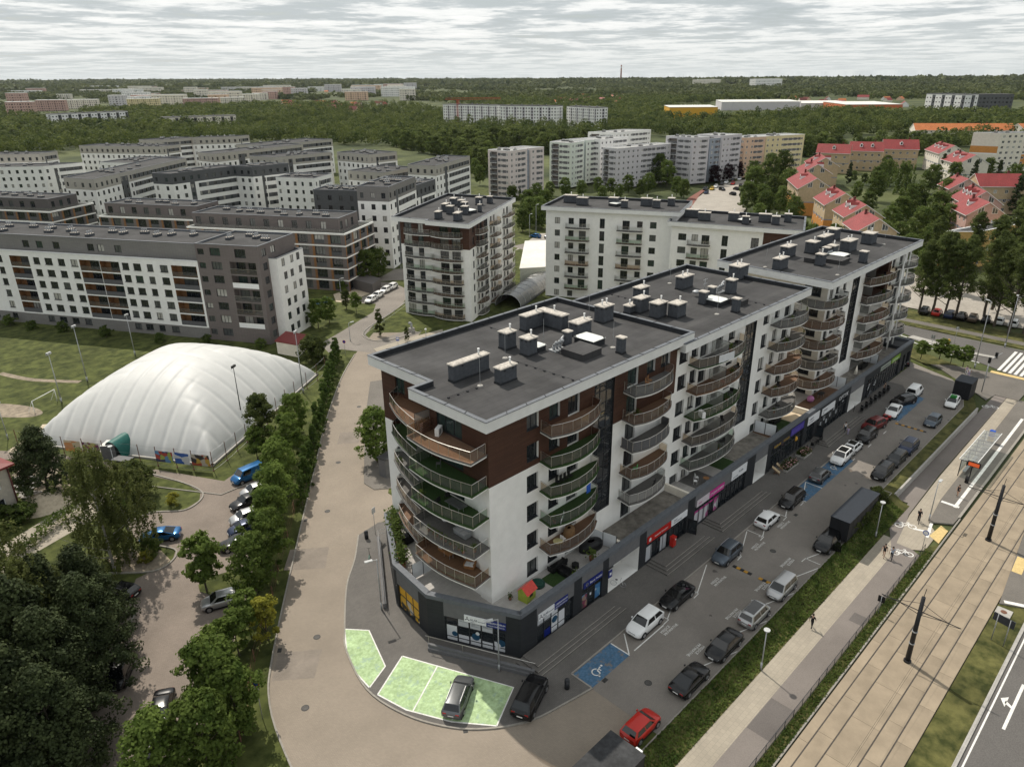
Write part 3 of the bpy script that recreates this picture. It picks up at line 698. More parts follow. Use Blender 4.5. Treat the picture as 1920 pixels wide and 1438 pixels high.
def balcony(parent,key,outline,z,floor=BALCF,pane=PANE,pane2=None,split=True,rail=STEEL,solid=None,edge=None,h=1.08,step=1.2,curve=True):
 """outline: from the left end at the wall, out and along the free edge, back to the wall"""
 def mk_slab():
  ln = [outline[0]] + (smooth_line(outline[1:-1],5) if curve else list(outline[1:-1])) + [outline[-1]]
  mb = MB(); mb.prism(ln,-.30,-.14,1); mb.prism(inset(ln,-.05),-.14,-.005,2); mb.poly([(*p,0.0) for p in ln],0)
  return mb.mesh('balcony',[BALCF,WHITE,BALCF]),ln
 me,ln = cached(('bal',key),mk_slab)
 o = put('balcony',me,parent,(0,0,z)); setmat(o,floor,0)
 if edge: setmat(o,edge,2)
 seg = [[outline[0],ln[1]],ln[1:-1],[ln[-2],outline[-1]]]
 ins = inset(ln,.07)
 def at(p):
  c = min(range(len(ln)),key=lambda i: (ln[i][0] - p[0]) ** 2 + (ln[i][1] - p[1]) ** 2); return (p[0] + ins[c][0] - ln[c][0],p[1] + ins[c][1] - ln[c][1])
 runs = []
 for s in seg: runs.append([at(p) for p in resample(s,step)])
 def mk_rail():
  mb = MB()
  for r in runs: mb.path([(*p,h) for p in r],.028,5)
  return mb.mesh('handrail',[STEEL])
 setmat(put('handrail',cached(('rail',key,h),mk_rail),o),rail)
 def mk_post():
  mb = MB(); done = set()
  for r in runs:
   for p in r:
    k = (round(p[0],1),round(p[1],1))
    if k in done: continue
    done.add(k); mb.tube((*p,0),(*p,h),.02,5)
  return mb.mesh('baluster',[STEEL])
 po = put('railing_post',cached(('post',key,h),mk_post),o); po['kind'] = 'stuff'; setmat(po,rail)
 allp = [(a,b) for r in runs for a,b in zip(r,r[1:])]
 def pmesh(lst,zz=(.08,.98)):
  mb = MB()
  for a,b in lst:
   mb.quad((*a,zz[0]),(*b,zz[0]),(*b,zz[1]),(*a,zz[1]))
  return mb
 if solid is not None:
  put('railing_screen',cached(('scr',key),lambda: pmesh(allp,(.02,h - .02)).mesh('railing_screen',[MESHG])),o).material_slots[0].link = 'OBJECT'
  o.children[-1].material_slots[0].material = solid
 elif split:
  for i,ab in enumerate(allp):
   g = put('glass_panel',cached(('gp',key,i),lambda: pmesh([ab]).mesh('glass_panel',[PANE])),o)
   setmat(g,pane2 if pane2 and i in (len(allp) // 2 - 1,len(allp) // 2 + 1) else pane)
 else:
  g = put('glass_panel',cached(('gpa',key),lambda: pmesh(allp).mesh('glass_panel',[PANE])),o); g['kind'] = 'stuff'; setmat(g,pane)
 return o
def divider(parent,a,b,z,h=1.9,m=PANEF):
 mb = MB(); mb.quad((*a,z + .05),(*b,z + .05),(*b,z + h),(*a,z + h))
 o = build('balcony_divider',mb,[m],parent)
 mb = MB()
 for p in (a,b): mb.tube((*p,z),(*p,z + h),.025,4)
 mb.tube((*a,z + h),(*b,z + h),.025,4); build('divider_frame',mb,[ANTHR],o)
B = thing('apartment_building','long white and brown apartment building with grey flat roofs over dark ground floor shops','apartment building',(0,0,0))
Z1,H1 = 4.2,3.25
def fl1(k): return Z1 + H1 * k
YF = 41.4
A_,B_ = (38.05,YF),(67.4,YF); X0 = 38.05
ops,wins = [],[]
for k in range(6):
 z = fl1(k)
 cols = [(42.9,44.5,.45,2.25)]
 if k: cols += [(45.95,47.45,.5,2.25),(48.65,50.35,.02,2.3),(58.15,60.0,.02,2.3)] + ([(61.6,63.1,.6,2.2),(64.25,65.95,.6,2.2)] if k == 5 else [(61.8,63.3,1.55,2.2)])
 else: cols += [(45.95,47.45,.5,2.25),(48.65,50.35,.02,2.3),(58.15,60.0,.02,2.3)]
 for a,b,c,d in cols:
  ops.append((a - X0,b - X0,z + c,z + d,.32,0,None)); wins.append((a - X0,b - X0,z + c,z + d,c > .1))
ops.append((52.66 - X0,55.94 - X0,7.2,23.0,.25,4,None))
zone = [(0,29.35,fl1(4) - .15,23.3,1),(26.9,29.35,fl1(4) - .15,23.3,1),(56.0 - X0,67.4 - X0,fl1(4) - .15,23.3,1)]
mb = MB(); facade(mb,A_,B_,Z1 - .05,23.15,0,zone,ops)
build('wall',mb,[WHITE,WOOD,DARKCL,GREYCL,ANTHR],B)
for a,b,c,d,s in wins: window(B,A_,B_,a,b,c,d,.30,sill=s,mull=1 if b - a > 1.55 and not s else None)
def stair_glass(x0,x1,y,z0,z1,nx=3,nz=12):
 mb = MB(); mg = MB(); w = x1 - x0
 for i in range(nx + 1): mb.box(x0 + w * i / nx - .05,y - .04,z0,x0 + w * i / nx + .05,y + .06,z1)
 hs = [z0]; k = 0
 while hs[-1] < z1 - .5:
  hs.append(min(z1,hs[-1] + (1.05,1.35,.55)[k % 3])); k += 1
 for h in hs: mb.box(x0,y - .035,h - .05,x1,y + .05,h + .05)
 o = build('stairwell_window',mb,[ANTHR],B)
 for i in range(nx):
  for a,b in zip(hs,hs[1:]):
   t = .006 * (random.random() - .5); m_ = MB()
   m_.quad((x0 + w * i / nx + .05,y + t,a + .05),(x0 + w * (i + 1) / nx - .05,y - t,a + .05),(x0 + w * (i + 1) / nx - .05,y - t + .01 * (random.random() - .5),b - .05),(x0 + w * i / nx + .05,y + t,b - .05))
   build('pane',m_,[GLSTAIR],o)
GLSTAIR = glass_mat('stairwell_glass',(.025,.028,.032),.02)
GLSTAIR.node_tree.nodes['Principled BSDF'].inputs['Metallic'].default_value = .0
GLSTAIR.node_tree.nodes['Principled BSDF'].inputs['Specular IOR Level'].default_value = 1.0
stair_glass(52.66,55.94,YF + .2,7.2,23.0)
mb = MB()
facade(mb,(38.05,43.0),(38.05,YF),Z1 - .05,23.15,0,[(0,9,fl1(4) - .15,23.3,1)])
facade(mb,(38.2,43.0),(38.05,43.0),Z1 - .05,23.15,0,[(0,9,fl1(4) - .15,23.3,1)])
build('wall',mb,[WHITE,WOOD],B)
ops,wins,ops2,wins2 = [],[],[],[]
A_,B_,A2_,B2_ = (40.4,58.95),(40.4,49.6),(38.2,49.6),(38.2,43.0)
for k in range(6):
 z = fl1(k)
 for a,b,c,d,g in ((1.05,2.6,.25,2.5,GLG),(5.0,6.6,.02,2.4,None),(7.2,8.7,.02,2.3,None)):
  ops.append((a,b,z + c,z + d,.2,0 if k < 4 else 1,None)); wins.append((a,b,z + c,z + d,g))
 for a,b,c,d,g in ((1.0,4.6,.02,2.6,GLG),):
  ops2.append((a,b,z + c,z + d,.16,0 if k < 4 else 1,None)); wins2.append((a,b,z + c,z + d,g))
mb = MB(); facade(mb,A_,B_,Z1 - .05,23.15,0,[(0,20,fl1(4) - .15,23.3,1)],ops); facade(mb,A2_,B2_,Z1 - .05,23.15,0,[(0,20,fl1(4) - .15,23.3,1)],ops2); facade(mb,(40.4,49.6),(38.2,49.6),Z1 - .05,23.15,0,[(0,20,fl1(4) - .15,23.3,1)])
build('wall',mb,[WHITE,WOOD],B)
for a,b,c,d,g in wins2: window(B,A2_,B2_,a,b,c,d,.14,glass=g,mull=2,sill=False)
for a,b,c,d,g in wins: window(B,A_,B_,a,b,c,d,.18,glass=g,mull=2 if b - a > 3 else None,sill=False)
mb = MB()
facade(mb,(67.4,60.3),(40.4,60.3),.0,23.15,0); facade(mb,(40.4,60.3),(40.4,58.95),0,23.15,0,[(0,9,fl1(4) - .15,23.3,1)])
facade(mb,(67.4,YF),(67.4,60.3),20,23.15,0)
build('wall',mb,[WHITE,WOOD],B)
R1 = [(37.1,40.55),(69.3,40.55),(69.3,61.3),(39.55,61.3),(39.55,51.2),(37.1,51.2)]
roof_parts(B,R1,24.2)
for c in ((41.7,50.0,46.4,50.8,1.85,1),(44.45,46.3,46.6,47.2,1.7,1),(51.5,52.7,53.0,53.9,2.0,1),(51.7,49.65,53.1,50.9,2.0,1),(57.4,55.5,60.3,56.5,1.9,1),(60.35,52.6,61.5,56.5,1.9,1),
   (59.9,49.8,62.3,51.1,1.7,1),(65.8,50.8,67.7,52.2,2.1,2),(59.1,43.0,59.75,43.8,1.85,0),(56.8,48.6,57.5,49.3,1.8,0)):
 chimney(B,*c[:4],23.6,c[4],c[5])
skylight(B,54.7,44.7,57.8,47.7,23.6,.9,False); skylight(B,58.5,46.4,60.5,49.1,23.6,.95); skylight(B,53.4,49.8,54.6,51.0,23.6,.8)
OA = [(44.7,YF),(44.45,39.75),(46.2,39.1),(48.2,38.95),(50.6,39.35),(52.3,40.2),(52.4,YF)]
OB = [(57.5,YF),(57.2,39.6),(58.9,39.0),(61.0,38.9),(63.4,39.3),(65.0,40.2),(65.1,YF)]
stA = {5: dict(floor=BALCB,pane=PANEB),4: dict(floor=TURF,pane=PANEB,pane2=PANE,edge=TURF),3: dict(floor=TURF,pane=PANEB,pane2=PANE,edge=TURF),2: dict(floor=TURF,pane=PANEG,edge=TURF),1: dict(floor=DECK,pane=PANEB)}
stB = {5: dict(floor=BALCF,pane=PANE,pane2=PANEB),4: dict(floor=BALCB,pane=PANEB),3: dict(floor=BALCF,solid=MESHG),2: dict(floor=DECK,pane=PANEB),1: dict(floor=BALCF,pane=PANEF)}
for k in range(1,6):
 balcony(B,'A',OA,fl1(k),**stA[k]); balcony(B,'B',OB,fl1(k),**stB[k])
OR = [(38.2,49.6),(35.35,49.5),(35.1,46.6),(35.25,44.2),(35.9,41.3),(38.0,41.55)]
OL = [(40.4,57.6),(38.6,56.6),(37.6,54.2),(36.9,51.6),(36.5,49.7),(40.4,49.75)]
stR = {5: dict(floor=BALCB,pane=PANEB),4: dict(floor=TURF,pane=PANEG,edge=TURF),3: dict(floor=TURF,pane=PANEG,edge=TURF),2: dict(floor=BALCF,pane=PANE),1: dict(floor=DECK,pane=PANEB)}
stL = {5: dict(floor=DECK,pane=PANEB),4: dict(floor=TURF,pane=PANEB),3: dict(floor=BALCF,pane=PANEG),2: dict(floor=BALCF,pane=PANEB),1: dict(floor=BALCB,pane=PANE)}
for k in range(1,6):
 balcony(B,'R',OR,fl1(k),**stR[k]); balcony(B,'L',OL,fl1(k),**stL[k]); divider(B,(40.3,49.68),(36.5,49.68),fl1(k),1.75)
Z2,H2 = 3.3,3.31
def fl2(k): return Z2 + H2 * k
A_,B_ = (67.4,YF),(96.6,YF); X0 = 67.4
ops,wins = [],[]
for k in range(6):
 z = fl2(k)
 for a,b,c,d in ((67.95,69.75,.5,2.3),(70.5,71.9,.55,2.25),(72.4,74.1,.02,2.3),(75.9,77.5,.02,2.3),(78.9,80.4,.55,2.25),(87.85,89.4,.4,2.3),(90.95,92.3,.55,2.25),(93.85,95.6,.02,2.3)):
  if k == 0 and c < .1: c = .7
  ops.append((a - X0,b - X0,z + c,z + d,.32,0,None)); wins.append((a - X0,b - X0,z + c,z + d,c > .1))
ops.append((83.0 - X0,86.0 - X0,7.1,22.2,.25,1,None))
mb = MB(); facade(mb,A_,B_,3.6,22.3,0,[],ops); build('wall',mb,[WHITE,ANTHR],B)
for a,b,c,d,s in wins: window(B,A_,B_,a,b,c,d,.30,sill=s)
stair_glass(83.0,86.0,YF + .2,7.1,22.2)
mb = MB(); facade(mb,(96.6,YF),(96.6,59.6),0,22.3,0); facade(mb,(96.6,59.6),(67.4,59.6),0,22.3,0); build('wall',mb,[WHITE],B)
R2 = [(67.2,40.25),(99.0,40.25),(99.0,60.55),(69.35,60.55),(69.35,41.0),(67.2,41.0)]
roof_parts(B,R2,23.35)
OC = [(70.0,YF),(69.7,39.8),(71.8,39.15),(74.6,38.85),(77.6,38.95),(80.2,39.7),(81.5,40.6),(81.6,YF)]
OD = [(90.0,YF),(89.7,39.8),(91.6,38.95),(94.0,38.65),(96.4,39.1),(98.2,40.1),(98.9,41.3),(96.62,42.2)]
stC = [None,dict(floor=BALCF,pane=PANEG),dict(floor=BALCF,pane=PANEB),dict(floor=TURF,pane=PANE,edge=TURF),dict(floor=DECK,pane=PANEB,edge=DECK),dict(floor=BALCF,pane=PANEB,edge=TURF)]
stD = [None,dict(floor=BALCF,pane=PANE),dict(floor=BALCB,pane=PANEB),dict(floor=DECK,pane=PANEB),dict(floor=BALCF,pane=PANEB,pane2=PANE),dict(floor=BALCF,pane=PANE)]
for k in range(1,6):
 balcony(B,'C',OC,fl2(k),**stC[k]); balcony(B,'D',OD,fl2(k),**stD[k]); divider(B,(75.0,YF),(75.0,39.2),fl2(k),2.0)
z3 = ZOOM(1080,400,2.877)
def chim_at(p,z,w,d,h,pipes=1):
 x,y = z3(*p,z); chimney(B,x,y,x + w,y + d,z,h,pipes)
for p,w,d,h,n in (((573,418),2.7,1.2,1.9,2),((345,545),1.9,1.2,2.0,1),((345,468),2.0,1.2,1.6,1),((290,547),2.0,1.0,1.1,2),((440,574),1.9,1.3,2.0,1),((545,573),1.9,1.4,1.9,1),((690,498),.9,.9,1.8,0),((735,470),.8,.8,1.8,0),
      ((840,443),1.2,1.1,2.1,1),((878,366),2.6,1.8,2.1,2),((868,541),.75,.85,1.9,0)): chim_at(p,22.75,w,d,h,n)
x,y = z3(775,510,22.75); skylight(B,x,y,x + 2.2,y + 2.6,22.75,.95); x,y = z3(890,505,22.75); skylight(B,x,y,x + 1.8,y + 2.6,22.75,.9,False)
Z3,H3,YG = 3.75,3.14,41.0
def fl3(k): return Z3 + H3 * k
A_,B_ = (106.8,YG),(140.4,YG); X0 = 106.8
ops,wins = [],[]
for k in range(6):
 z = fl3(k)
 for a,b,c,d in ((107.6,108.9,.02,2.3),(109.8,111.0,.55,2.2),(112.4,113.6,.55,2.2),(133.0,134.6,.02,2.3),(136.4,138.2,.02,2.3)):
  ops.append((a - X0,b - X0,z + c,z + d,.25,0,None)); wins.append((a - X0,b - X0,z + c,z + d,c > .1))
 ops.append((121.3 - X0,131.2 - X0,z + .0,z + 2.75,1.5,1 if k > 3 else 0,1 if k > 3 else 0))
ops.append((116.1 - X0,118.9 - X0,6.9,22.2,.25,2,None))
mb = MB(); facade(mb,A_,B_,3.6,22.45,0,[(121.0 - X0,132.6 - X0,fl3(4) - .2,23.2,1)],ops); build('wall',mb,[WHITE,WOOD,ANTHR],B)
for a,b,c,d,s in wins: window(B,A_,B_,a,b,c,d,.22,sill=s)
for k in range(6):
 z = fl3(k)
 for a,b in ((122.3,124.6),(127.2,129.4)): window(B,(106.8,YG + 1.5),(140.4,YG + 1.5),a - X0,b - X0,z + .05,z + 2.3,-.02,sill=False)
 mb = MB(); mb.box(125.7,YG + .1,z,125.85,YG + 1.48,z + 2.2); build('balcony_divider',mb,[PANEF],B)
stair_glass(116.1,118.9,YG + .2,6.9,22.2)
ops,wins = [],[]
A_,B_ = (106.8,57),(106.8,YG)
for k in range(6):
 z = fl3(k); ops.append((12.4,15.0,z + .5,z + 2.25,.25,0,None)); wins.append((12.4,15.0,z + .5,z + 2.25))
mb = MB(); facade(mb,A_,B_,0,22.45,0,[],ops); facade(mb,(140.4,YG),(140.4,57),0,22.45,0); facade(mb,(140.4,57),(106.8,57),0,22.45,0); build('wall',mb,[CREAM],B)
for w in wins: window(B,A_,B_,*w,.22,sill=True)
R3 = [(103.1,39.1),(141.8,39.4),(142.4,58.0),(104.0,58.0)]
roof_parts(B,R3,23.5)
OE = [(106.8,46.4),(104.2,44.6),(102.8,41.8),(103.2,39.7),(105.4,38.7),(108.2,38.6),(110.6,39.3),(111.6,YG)]
OF = [(120.7,YG),(120.5,39.8),(123.2,38.9),(126.2,38.5),(129.2,38.8),(131.4,39.8),(131.6,YG)]
OG = [(134.6,YG),(136.2,39.8),(139.0,39.0),(141.6,39.6),(142.9,41.6),(142.6,44.0),(140.42,45.2)]
for k in range(1,6):
 balcony(B,'E',OE,fl3(k),floor=(DECK,BALCB,BALCF)[k % 3],pane=(PANEB,PANE)[k % 2],pane2=PANEB,step=1.3)
 balcony(B,'F',OF,fl3(k),floor=(BALCF,BALCB)[k % 2],pane=PANEB,pane2=PANE,step=1.3)
 balcony(B,'G',OG,fl3(k),floor=BALCF,pane=PANE,step=1.4)
mb = MB()
for x in (135.6,138.2): mb.tube((x,40.0,Z3),(x,40.0,22.4),.14,8)
build('column',mb,[WHITE],B)
for p,w,d,h,n in (((1095,315),2.8,1.2,1.9,2),((1140,246),2.8,1.4,1.9,2),((1280,223),2.0,1.6,2.0,1),((1330,192),3.8,1.2,2.0,2),((1395,149),2.2,1.8,2.0,1),((1470,217),3.2,1.6,2.0,2),((1590,174),2.4,1.8,2.0,1),((1387,236),1.5,1.2,1.8,1),
      ((1555,273),1.1,1.0,1.9,0),((1325,289),1.3,1.2,1.9,1),((1355,240),1.2,1.0,1.6,0)): chim_at(p,22.9,w,d,h,n)
x,y = z3(1440,258,22.9); skylight(B,x,y,x + 2.6,y + 2.6,22.9,.95); x,y = z3(1430,281,22.9); skylight(B,x,y,x + 3.2,y + 3,22.9,.8,False); x,y = z3(1280,272,22.9); skylight(B,x,y,x + 1.8,y + 1.6,22.9,.9,False)
def wire(pts,z):
 mb = MB()
 P = resample(pts,1.25)
 for p in P: mb.box(p[0] - .09,p[1] - .09,z,p[0] + .09,p[1] + .09,z + .12)
 mb.path([(*p,z + .13) for p in P],.02,4); build('lightning_wire',mb,[FELTD],B)
def rod(x,y,z,h=3.0):
 mb = MB(); mb.tube((x,y,z),(x,y,z + .12),.34,10,1,.26); mb.tube((x,y,z + .1),(x,y,z + h),.022,5); build('lightning_rod',mb,[GREYM,CONC],B)
c1 = ZOOM(680,640); z5 = ZOOM(640,500,2.995)
wire([c1(965,640,23.6),c1(1280,532,23.6)],23.6); wire([z5(990,540,23.6),z5(1300,640,23.6)],23.6); wire([z5(800,330,23.6),z5(930,380,23.6)],23.6)
wire([z3(160,432,22.75),z3(300,470,22.75)],22.75); wire([z3(925,475,22.75),z3(1015,495,22.75)],22.75)
for p,z in ((c1(1320,505,23.6),23.6),(z5(920,516,23.6),23.6),(z5(1525,457,23.6),23.6),(z5(1390,288,23.6),23.6),(z5(1135,440,23.6),23.6),(z3(760,547,22.75),22.75),(z3(505,380,22.75),22.75),(z3(1410,335,22.9),22.9),(z3(1660,170,22.9),22.9),(z3(1020,292,22.9),22.9)): rod(*p,z)
def cowl(parent,x,y,z):
 mb = MB()
 for i in range(3):
  cx = x + .5 * i; mb.tube((cx,y,z + .15),(cx,y,z + .6),.16,8); mb.tube((cx,y,z + .6),(cx + .05,y - .3,z + .95),.17,8); mb.ball((cx + .05,y - .3,z + .98),.2,8)
 mb.box(x - .35,y - .6,z,x + 1.4,y + .5,z + .15); mb.tube((x + 1.0,y,z + .9),(x + 2.0,y + .2,z + 1.25),.15,8); build('vent_cowl',mb,[GREYM],parent)
cowl(B,55.0,49.0,23.6); x,y = z3(760,430,22.75); cowl(B,x,y,22.75); x,y = z3(1350,240,22.9); cowl(B,x,y,22.9)
mb = MB(); x,y = z3(690,440,22.75); mb.tube((x,y,22.8),(x,y,25.0),.04,6)
for h in (24.9,24.3): mb.tube((x - .5,y,h),(x + .6,y,h),.03,5)
mb.ball((x - 1.4,y + .4,23.4),.55,10,0,.45); build('antenna_mast',mb,[GREYM],B)
POD = [(38.0,37.5),(142.0,37.5),(142.0,56.0),(40.4,60.6),(39.4,60.6),(34.4,52.2),(33.8,46.1)]
mb = MB(); mb.poly([(*p,4.2) for p in inset(POD,.3)]); build('terrace_floor',mb,[TILE],B)
DRTY = mat('stained_terrace_concrete',(.17,.155,.135),.9,.3,1.2,.1,30,wear=(.35,.3))
def patch(x0,y0,x1,y1,m,z=4.215): mb = MB(); mb.poly([(x0,y0,z),(x1,y0,z),(x1,y1,z),(x0,y1,z)]); build('terrace_floor',mb,[m],B)
patch(53.6,37.8,66.9,YF,DRTY); patch(79.5,37.8,88.6,YF,DRTY); patch(99.2,37.8,112,YG,DECK); patch(114,37.8,141,40.9,DRTY); patch(88.7,37.8,92.5,YF,DECK); patch(90.6,38.6,95.5,YF - .1,TURF,4.225); patch(70,37.8,74,YF,BALCF); patch(76.2,37.8,79.4,YF,TURF); patch(44.0,38.6,46.6,40.6,TURF,4.225)
SANDT = mat('warm_terrace_render',(.55,.45,.32),.9,.06,2); patch(95.6,37.8,99,47,SANDT,4.23)
def coping(pts,w=.62,z0=4.78,z1=5.2,step=1.9,m=CAPM):
 for a,b in zip(pts,pts[1:]):
  L = hypot(b[0] - a[0],b[1] - a[1]); dx,dy = (b[0] - a[0]) / L,(b[1] - a[1]) / L; nx,ny = -dy,dx; n = max(1,round(L / step))
  for i in range(n):
   s,e = L * i / n + .008,L * (i + 1) / n - .008
   def mk(l=round(e - s,3)):
    q = MB(); q.box(0,-.06,z0,l,w - .06,z1); return q.mesh('coping_length',[CAPM])
   put('coping_length',cached(('cope',round(e - s,3),w,z0),mk),B,(a[0] + dx * s,a[1] + dy * s,0),atan2(dy,dx))
coping([(40.6,60.6),(39.4,60.6),(34.4,52.2),(33.8,46.1),(38.0,37.5),(142.0,37.5),(142.0,46)])
mb = MB()
IN = inset(POD,.5)
for i in (0,3,4,5,6):
 a,b = IN[i],IN[(i + 1) % len(IN)]; mb.quad((*b,4.2),(*a,4.2),(*a,4.8),(*b,4.8))
for x in (53.5,67.0,99.1): mb.box(x,37.9,4.2,x + .35,YF,5.15)
build('parapet',mb,[CREAM],B)
def podwall(A_,B_,segs,ztop=4.8):
 """segs: (s0,s1,kind) kind p pier, s shop, r recessed entrance"""
 ops,zones = [],[]
 for s0,s1,k in segs:
  if k == 'p': zones.append((s0,s1,0,ztop,0))
  elif k == 's': zones.append((s0,s1,3.1,ztop,1)); ops.append((s0 + .08,s1 - .08,.14,3.1,.22,2,None))
  elif k == 'd': ops.append((s0 + .08,s1 - .08,.14,3.5,.25,2,None))
  elif k == 'r': zones.append((s0,s1,3.3,ztop,1)); ops.append((s0,s1,.12,3.3,2.4,3,3))
 mb = MB(); facade(mb,A_,B_,0,ztop,0,zones,ops); build('podium_wall',mb,[DARKCL,GREYCL,ANTHR,WHITE],B)
def shopfront(A_,B_,s0,s1,z0=.14,z1=3.1,n=None,dep=.2,tr=2.15,low=None,name='shop_window',glass=None):
 L = hypot(B_[0] - A_[0],B_[1] - A_[1]); dx,dy = (B_[0] - A_[0]) / L,(B_[1] - A_[1]) / L
 w = s1 - s0; n = n or max(2,round(w / 1.15)); mb = MB(); mg = MB()
 for i in range(n + 1): mb.box(w * i / n - .045,-.06,0,w * i / n + .045,.05,z1 - z0)
 for z in [0,tr,z1 - z0] + ([low] if low else []): mb.box(0,-.055,z - .045,w,.045,z + .045)
 o = build(name,mb,[ANTHR],B,loc=(A_[0] + dx * s0 - dy * dep,A_[1] + dy * s0 + dx * dep,z0),rz=atan2(dy,dx))
 for i in range(n):
  for a,b in ((0,tr),(tr,z1 - z0)):
   m_ = MB(); m_.quad((w * i / n + .045,0,a + .045),(w * (i + 1) / n - .045,0,a + .045),(w * (i + 1) / n - .045,0,b - .045),(w * i / n + .045,0,b - .045)); build('pane',m_,[glass or GLD],o)
 return o
RF0,RF1 = (38.0,37.5),(142.0,37.5)
segs = [(0,2.2,'p'),(2.2,7.6,'s'),(7.6,8.8,'p'),(8.8,12.2,'s'),(12.2,13.2,'p'),(13.2,18.6,'r'),(18.6,19.9,'p'),(19.9,28.2,'s'),(28.2,29.8,'p'),(29.8,42.2,'s'),(42.2,44.5,'p'),(44.5,47.9,'r'),(47.9,49.0,'p'),(49.0,59.0,'d'),(59.0,60.0,'p'),(60.0,62.6,'s'),(62.6,63.4,'p'),(63.4,74.6,'d'),(74.6,75.6,'p'),(75.6,81.2,'r'),(81.2,82.4,'p'),(82.4,98.0,'d'),(98.0,99.5,'p')]
podwall(RF0,(137.5,37.5),segs)
for s0,s1,k in segs:
 if k in 'sd': shopfront(RF0,RF1,s0 + .1,s1 - .1,z1=3.1 if k == 's' else 3.5)
mb = MB(); mb.box(137.5,37.5,3.4,142,46,4.78); mb.box(138.6,37.52,0,139.5,38.3,3.4); mb.box(141.2,37.52,0,142,38.3,3.4); facade(mb,(137.5,46),(137.5,37.5),0,3.4); facade(mb,(137.5,37.5),(137.5,46),0,3.4); facade(mb,(142,46),(142,56),0,4.8); build('podium_wall',mb,[DARKCL],B)
LF0,LF1 = (33.8,46.1),(38.0,37.5)
podwall(LF0,LF1,[(0,1.75,'p'),(1.75,8.1,'s'),(8.1,9.57,'p')]); shopfront(LF0,LF1,1.85,8.0,n=5,tr=1.95,low=.5)
podwall((34.4,52.2),LF0,[(0,.5,'p'),(.5,4.6,'s'),(4.6,6.14,'p')]); shopfront((34.4,52.2),LF0,.6,4.5,n=3,tr=1.7,low=.55)
podwall((39.4,60.6),(34.4,52.2),[(0,9.7,'p')]); podwall((40.6,60.6),(39.4,60.6),[(0,1.2,'p')])
for x0,x1 in ((53.6,55.2),(83.6,84.6),(115.5,116.8)):
 mb = MB(); mb.box(x0,39.82,.12,x1,39.9,2.6); build('entrance_door',mb,[ANTHR],B)
for a,b,c in (((52.6,YF - .1),(53.2,38.2),1.7),((89.0,YF - .1),(89.4,38.3),1.8),((112.6,YG - .1),(113.0,38.3),1.8),((127.0,YG - .1),(127.3,38.6),1.8),((37.6,49.6),(34.9,49.7),1.9)):
 mb = MB(); L = hypot(b[0] - a[0],b[1] - a[1]); n = 2
 o = None
 for i in range(n):
  m_ = MB(); p = [(a[0] + (b[0] - a[0]) * t,a[1] + (b[1] - a[1]) * t) for t in (i / n + .02,(i + 1) / n - .02)]
  m_.prism([(p[0][0],p[0][1]),(p[0][0] + .06,p[0][1]),(p[1][0] + .06,p[1][1]),(p[1][0],p[1][1])][::-1],4.3,4.2 + c)
  o = build('privacy_panel',m_,[mat('white_panel',(.62,.64,.66),.5,.04,3)],B)
 m_ = MB()
 for t in (0,.5,1): m_.tube((a[0] + (b[0] - a[0]) * t + .03,a[1] + (b[1] - a[1]) * t,4.2),(a[0] + (b[0] - a[0]) * t + .03,a[1] + (b[1] - a[1]) * t,4.25 + c),.04,5)
 build('privacy_frame',m_,[ANTHR],B)
mb = MB(); mb.prism([(32.6,44.7),(32.75,44.95),(37.45,35.2),(37.2,35.0)][::-1],.1,.75); mb.prism([(32.6,44.7),(32.45,44.6),(37.05,34.95),(37.2,35.0)],.1,.45)
rw = build('ramp_wall',mb,[GREYCL],None,label='low grey ramp wall with a steel handrail in front of the corner shop',cat='wall')
mb = MB(); mb.path([(32.55,45.0,1.65),(37.3,35.0,1.65)],.035,6)
for t in (.03,.35,.67,.97): mb.tube((32.55 + 4.75 * t,45 - 10 * t,.7),(32.55 + 4.75 * t,45 - 10 * t,1.65),.025,5)
build('handrail',mb,[STEEL],rw)
RL = [(33.0,52.6),(35.9,57.2),(39.6,63.0)]
mb = MB(); mb.prism([(33.0,52.6),(33.3,52.4),(39.9,62.8),(39.6,63.0)],.1,.72); mb.prism([(34.3,51.9),(34.5,51.8),(40.9,62.2),(40.7,62.3)],.1,.35)
rw2 = build('ramp_wall',mb,[GREYCL],None,label='long narrow ramp wall with rails beside the left podium wall',cat='wall')
mb = MB()
for pts in ([(33.15,52.5),(39.75,62.9),(40.8,62.3)],[(34.4,51.9),(40.8,62.2)]):
 for h in (1.05,1.6): mb.path([(*p,h) for p in pts],.03,5)
 for p in resample(pts,1.8): mb.tube((*p,.3),(*p,1.6),.022,5)
build('handrail',mb,[STEEL],rw2)
# ================================================================ OTHER BUILDINGS
BRKG = brick_mat('grey_facade_brick',(.215,.205,.195),(.19,.182,.174),(.15,.145,.14),.5,.16,.012,.9,wear=.06,plane='wall')
BRKB = brick_mat('beige_facade_brick',(.42,.395,.35),(.385,.365,.325),(.30,.285,.26),.5,.16,.012,.9,wear=.06,plane='wall')
BRKD = brick_mat('dark_facade_brick',(.120,.108,.104),(.105,.096,.093),(.08,.075,.072),.5,.16,.012,.9,wear=.06,plane='wall')
BRKT = brick_mat('taupe_facade_brick',(.175,.150,.142),(.155,.135,.128),(.12,.105,.10),.5,.16,.012,.9,wear=.06,plane='wall')
DKGR = mat('dark_grey_render',(.095,.098,.102),.85,.08,2,wear=(.3,.06))
PINKT = mat('pale_pink_render',(.66,.585,.56),.9,.06,1.5,wear=(.2,.05))
MINTT = mat('pale_mint_render',(.63,.675,.60),.9,.06,1.5,wear=(.2,.05))
LILAC = mat('pale_lilac_render',(.56,.54,.555),.9,.06,1.5,wear=(.2,.05))
YELL = mat('pale_yellow_render',(.70,.60,.36),.9,.06,1.5,wear=(.2,.05))
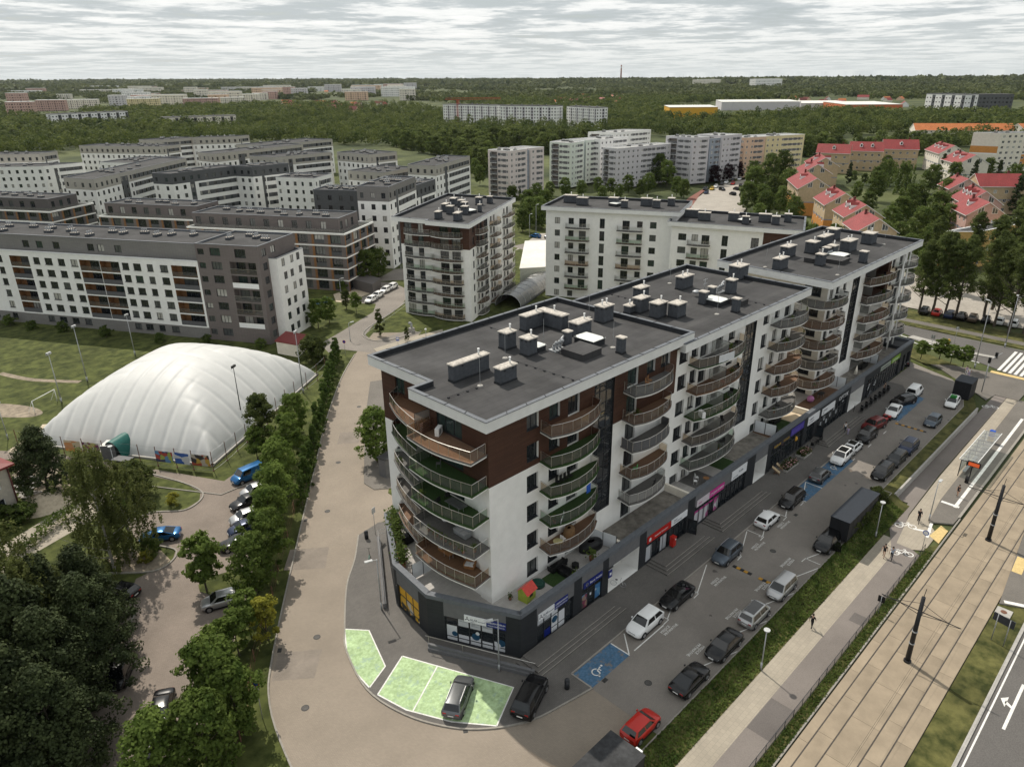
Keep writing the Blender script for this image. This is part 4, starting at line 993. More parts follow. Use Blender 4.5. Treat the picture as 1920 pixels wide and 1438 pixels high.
PEACH = mat('peach_render',(.66,.47,.34),.9,.06,1.5,wear=(.2,.05))
ORANGE = mat('orange_render',(.55,.25,.07),.9,.08,1.5,wear=(.2,.06))
TAN = mat('tan_render',(.48,.37,.24),.9,.08,1.5,wear=(.2,.06))
PINKB = mat('old_pink_render',(.50,.33,.285),.9,.08,1.5,wear=(.2,.06))
BLUEG = mat('blue_grey_render',(.30,.335,.385),.9,.06,1.5,wear=(.2,.05))
REDT = brick_mat('red_roof_tiles',(.26,.042,.042),(.21,.034,.035),(.15,.03,.025),.33,.3,.02,.6,wear=.14,wscale=.3)
ORTILE = brick_mat('orange_roof_tiles',(.50,.17,.05),(.44,.145,.045),(.25,.08,.03),.33,.3,.02,.6,wear=.14,wscale=.3)
WHF = mat('white_window_frame',(.75,.75,.74),.5,.03,3)
def az(a): return (cos(RAD(a)),sin(RAD(a)))
def go(p,a,d): return (p[0] + cos(RAD(a)) * d,p[1] + sin(RAD(a)) * d)
def vent_mesh():
 mb = MB(); mb.box(-.9,-.5,0,.9,.5,.55,0,1)
 for i in range(3): mb.tube((-.55 + .55 * i,0,.5),(-.55 + .55 * i,0,.95),.14,7,2); mb.ball((-.55 + .55 * i,0,1.05),.2,7,2)
 return mb.mesh('roof_vent',[CHIM,CHCAP,GREYM])
def roof_vents(parent,P,u,v,lu,lv,z,n,rz):
 me = cached('ventm',vent_mesh)
 for i in range(n):
  s,t = lu * (.1 + .8 * (i + random.uniform(.2,.8)) / n),lv * random.uniform(.25,.75)
  put('roof_vent',me,parent,(P[0] + u[0] * s + v[0] * t,P[1] + u[1] * s + v[1] * t,z),rz + random.choice((0,0,pi / 2)))
def volume(parent,K,aL,lL,aR,lR,z0,z1,mats,faceL=None,faceR=None,fh=.5,roof=True,cap=CAPM,felt=FELT,nv=0):
 """box seen at its corner K: left face runs K->L, right face K->R. faces: dict(zones, ops, wins)"""
 L,R = go(K,aL,lL),go(K,aR,lR); C = (L[0] + R[0] - K[0],L[1] + R[1] - K[1])
 mb = MB()
 for A_,B_,fc in ((L,K,faceL),(K,R,faceR),(R,C,None),(C,L,None)):
  fc = fc or {}
  facade(mb,A_,B_,z0,z1,0,fc.get('zones',()),fc.get('ops',()))
 build('wall',mb,mats,parent)
 for A_,B_,fc in ((L,K,faceL),(K,R,faceR)):
  for w in (fc or {}).get('wins',()):
   window(parent,A_,B_,*w[:4],w[4] if len(w) > 4 else .14,glass=w[5] if len(w) > 5 else None,frame=w[6] if len(w) > 6 else ANTHR,sill=w[7] if len(w) > 7 else False)
 if roof:
  pts = [L,K,R,C]; inn = inset(pts,.3); m2 = MB()
  m2.poly([(*p,z1 - .35) for p in inn]); build('roof',m2,[felt],parent)
  m2 = MB(); o2 = inset(pts,-.04)
  for i in range(4):
   j = (i + 1) % 4; m2.prism([o2[i],o2[j],inn[j],inn[i]],z1 - .06,z1 + .04); m2.quad((*inn[j],z1 - .36),(*inn[i],z1 - .36),(*inn[i],z1),(*inn[j],z1))
  build('coping',m2,[cap],parent)
  if nv: roof_vents(parent,K,az(aL),az(aR),lL,lR,z1 - .35,nv,RAD(aL))
 return L,R,C
def grid_face(L,z0,nfl,fh,cols,w=1.3,sill=.8,head=2.3,dep=.14,zones=(),rm=0,glass=None,frame=ANTHR,extra_ops=(),extra_wins=(),skip=()):
 ops,wins = list(extra_ops),list(extra_wins)
 for k in range(nfl):
  for i,c in enumerate(cols):
   if (k,i) in skip: continue
   ww = c[1] if isinstance(c,tuple) else w; c0 = c[0] if isinstance(c,tuple) else c
   if c0 < .1 or c0 + ww > L - .1: continue
   a,b,c_,d = c0,c0 + ww,z0 + fh * k + sill,z0 + fh * k + head
   ops.append((a,b,c_,d,dep + .03,rm,None)); wins.append((a,b,c_,d,dep,glass,frame))
 return dict(zones=list(zones),ops=ops,wins=wins)
AU,AV = 120,30
L1 = thing('apartment_building','long white apartment block with grey top floor and wooden loggias behind the air dome','apartment building')
K0 = (65.0,136.3)
def block1():
 Lx = 80.0; f = lambda s: Lx - s
 zt,FH,Z0 = 16.5,2.62,2.55
 cols,logs = [],[]
 for a,b in ((56.4,54.7),(53.3,51.3),(49.8,48.0),(46.4,44.6),(33.2,31.5),(30.4,28.5),(27.0,25.5),(23.8,21.9),(66.5,65.0),(71.8,70.2)): cols.append((f(a),a - b))
 for a,b in ((62.8,57.6),(44.1,38.9),(38.8,33.9),(21.0,14.9),(78.5,73.5)): logs.append((f(a),f(b)))
 ops,wins = [],[]
 for k in range(5):
  z = Z0 + FH * k + .2
  for c,w in cols: ops.append((c,c + w,z + .75,z + 2.25,.2,0,None)); wins.append((c,c + w,z + .75,z + 2.25,.16))
 for k in range(5):
  z = Z0 + FH * k + .1
  for a,b in logs: ops.append((a,b,z + .1,z + 2.45,1.5,1,1))
 zones = [(a,b,0,zt - .75,1) for a,b in logs] + [(0,Lx,0,2.5,2)]
 zones += [(a - .02,b + .02,Z0 + FH * k - .1,Z0 + FH * k + .2,0) for a,b in logs for k in range(6)]
 for c,w in cols: ops.append((c,c + w,.9,2.2,.2,2,None)); wins.append((c,c + w,.9,2.2,.16))
 A_,B_ = go(K0,AU,Lx),K0
 ops = [o for o in ops if o[1] < Lx - 14.4]; wins = [w for w in wins if w[1] < Lx - 14.4]
 mb = MB(); A2 = go(K0,AU,14.4); facade(mb,A_,A2,0,zt,0,zones,ops); build('wall',mb,[WHITE,WOODL,BRKG],L1)
 for w in wins: window(L1,A_,A2,*w,sill=True)
 for a,b in logs:
  for k in range(5):
   z = Z0 + FH * k + .2
   if b < Lx - 14.4:
    window(L1,go(A_,30,1.5),go(A2,30,1.5),a + 1.4,b - 1.4,z + .02,z + 2.2,-.02)
    mb = MB(); p,q = go(A_,300,a),go(A_,300,b); n = az(210)
    mb.quad((p[0],p[1],z),(q[0],q[1],z),(q[0],q[1],z + 1.0),(p[0],p[1],z + 1.0)); mb.tube((*p,z + 1.02),(*q,z + 1.02),.03,4,1)
    build('balcony_railing',mb,[MESHG if (k + int(a)) % 3 else PANE,ANTHR],L1)
 pk = go(go(K0,AU,14.4),AV,1.3); Lp = 65.6
 fcL = grid_face(Lp,zt,1,3,[(Lp - 26.0 + 7 - c,1.7) for c in (2,6.4,9.0,18,22.5,26.2)],sill=.75,head=2.3)
 volume(L1,pk,AU,Lp,AV,12.5,zt - .3,20.0,[BRKG],fcL,None,nv=14)
 mb = MB(); a_,b_ = go(K0,AU,80),go(K0,AU,14.4); c_,d_ = go(b_,AV,15),go(a_,AV,15)
 i2 = inset([a_,b_,c_,d_],.5); mb.poly([(*p,zt - .3) for p in i2]); build('terrace_floor',mb,[FELT],L1)
 mb = MB()
 P = [a_,b_,c_,d_]; o2 = inset(P,-.05)
 for i in (0,2,3): mb.prism([o2[i],o2[(i + 1) % 4],i2[(i + 1) % 4],i2[i]],zt - .02,zt + .25)
 build('coping',mb,[FASCIA],L1)
 mb = MB(); facade(mb,c_,d_,0,zt); build('wall',mb,[WHITE],L1)
 lL = 14.4; g = lambda s: lL - s
 ops,wins,zones = [],[],[]
 for k in range(7):
  z = .3 + 2.83 * k
  for a,b,lo,hi in ((14.0,12.5,.9,2.1),(11.1,8.7,.8,2.4)):
   ops.append((g(a),g(b),z + lo,z + hi,.25,0,None)); wins.append((g(a),g(b),z + lo,z + hi,.2))
  if 0 < k < 6: ops.append((g(6.9),g(.9),z + .1,z + 2.6,1.5,0,0))
  elif k == 6: ops.append((g(5.4),g(2.9),z + .6,z + 2.4,.25,0,None)); wins.append((g(5.4),g(2.9),z + .6,z + 2.4,.2))
 fl = dict(zones=zones,ops=ops,wins=wins)
 fr = grid_face(9.5,.3,7,2.83,[(1.2,1.5),(4.4,1.6)],sill=.8,head=2.3)
 volume(L1,K0,AU,lL,AV,13.6,0,20.4,[BRKT],fl,fr,nv=4)
 A_,B_ = go(go(K0,AU,lL),AV,1.5),go(K0,AV,1.5)
 for k in range(1,6):
  z = .3 + 2.83 * k
  window(L1,A_,B_,g(6.4),g(4.3),z + .12,z + 2.3,-.02); window(L1,A_,B_,g(3.6),g(1.7),z + .12,z + 2.3,-.02)
  p,q = go(K0,AU,6.9),go(K0,AU,.9); mb = MB(); mb.quad((*p,z + .1),(*q,z + .1),(*q,z + 1.15),(*p,z + 1.15)); mb.tube((*p,z + 1.16),(*q,z + 1.16),.03,4,1)
  build('balcony_railing',mb,[(PANE,WHITEP,PANEB)[k % 3],STEEL],L1)
 kw = go(go(K0,AV,3.2),AU,-1.9)
 ops,wins = [],[]
 for k in range(6):
  z = .4 + 2.85 * k
  for s in (1.5,4.4,7.3): o_ = .45 * ((k + int(s)) % 2); ops.append((s + o_,s + o_ + 1.3,z + .7,z + 2.3,.2,0,None)); wins.append((s + o_,s + o_ + 1.3,z + .7,z + 2.3,.16))
 volume(L1,kw,AU,5,AV,10.2,0,17.4,[WHITE],None,dict(ops=ops,wins=wins))
 bush = go(go(kw,AU,2.2),AV,4.5)
block1()
def brown_block(K,lL,lR,zt,label,mat_top=BRKT,nL=6,pent=(3.0,3.0)):
 T = thing('apartment_building',label,'apartment building',group='brown banded apartment blocks')
 n = int(zt // 2.95); FH = zt / n
 def face(L,wood):
  ops,wins,zones = [],[],[]
  k0 = int(L / 4.2)
  for k in range(n):
   z = FH * k; zones.append((0,L,z + FH - .35,z + FH,1))
   for i in range(k0):
    s = L * (i + .12) / k0; w = L * .62 / k0
    if s + w > L - .3: continue
    zones.append((s - .7,s,z,z + FH - .35,2))
    ops.append((s,s + w,z + .35,z + FH - .45,.35,3,None)); wins.append((s,s + w,z + .35,z + FH - .45,.3))
  return dict(zones=zones,ops=ops,wins=wins)
 L,R,C = volume(T,K,AU,lL,AV,lR,0,zt,[mat_top,WHITE,WOODL,DKGR],face(lL,1),face(lR,1),cap=FASCIA)
 for A_,ln,a in ((L,lL,AU),(K,lR,AV)):
  k0 = int(ln / 4.2)
  for k in range(1,n):
   for i in range(k0):
    if (i + k) % 2: continue
    s = ln * (i + .12) / k0; w = ln * .62 / k0
    p = go(L,300,s) if a == AU else go(K,AV,s); q = go(L,300,s + w) if a == AU else go(K,AV,s + w)
    mb = MB(); mb.quad((*p,FH * k + .3),(*q,FH * k + .3),(*q,FH * k + 1.3),(*p,FH * k + 1.3)); build('balcony_railing',mb,[DKGR],T)
 kp = go(go(K,AU,pent[0]),AV,pent[1])
 fL = grid_face(lL - pent[0],zt,1,3,[(1 + i * 4.1,1.6) for i in range(int((lL - 4) / 4.1))],sill=.3,head=2.3)
 fR = grid_face(lR - 2 * pent[1],zt,1,3,[(1 + i * 3,1.2) for i in range(int((lR - 7) / 3))],sill=.3,head=2.3)
 volume(T,kp,AU,lL - pent[0],AV,lR - 2 * pent[1],zt - .3,zt + 3.2,[mat_top],fL,fR,nv=max(3,int(lL / 5)))
 mb = MB()
 for a,b in ((go(L,AV,.3),go(K,AV,.3)),(go(K,AU,.3),go(R,AU,.3))):
  mb.quad((*a,zt),(*b,zt),(*b,zt + 1.0),(*a,zt + 1.0)); mb.tube((*a,zt + 1.0),(*b,zt + 1.0),.03,4,1)
 build('terrace_railing',mb,[PANE,ANTHR],T)
 return T
brown_block((98.9,158.6),46,17,14.8,'brown apartment block with white storey bands beside the blue playground mat')
brown_block((82.5,205.0),34,16,14.8,'brown apartment block between the long white block and the tall grey and white block',BRKT)
brown_block((57.8,253.0),60,17,14.8,'darker brown apartment block at the left picture edge behind the long white block',BRKD)
def estate(label,K,aL,lL,aR,lR,z,top=BRKB,under=WHITE,frame=True,z0=0.0,nv=8,split=None,bandL=False,bandR=True,cat='apartment building'):
 T = thing('apartment_building',label,cat,group='grey and white apartment blocks of the estate')
 n = max(3,int(round((z - .8) / 3.0))); FH = (z - .8) / n; spl = split if split is not None else z - .8 - FH
 def face(L,band):
  zones = []; cols = []
  m = max(1,int(L / 3.1))
  for i in range(m): cols.append((L * (i + .28) / m,1.25 if (i % 3) else 1.0))
  zones.append((0,L,z0,spl - .1,1))
  if band and L > 9:
   zones.append((L * .34,L - .5,z0,spl - .1,1))
   for k in range(n): zones.append((L * .36,L - 1.2,z0 + FH * k + .7,z0 + FH * k + 2.25,2))
   zones.append((L * .24,L * .31,z0,spl + 2.4,2))
  return grid_face(L,z0,n,FH,cols,sill=.75,head=2.25,zones=zones,dep=.18)
 volume(T,K,aL,lL,aR,lR,z0,z,[top,under,DKGR],face(lL,bandL),face(lR,bandR),nv=nv)
 return T
ES = [
 ('beige and white estate block at the far left edge below the poplar',(95.3,409.2),140,60,41,12.9,19.2,BRKB,WHITE),
 ('lower white banded estate wing at the left edge',(89.6,384.5),140,55,10,18,15.8,WHITE,WHITE),
 ('beige and white estate block with a long window front left of the dark grey block',(81.6,288.8),112,15,42,70,19.0,BRKB,WHITE),
 ('long beige estate block with a white lower band at the back left of the estate',(149.3,403.6),122,50,25,13,19.0,BRKB,WHITE),
 ('beige and white estate block at the back edge of the estate by the wood',(160.4,442.2),105,14,8,23,19.5,BRKB,WHITE),
 ('beige estate block with black roof edge nearest the wood behind',(203.8,431.6),150,25,23,10,19.5,BRKB,WHITE),
 ('long low beige estate block with a white right end in the middle of the estate',(150.3,344.4),100,13,14,55,19.0,BRKB,WHITE),
 ('dark grey and white estate block with horizontal white window frames',(106.1,282.9),115,9,13,30,19.0,DKGR,WHITE),
 ('dark grey estate wing with white frames joining the dark grey block',(136.5,281),112,10,0,16,19.0,DKGR,WHITE),
 ('white estate block with balconies and a plain white gable',(147.4,253.5),117,17,32,15,15.8,WHITE,WHITE),
 ('beige estate block with white corner frames in the middle right of the estate',(160.1,307.7),105,15,2,30,19.0,BRKB,WHITE),
 ('beige estate block with a plain beige gable towards the wood',(193.9,284.3),97,22,3,16,19.0,BRKB,WHITE),
 ('low white estate wing with small balconies in front of the plain beige gable',(176,250),105,18,15,22,15.5,BRKB,WHITE),
 ('beige topped white estate block at the right end of the estate',(185.3,227.5),108,13,27,37,19.0,BRKB,WHITE),
 ('tall dark grey and white estate tower block behind the brown block',(121.3,169.9),120,9.6,33,23,22.9,BRKG,WHITE),
 ('low dark grey estate wing left of the tall grey and white block',(125.9,192.1),120,15,33,10,19.3,DKGR,DKGR),
 ('white banded estate wing to the right of the tall grey and white block',(142.7,185.9),120,8,27,16,19.6,DKGR,WHITE),
 ('white estate block half hidden at the back left',(118,345),120,22,30,26,17.5,WHITE,WHITE),
 ('far beige estate block behind the long low block',(190,372),110,20,10,46,18.5,BRKB,WHITE),
]
for r in ES: estate(*r)
def band_balcony(parent,key,outline,z,floor,pane): return balcony(parent,key,outline,z,floor=floor,pane=pane,split=False,step=1.5)
T2 = thing('apartment_building','white nine storey point block with brown top floors and curved balconies on a lawn','apartment building')
def tower2():
 K = (103.6,117.0); aL,aR = 109,29.2; lL,lR = 17.6,34.0; zr = 22.3; FH = 2.62
 wl = zr - 1.0; zb = .6; fl = [zb + FH * k for k in range(8)]
 L = go(K,aL,lL); zone = [(0,99,fl[6] - .1,99,1)]
 ops,wins = [],[]
 for k,z in enumerate(fl):
  for a,b in ((1.0,3.0),(4.6,6.0),(10.2,12.4),(13.2,15.4)): ops.append((a,b,z + .05,z + 2.2,.2,1 if k > 5 else 0,None)); wins.append((a,b,z + .05,z + 2.2,.18))
 fL = dict(zones=zone,ops=ops,wins=wins)
 ops,wins = [],[]
 for k,z in enumerate(fl):
  for a,b,lo in ((2.2,3.3,.5),(5.2,6.3,.5),(7.4,8.9,.05),(15.2,16.4,.5),(17.4,18.8,.05),(26.0,27.2,.5),(28.6,30.2,.05)): ops.append((a,b,z + lo,z + 2.2,.2,1 if k > 5 and b < 11 else 0,None)); wins.append((a,b,z + lo,z + 2.2,.18))
 ops.append((10.6,13.0,3.4,zr - 1.3,.2,2,None))
 fR = dict(zones=[(0,10.6,fl[6] - .1,99,1)],ops=ops,wins=wins)
 volume(T2,K,aL,lL,aR,lR,0,wl,[WHITE,WOOD,ANTHR],fL,fR,roof=False)
 p,q = go(K,aR,11.8),None; mb = MB()
 A_,B_ = K,go(K,aR,lR); window(T2,A_,B_,10.6,13.0,3.4,zr - 1.3,.18,glass=GLSTAIR,mull=1)
 oK = go(go(K,aL,-.9),aR,-.9)
 R_ = [go(oK,aL,lL + 2.6),go(go(oK,aL,lL * .62),aR,0),go(go(oK,aL,lL * .62),aR,-1.2),go(oK,aR,-1.2),go(oK,aR,lR + 1.2),go(go(oK,aR,lR + 1.2),aL,lL + 2.6)]
 roof_parts(T2,R_,zr,fh=1.0,joints=4)
 nL,nR = az(aL + 90),az(aR - 90)
 def ol(P0,a,n,w,d,ang): return [go(P0,a,0),*(go(go(P0,a,w * t),ang,d * (1 - .45 * (2 * t - 1) ** 2)) for t in (.02,.25,.5,.75,.98)),go(P0,a,w)]
 for k,z in enumerate(fl):
  fm = (BALCF,BALCB,DECK)[k % 3]; pm = (PANE,PANEB,PANEG)[(k + 1) % 3]
  o1 = ol(go(K,aL,9.2),aL + 180,0,7.6,1.9,aL + 90)
  balcony(T2,'T2a',o1,z,floor=fm,pane=pm,split=False,step=1.3)
  balcony(T2,'T2b',ol(go(K,aL,16.4),aL + 180,0,7.0,1.35,aL + 90),z,floor=BALCF,pane=(PANEG,PANE)[k % 2],split=False,step=1.3)
  for j,(s,w) in enumerate(((4.2,6.0),(14.4,6.2),(25.0,8.0))):
   balcony(T2,'T2r%d' % j,ol(go(K,aR,s),aR,0,w,1.7,aR - 90),z,floor=(BALCF,DECK)[(k + j) % 2],pane=(PANE,PANEB)[(k * j) % 2],split=False,step=1.4)
 for s,t,w,d,h in ((3.5,4.0,2.6,1.2,1.8),(3.6,9.0,2.0,1.1,1.7),(11,5,1.6,1.4,1.9),(10,8.5,1.6,1.4,1.9),(13,11,2.4,1.2,1.8),(16,7,1.5,1.3,1.9),(19,9,1.6,1.4,1.8),(21,12,2.0,1.3,1.8),(24,6,1.4,1.4,1.9),(27,4,1.2,1.2,1.8),(15,2.6,.8,.8,1.8)):
  p = go(go(K,aR,s),aL,t); chimney(T2,p[0] - w / 2,p[1] - d / 2,p[0] + w / 2,p[1] + d / 2,zr - .6,h,1,RAD(aR))
 p = go(go(K,aR,13),aL,4.6); skylight(T2,p[0] - 1.2,p[1] - 1.2,p[0] + 1.2,p[1] + 1.2,zr - .6,.9)
tower2()
T3 = thing('apartment_building','long white slab block with rows of small balconies behind the first grey roof','apartment building')
def slab3():
 K = (145.5,90.3); aR = 23.6; zr = 22.0; FH = 2.95; fl = [-.4 + FH * k for k in range(7)]
 for K,aL,lL,zt,cols,bal,brown in (((144.2,91.6),115.7,31.0,22.2,((2.2,1.3,.7),(5.6,1.3,.7),(8.2,1.7,.05),(13.2,1.2,-.4),(18.6,1.7,.05),(22.0,1.3,.7),(25.0,1.5,.7)),((5.0,5.8),(17.4,6.0)),None),
         ((150.6,65.6),110.0,27.0,20.6,((1.6,1.8,.7),(4.6,1.4,.7),(6.8,1.7,.05),(11.2,1.3,-.4),(17.4,1.6,-.4),(21.4,1.5,.6),(24.4,1.6,.05)),((3.8,5.0),(20.2,6.4)),19.8)):
  ops,wins = [],[]
  for k in range(7):
   z = fl[k] + (zt - 22.2)
   for s,w,lo in cols:
    hi = 2.2 if lo >= 0 else 2.4; ops.append((s,s + w,z + max(lo,.1),z + hi,.2,0,None)); wins.append((s,s + w,z + max(lo,.1),z + hi,.18))
  zones = [(brown,lL,10.5,99,1)] if brown else []
  L,R,C = volume(T3,K,aL,lL,aR,15.5,0,zt - 1.0,[WHITE,WOOD],dict(zones=zones,ops=[o for o in ops if o[2] > 0],wins=[w for w in wins if w[2] > 0]),None,roof=False)
  Rf = [go(go(L,aL,.9),aR,-1.0),go(go(K,aL,-.9),aR,-1.0),go(go(R,aL,-.9),aR,.9),go(go(C,aL,.9),aR,.9)]
  roof_parts(T3,Rf,zt,fh=1.0,joints=4)
  for s,w in bal:
   for k in range(1,7):
    z = fl[k] + (zt - 22.2); P0 = go(L,aL + 180,s)
    o1 = [P0,*(go(go(P0,aL + 180,w * t),aL + 90,1.5 * (1 - .3 * (2 * t - 1) ** 2)) for t in (.01,.25,.5,.75,.99)),go(P0,aL + 180,w)]
    balcony(T3,'T3%.1f%.1f' % (s,lL),o1,z,floor=(BALCF,BALCB)[k % 2],pane=(PANE,PANEG,PANE,PANEB)[k % 4],split=False,step=1.4)
  for s,t,w,d,h in ((3,9,1.6,3.2,1.9),(6.5,6,1.4,2.6,1.9),(13,8,1.6,2.2,1.9),(16,5,1.2,1.4,1.8),(20,9,1.4,2.6,1.9),(22.5,7,1.3,1.6,1.9),(25,11,1.5,1.5,1.9)):
   p = go(go(L,aL + 180,s * lL / 28),aR,t); chimney(T3,p[0] - w / 2,p[1] - d / 2,p[0] + w / 2,p[1] + d / 2,zt - .6,h,1,RAD(aR))
  p = go(go(L,aL + 180,15),aR,7); skylight(T3,p[0] - 1.1,p[1] - 1.1,p[0] + 1.1,p[1] + 1.1,zt - .6,.9)
slab3()
HALL = thing('low_hall','low commercial hall with a pale flat roof between the point block and the slab block','hall')
HROOF = mat('pale_sheet_roof',(.62,.61,.57),.7,.06,1.5,wear=(.2,.1))
hp = [G(975,503,4.5),G(1022,500,4.5),G(1040,450,4.5),G(985,452,4.5)]
mb = MB(); mb.prism(hp,0,4.3,0,1); build('wall',mb,[mat('pale_green_sheet_wall',(.42,.44,.38),.7,.08,2),HROOF],HALL)
mb = MB(); o2 = inset(hp,-.15); mb.prism(o2,4.3,4.5); build('roof',mb,[HROOF],HALL)
ARC = thing('garage_ramp_canopy','arched translucent canopy over the garage ramp beside the point block','canopy')
def arch():
 a0,a1 = G(938,575),G(1010,525); a = math.degrees(atan2(a1[1] - a0[1],a1[0] - a0[0])); L = hypot(a1[0] - a0[0],a1[1] - a0[1]); w = 6.6
 rows = [[(*go(go(a0,a,L * j / 8),a - 90,w * (.5 + .5 * -cos(pi * t / 10)) - w * .2),.5 + 2.7 * sin(pi * t / 10)) for t in range(11)] for j in range(9)]
 mb = MB(); mb.grid(rows); build('canopy_sheet',mb,[mat('smoked_polycarbonate',(.16,.16,.155),.25,.1,3,spec=.6)],ARC)
 for j in range(9): m_ = MB(); m_.path(rows[j],.08,5); build('canopy_rib',m_,[GREYM],ARC)
 mb = MB()
 for t in (0,10): mb.path([r[t] for r in rows],.1,5); mb.quad((*rows[0][t][:2],0),(*rows[-1][t][:2],0),rows[-1][t],rows[0][t])
 build('ramp_side_wall',mb,[DKGR],ARC)
arch()
def pastel(label,K,aL,lL,aR,lR,z,m,n=8,wing=None,grp='pastel high rise towers',strip_m=GREYCL,frame=WHF):
 T = thing('tower_block',label,'tower block',group=grp); FH = (z - .8) / n
 def face(L,a,balc):
  cols = [(L * (i + .3) / max(1,int(L / 3.0)),1.1) for i in range(max(1,int(L / 3.0)))]
  zones = []
  if L > 7:
   for k in range(n): zones.append((L * .45,L * .9,FH * k + .9,FH * k + 2.1,1))
  fc = grid_face(L,0,n,FH,cols,sill=.9,head=2.1,zones=zones,dep=.12,frame=frame)
  if balc and L > 8:
   fc['ops'] = [o for o in fc['ops'] if not (L * .1 < o[0] < L * .42)]; fc['wins'] = [o for o in fc['wins'] if not (L * .1 < o[0] < L * .42)]
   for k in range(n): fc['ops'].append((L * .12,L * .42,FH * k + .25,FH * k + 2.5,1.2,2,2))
  return fc
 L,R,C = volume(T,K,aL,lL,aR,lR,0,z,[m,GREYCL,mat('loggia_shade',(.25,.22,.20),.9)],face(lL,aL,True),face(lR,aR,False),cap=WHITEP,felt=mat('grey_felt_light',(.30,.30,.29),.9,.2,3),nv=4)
 if lL > 8:
  for k in range(n):
   p,q = go(L,aL + 180,lL * .12),go(L,aL + 180,lL * .42); mb = MB(); z_ = FH * k + .25
   o = [p,go(p,aL + 90,.5),go(q,aL + 90,.5),q]; mb.prism(o,z_ - .15,z_);
   for a,b in zip(o,o[1:]): mb.quad((*a,z_),(*b,z_),(*b,z_ + 1),(*a,z_ + 1),1)
   build('balcony',mb,[WHITEP,GREYCL],T)
 if wing:
  a,d,w,e = wing; k2 = go(go(K,aR,lR + a),aL,d); volume(T,k2,aL,max(6,lL - d),aR - 12,w,0,z + e,[m,GREYCL],face(6,0,False),face(w,0,False),cap=WHITEP,felt=MATS['grey_felt_light'])
  mb = MB(); p = go(K,aR,lR); q = go(p,aR,a); mb.prism([go(p,aL,d + .8),go(q,aL,d + .8),go(q,aL,d + 3),go(p,aL,d + 3)],0,z - .8); build('stair_core',mb,[BLUEG],T)
  for k in range(n): window(T,go(p,aL,d + .8),go(q,aL,d + .8),a * .25,a * .75,FH * k + .3,FH * k + 2.6,.06)
 return T
pastel('pale pink tower block with grey window bands, leftmost of the pastel towers',(235.8,237.5),100,12,6,12.5,20.2,PINKT,8,(3.2,.6,8.2,0))
pastel('pale mint tower block with grey window bands right of the pink one',(277.7,237.7),96,13,12,13,20.8,MINTT,8,(3.0,.6,8.6,0))
pastel('white tower block standing behind the mint and lilac towers',(330,252),115,15,-4,30,22,WHITE,8)
pastel('pale lilac slab block facing the road with white windows',(288.3,218.4),88,9,-7,38,18.6,LILAC,7)
pastel('lower lilac wing with a rounded end beside the road of parked cars',(327.5,212.6),85,8,-7,12,14.2,LILAC,5)
pastel('grey white tower block behind the dark red trees',(326,201.5),88,16,-20,10,22,LILAC,8)
pastel('blue grey tower block between grey towers behind the dark red trees',(338,199),90,14,-12,8,21,BLUEG,8)
pastel('grey tower block rightmost behind the dark red trees',(345.2,196.4),95,14,-9,15,22,LILAC,8)
pastel('white tower block partly hidden behind the lilac slab block',(300,238),96,13,-2,22,21,WHITE,8)
pastel('peach block at the end of the road of parked cars',(364,194),80,12,-18,14,20,PEACH,7)
pastel('pale yellow block right of the peach block',(378.5,190),80,12,-22,26,20,YELL,7)
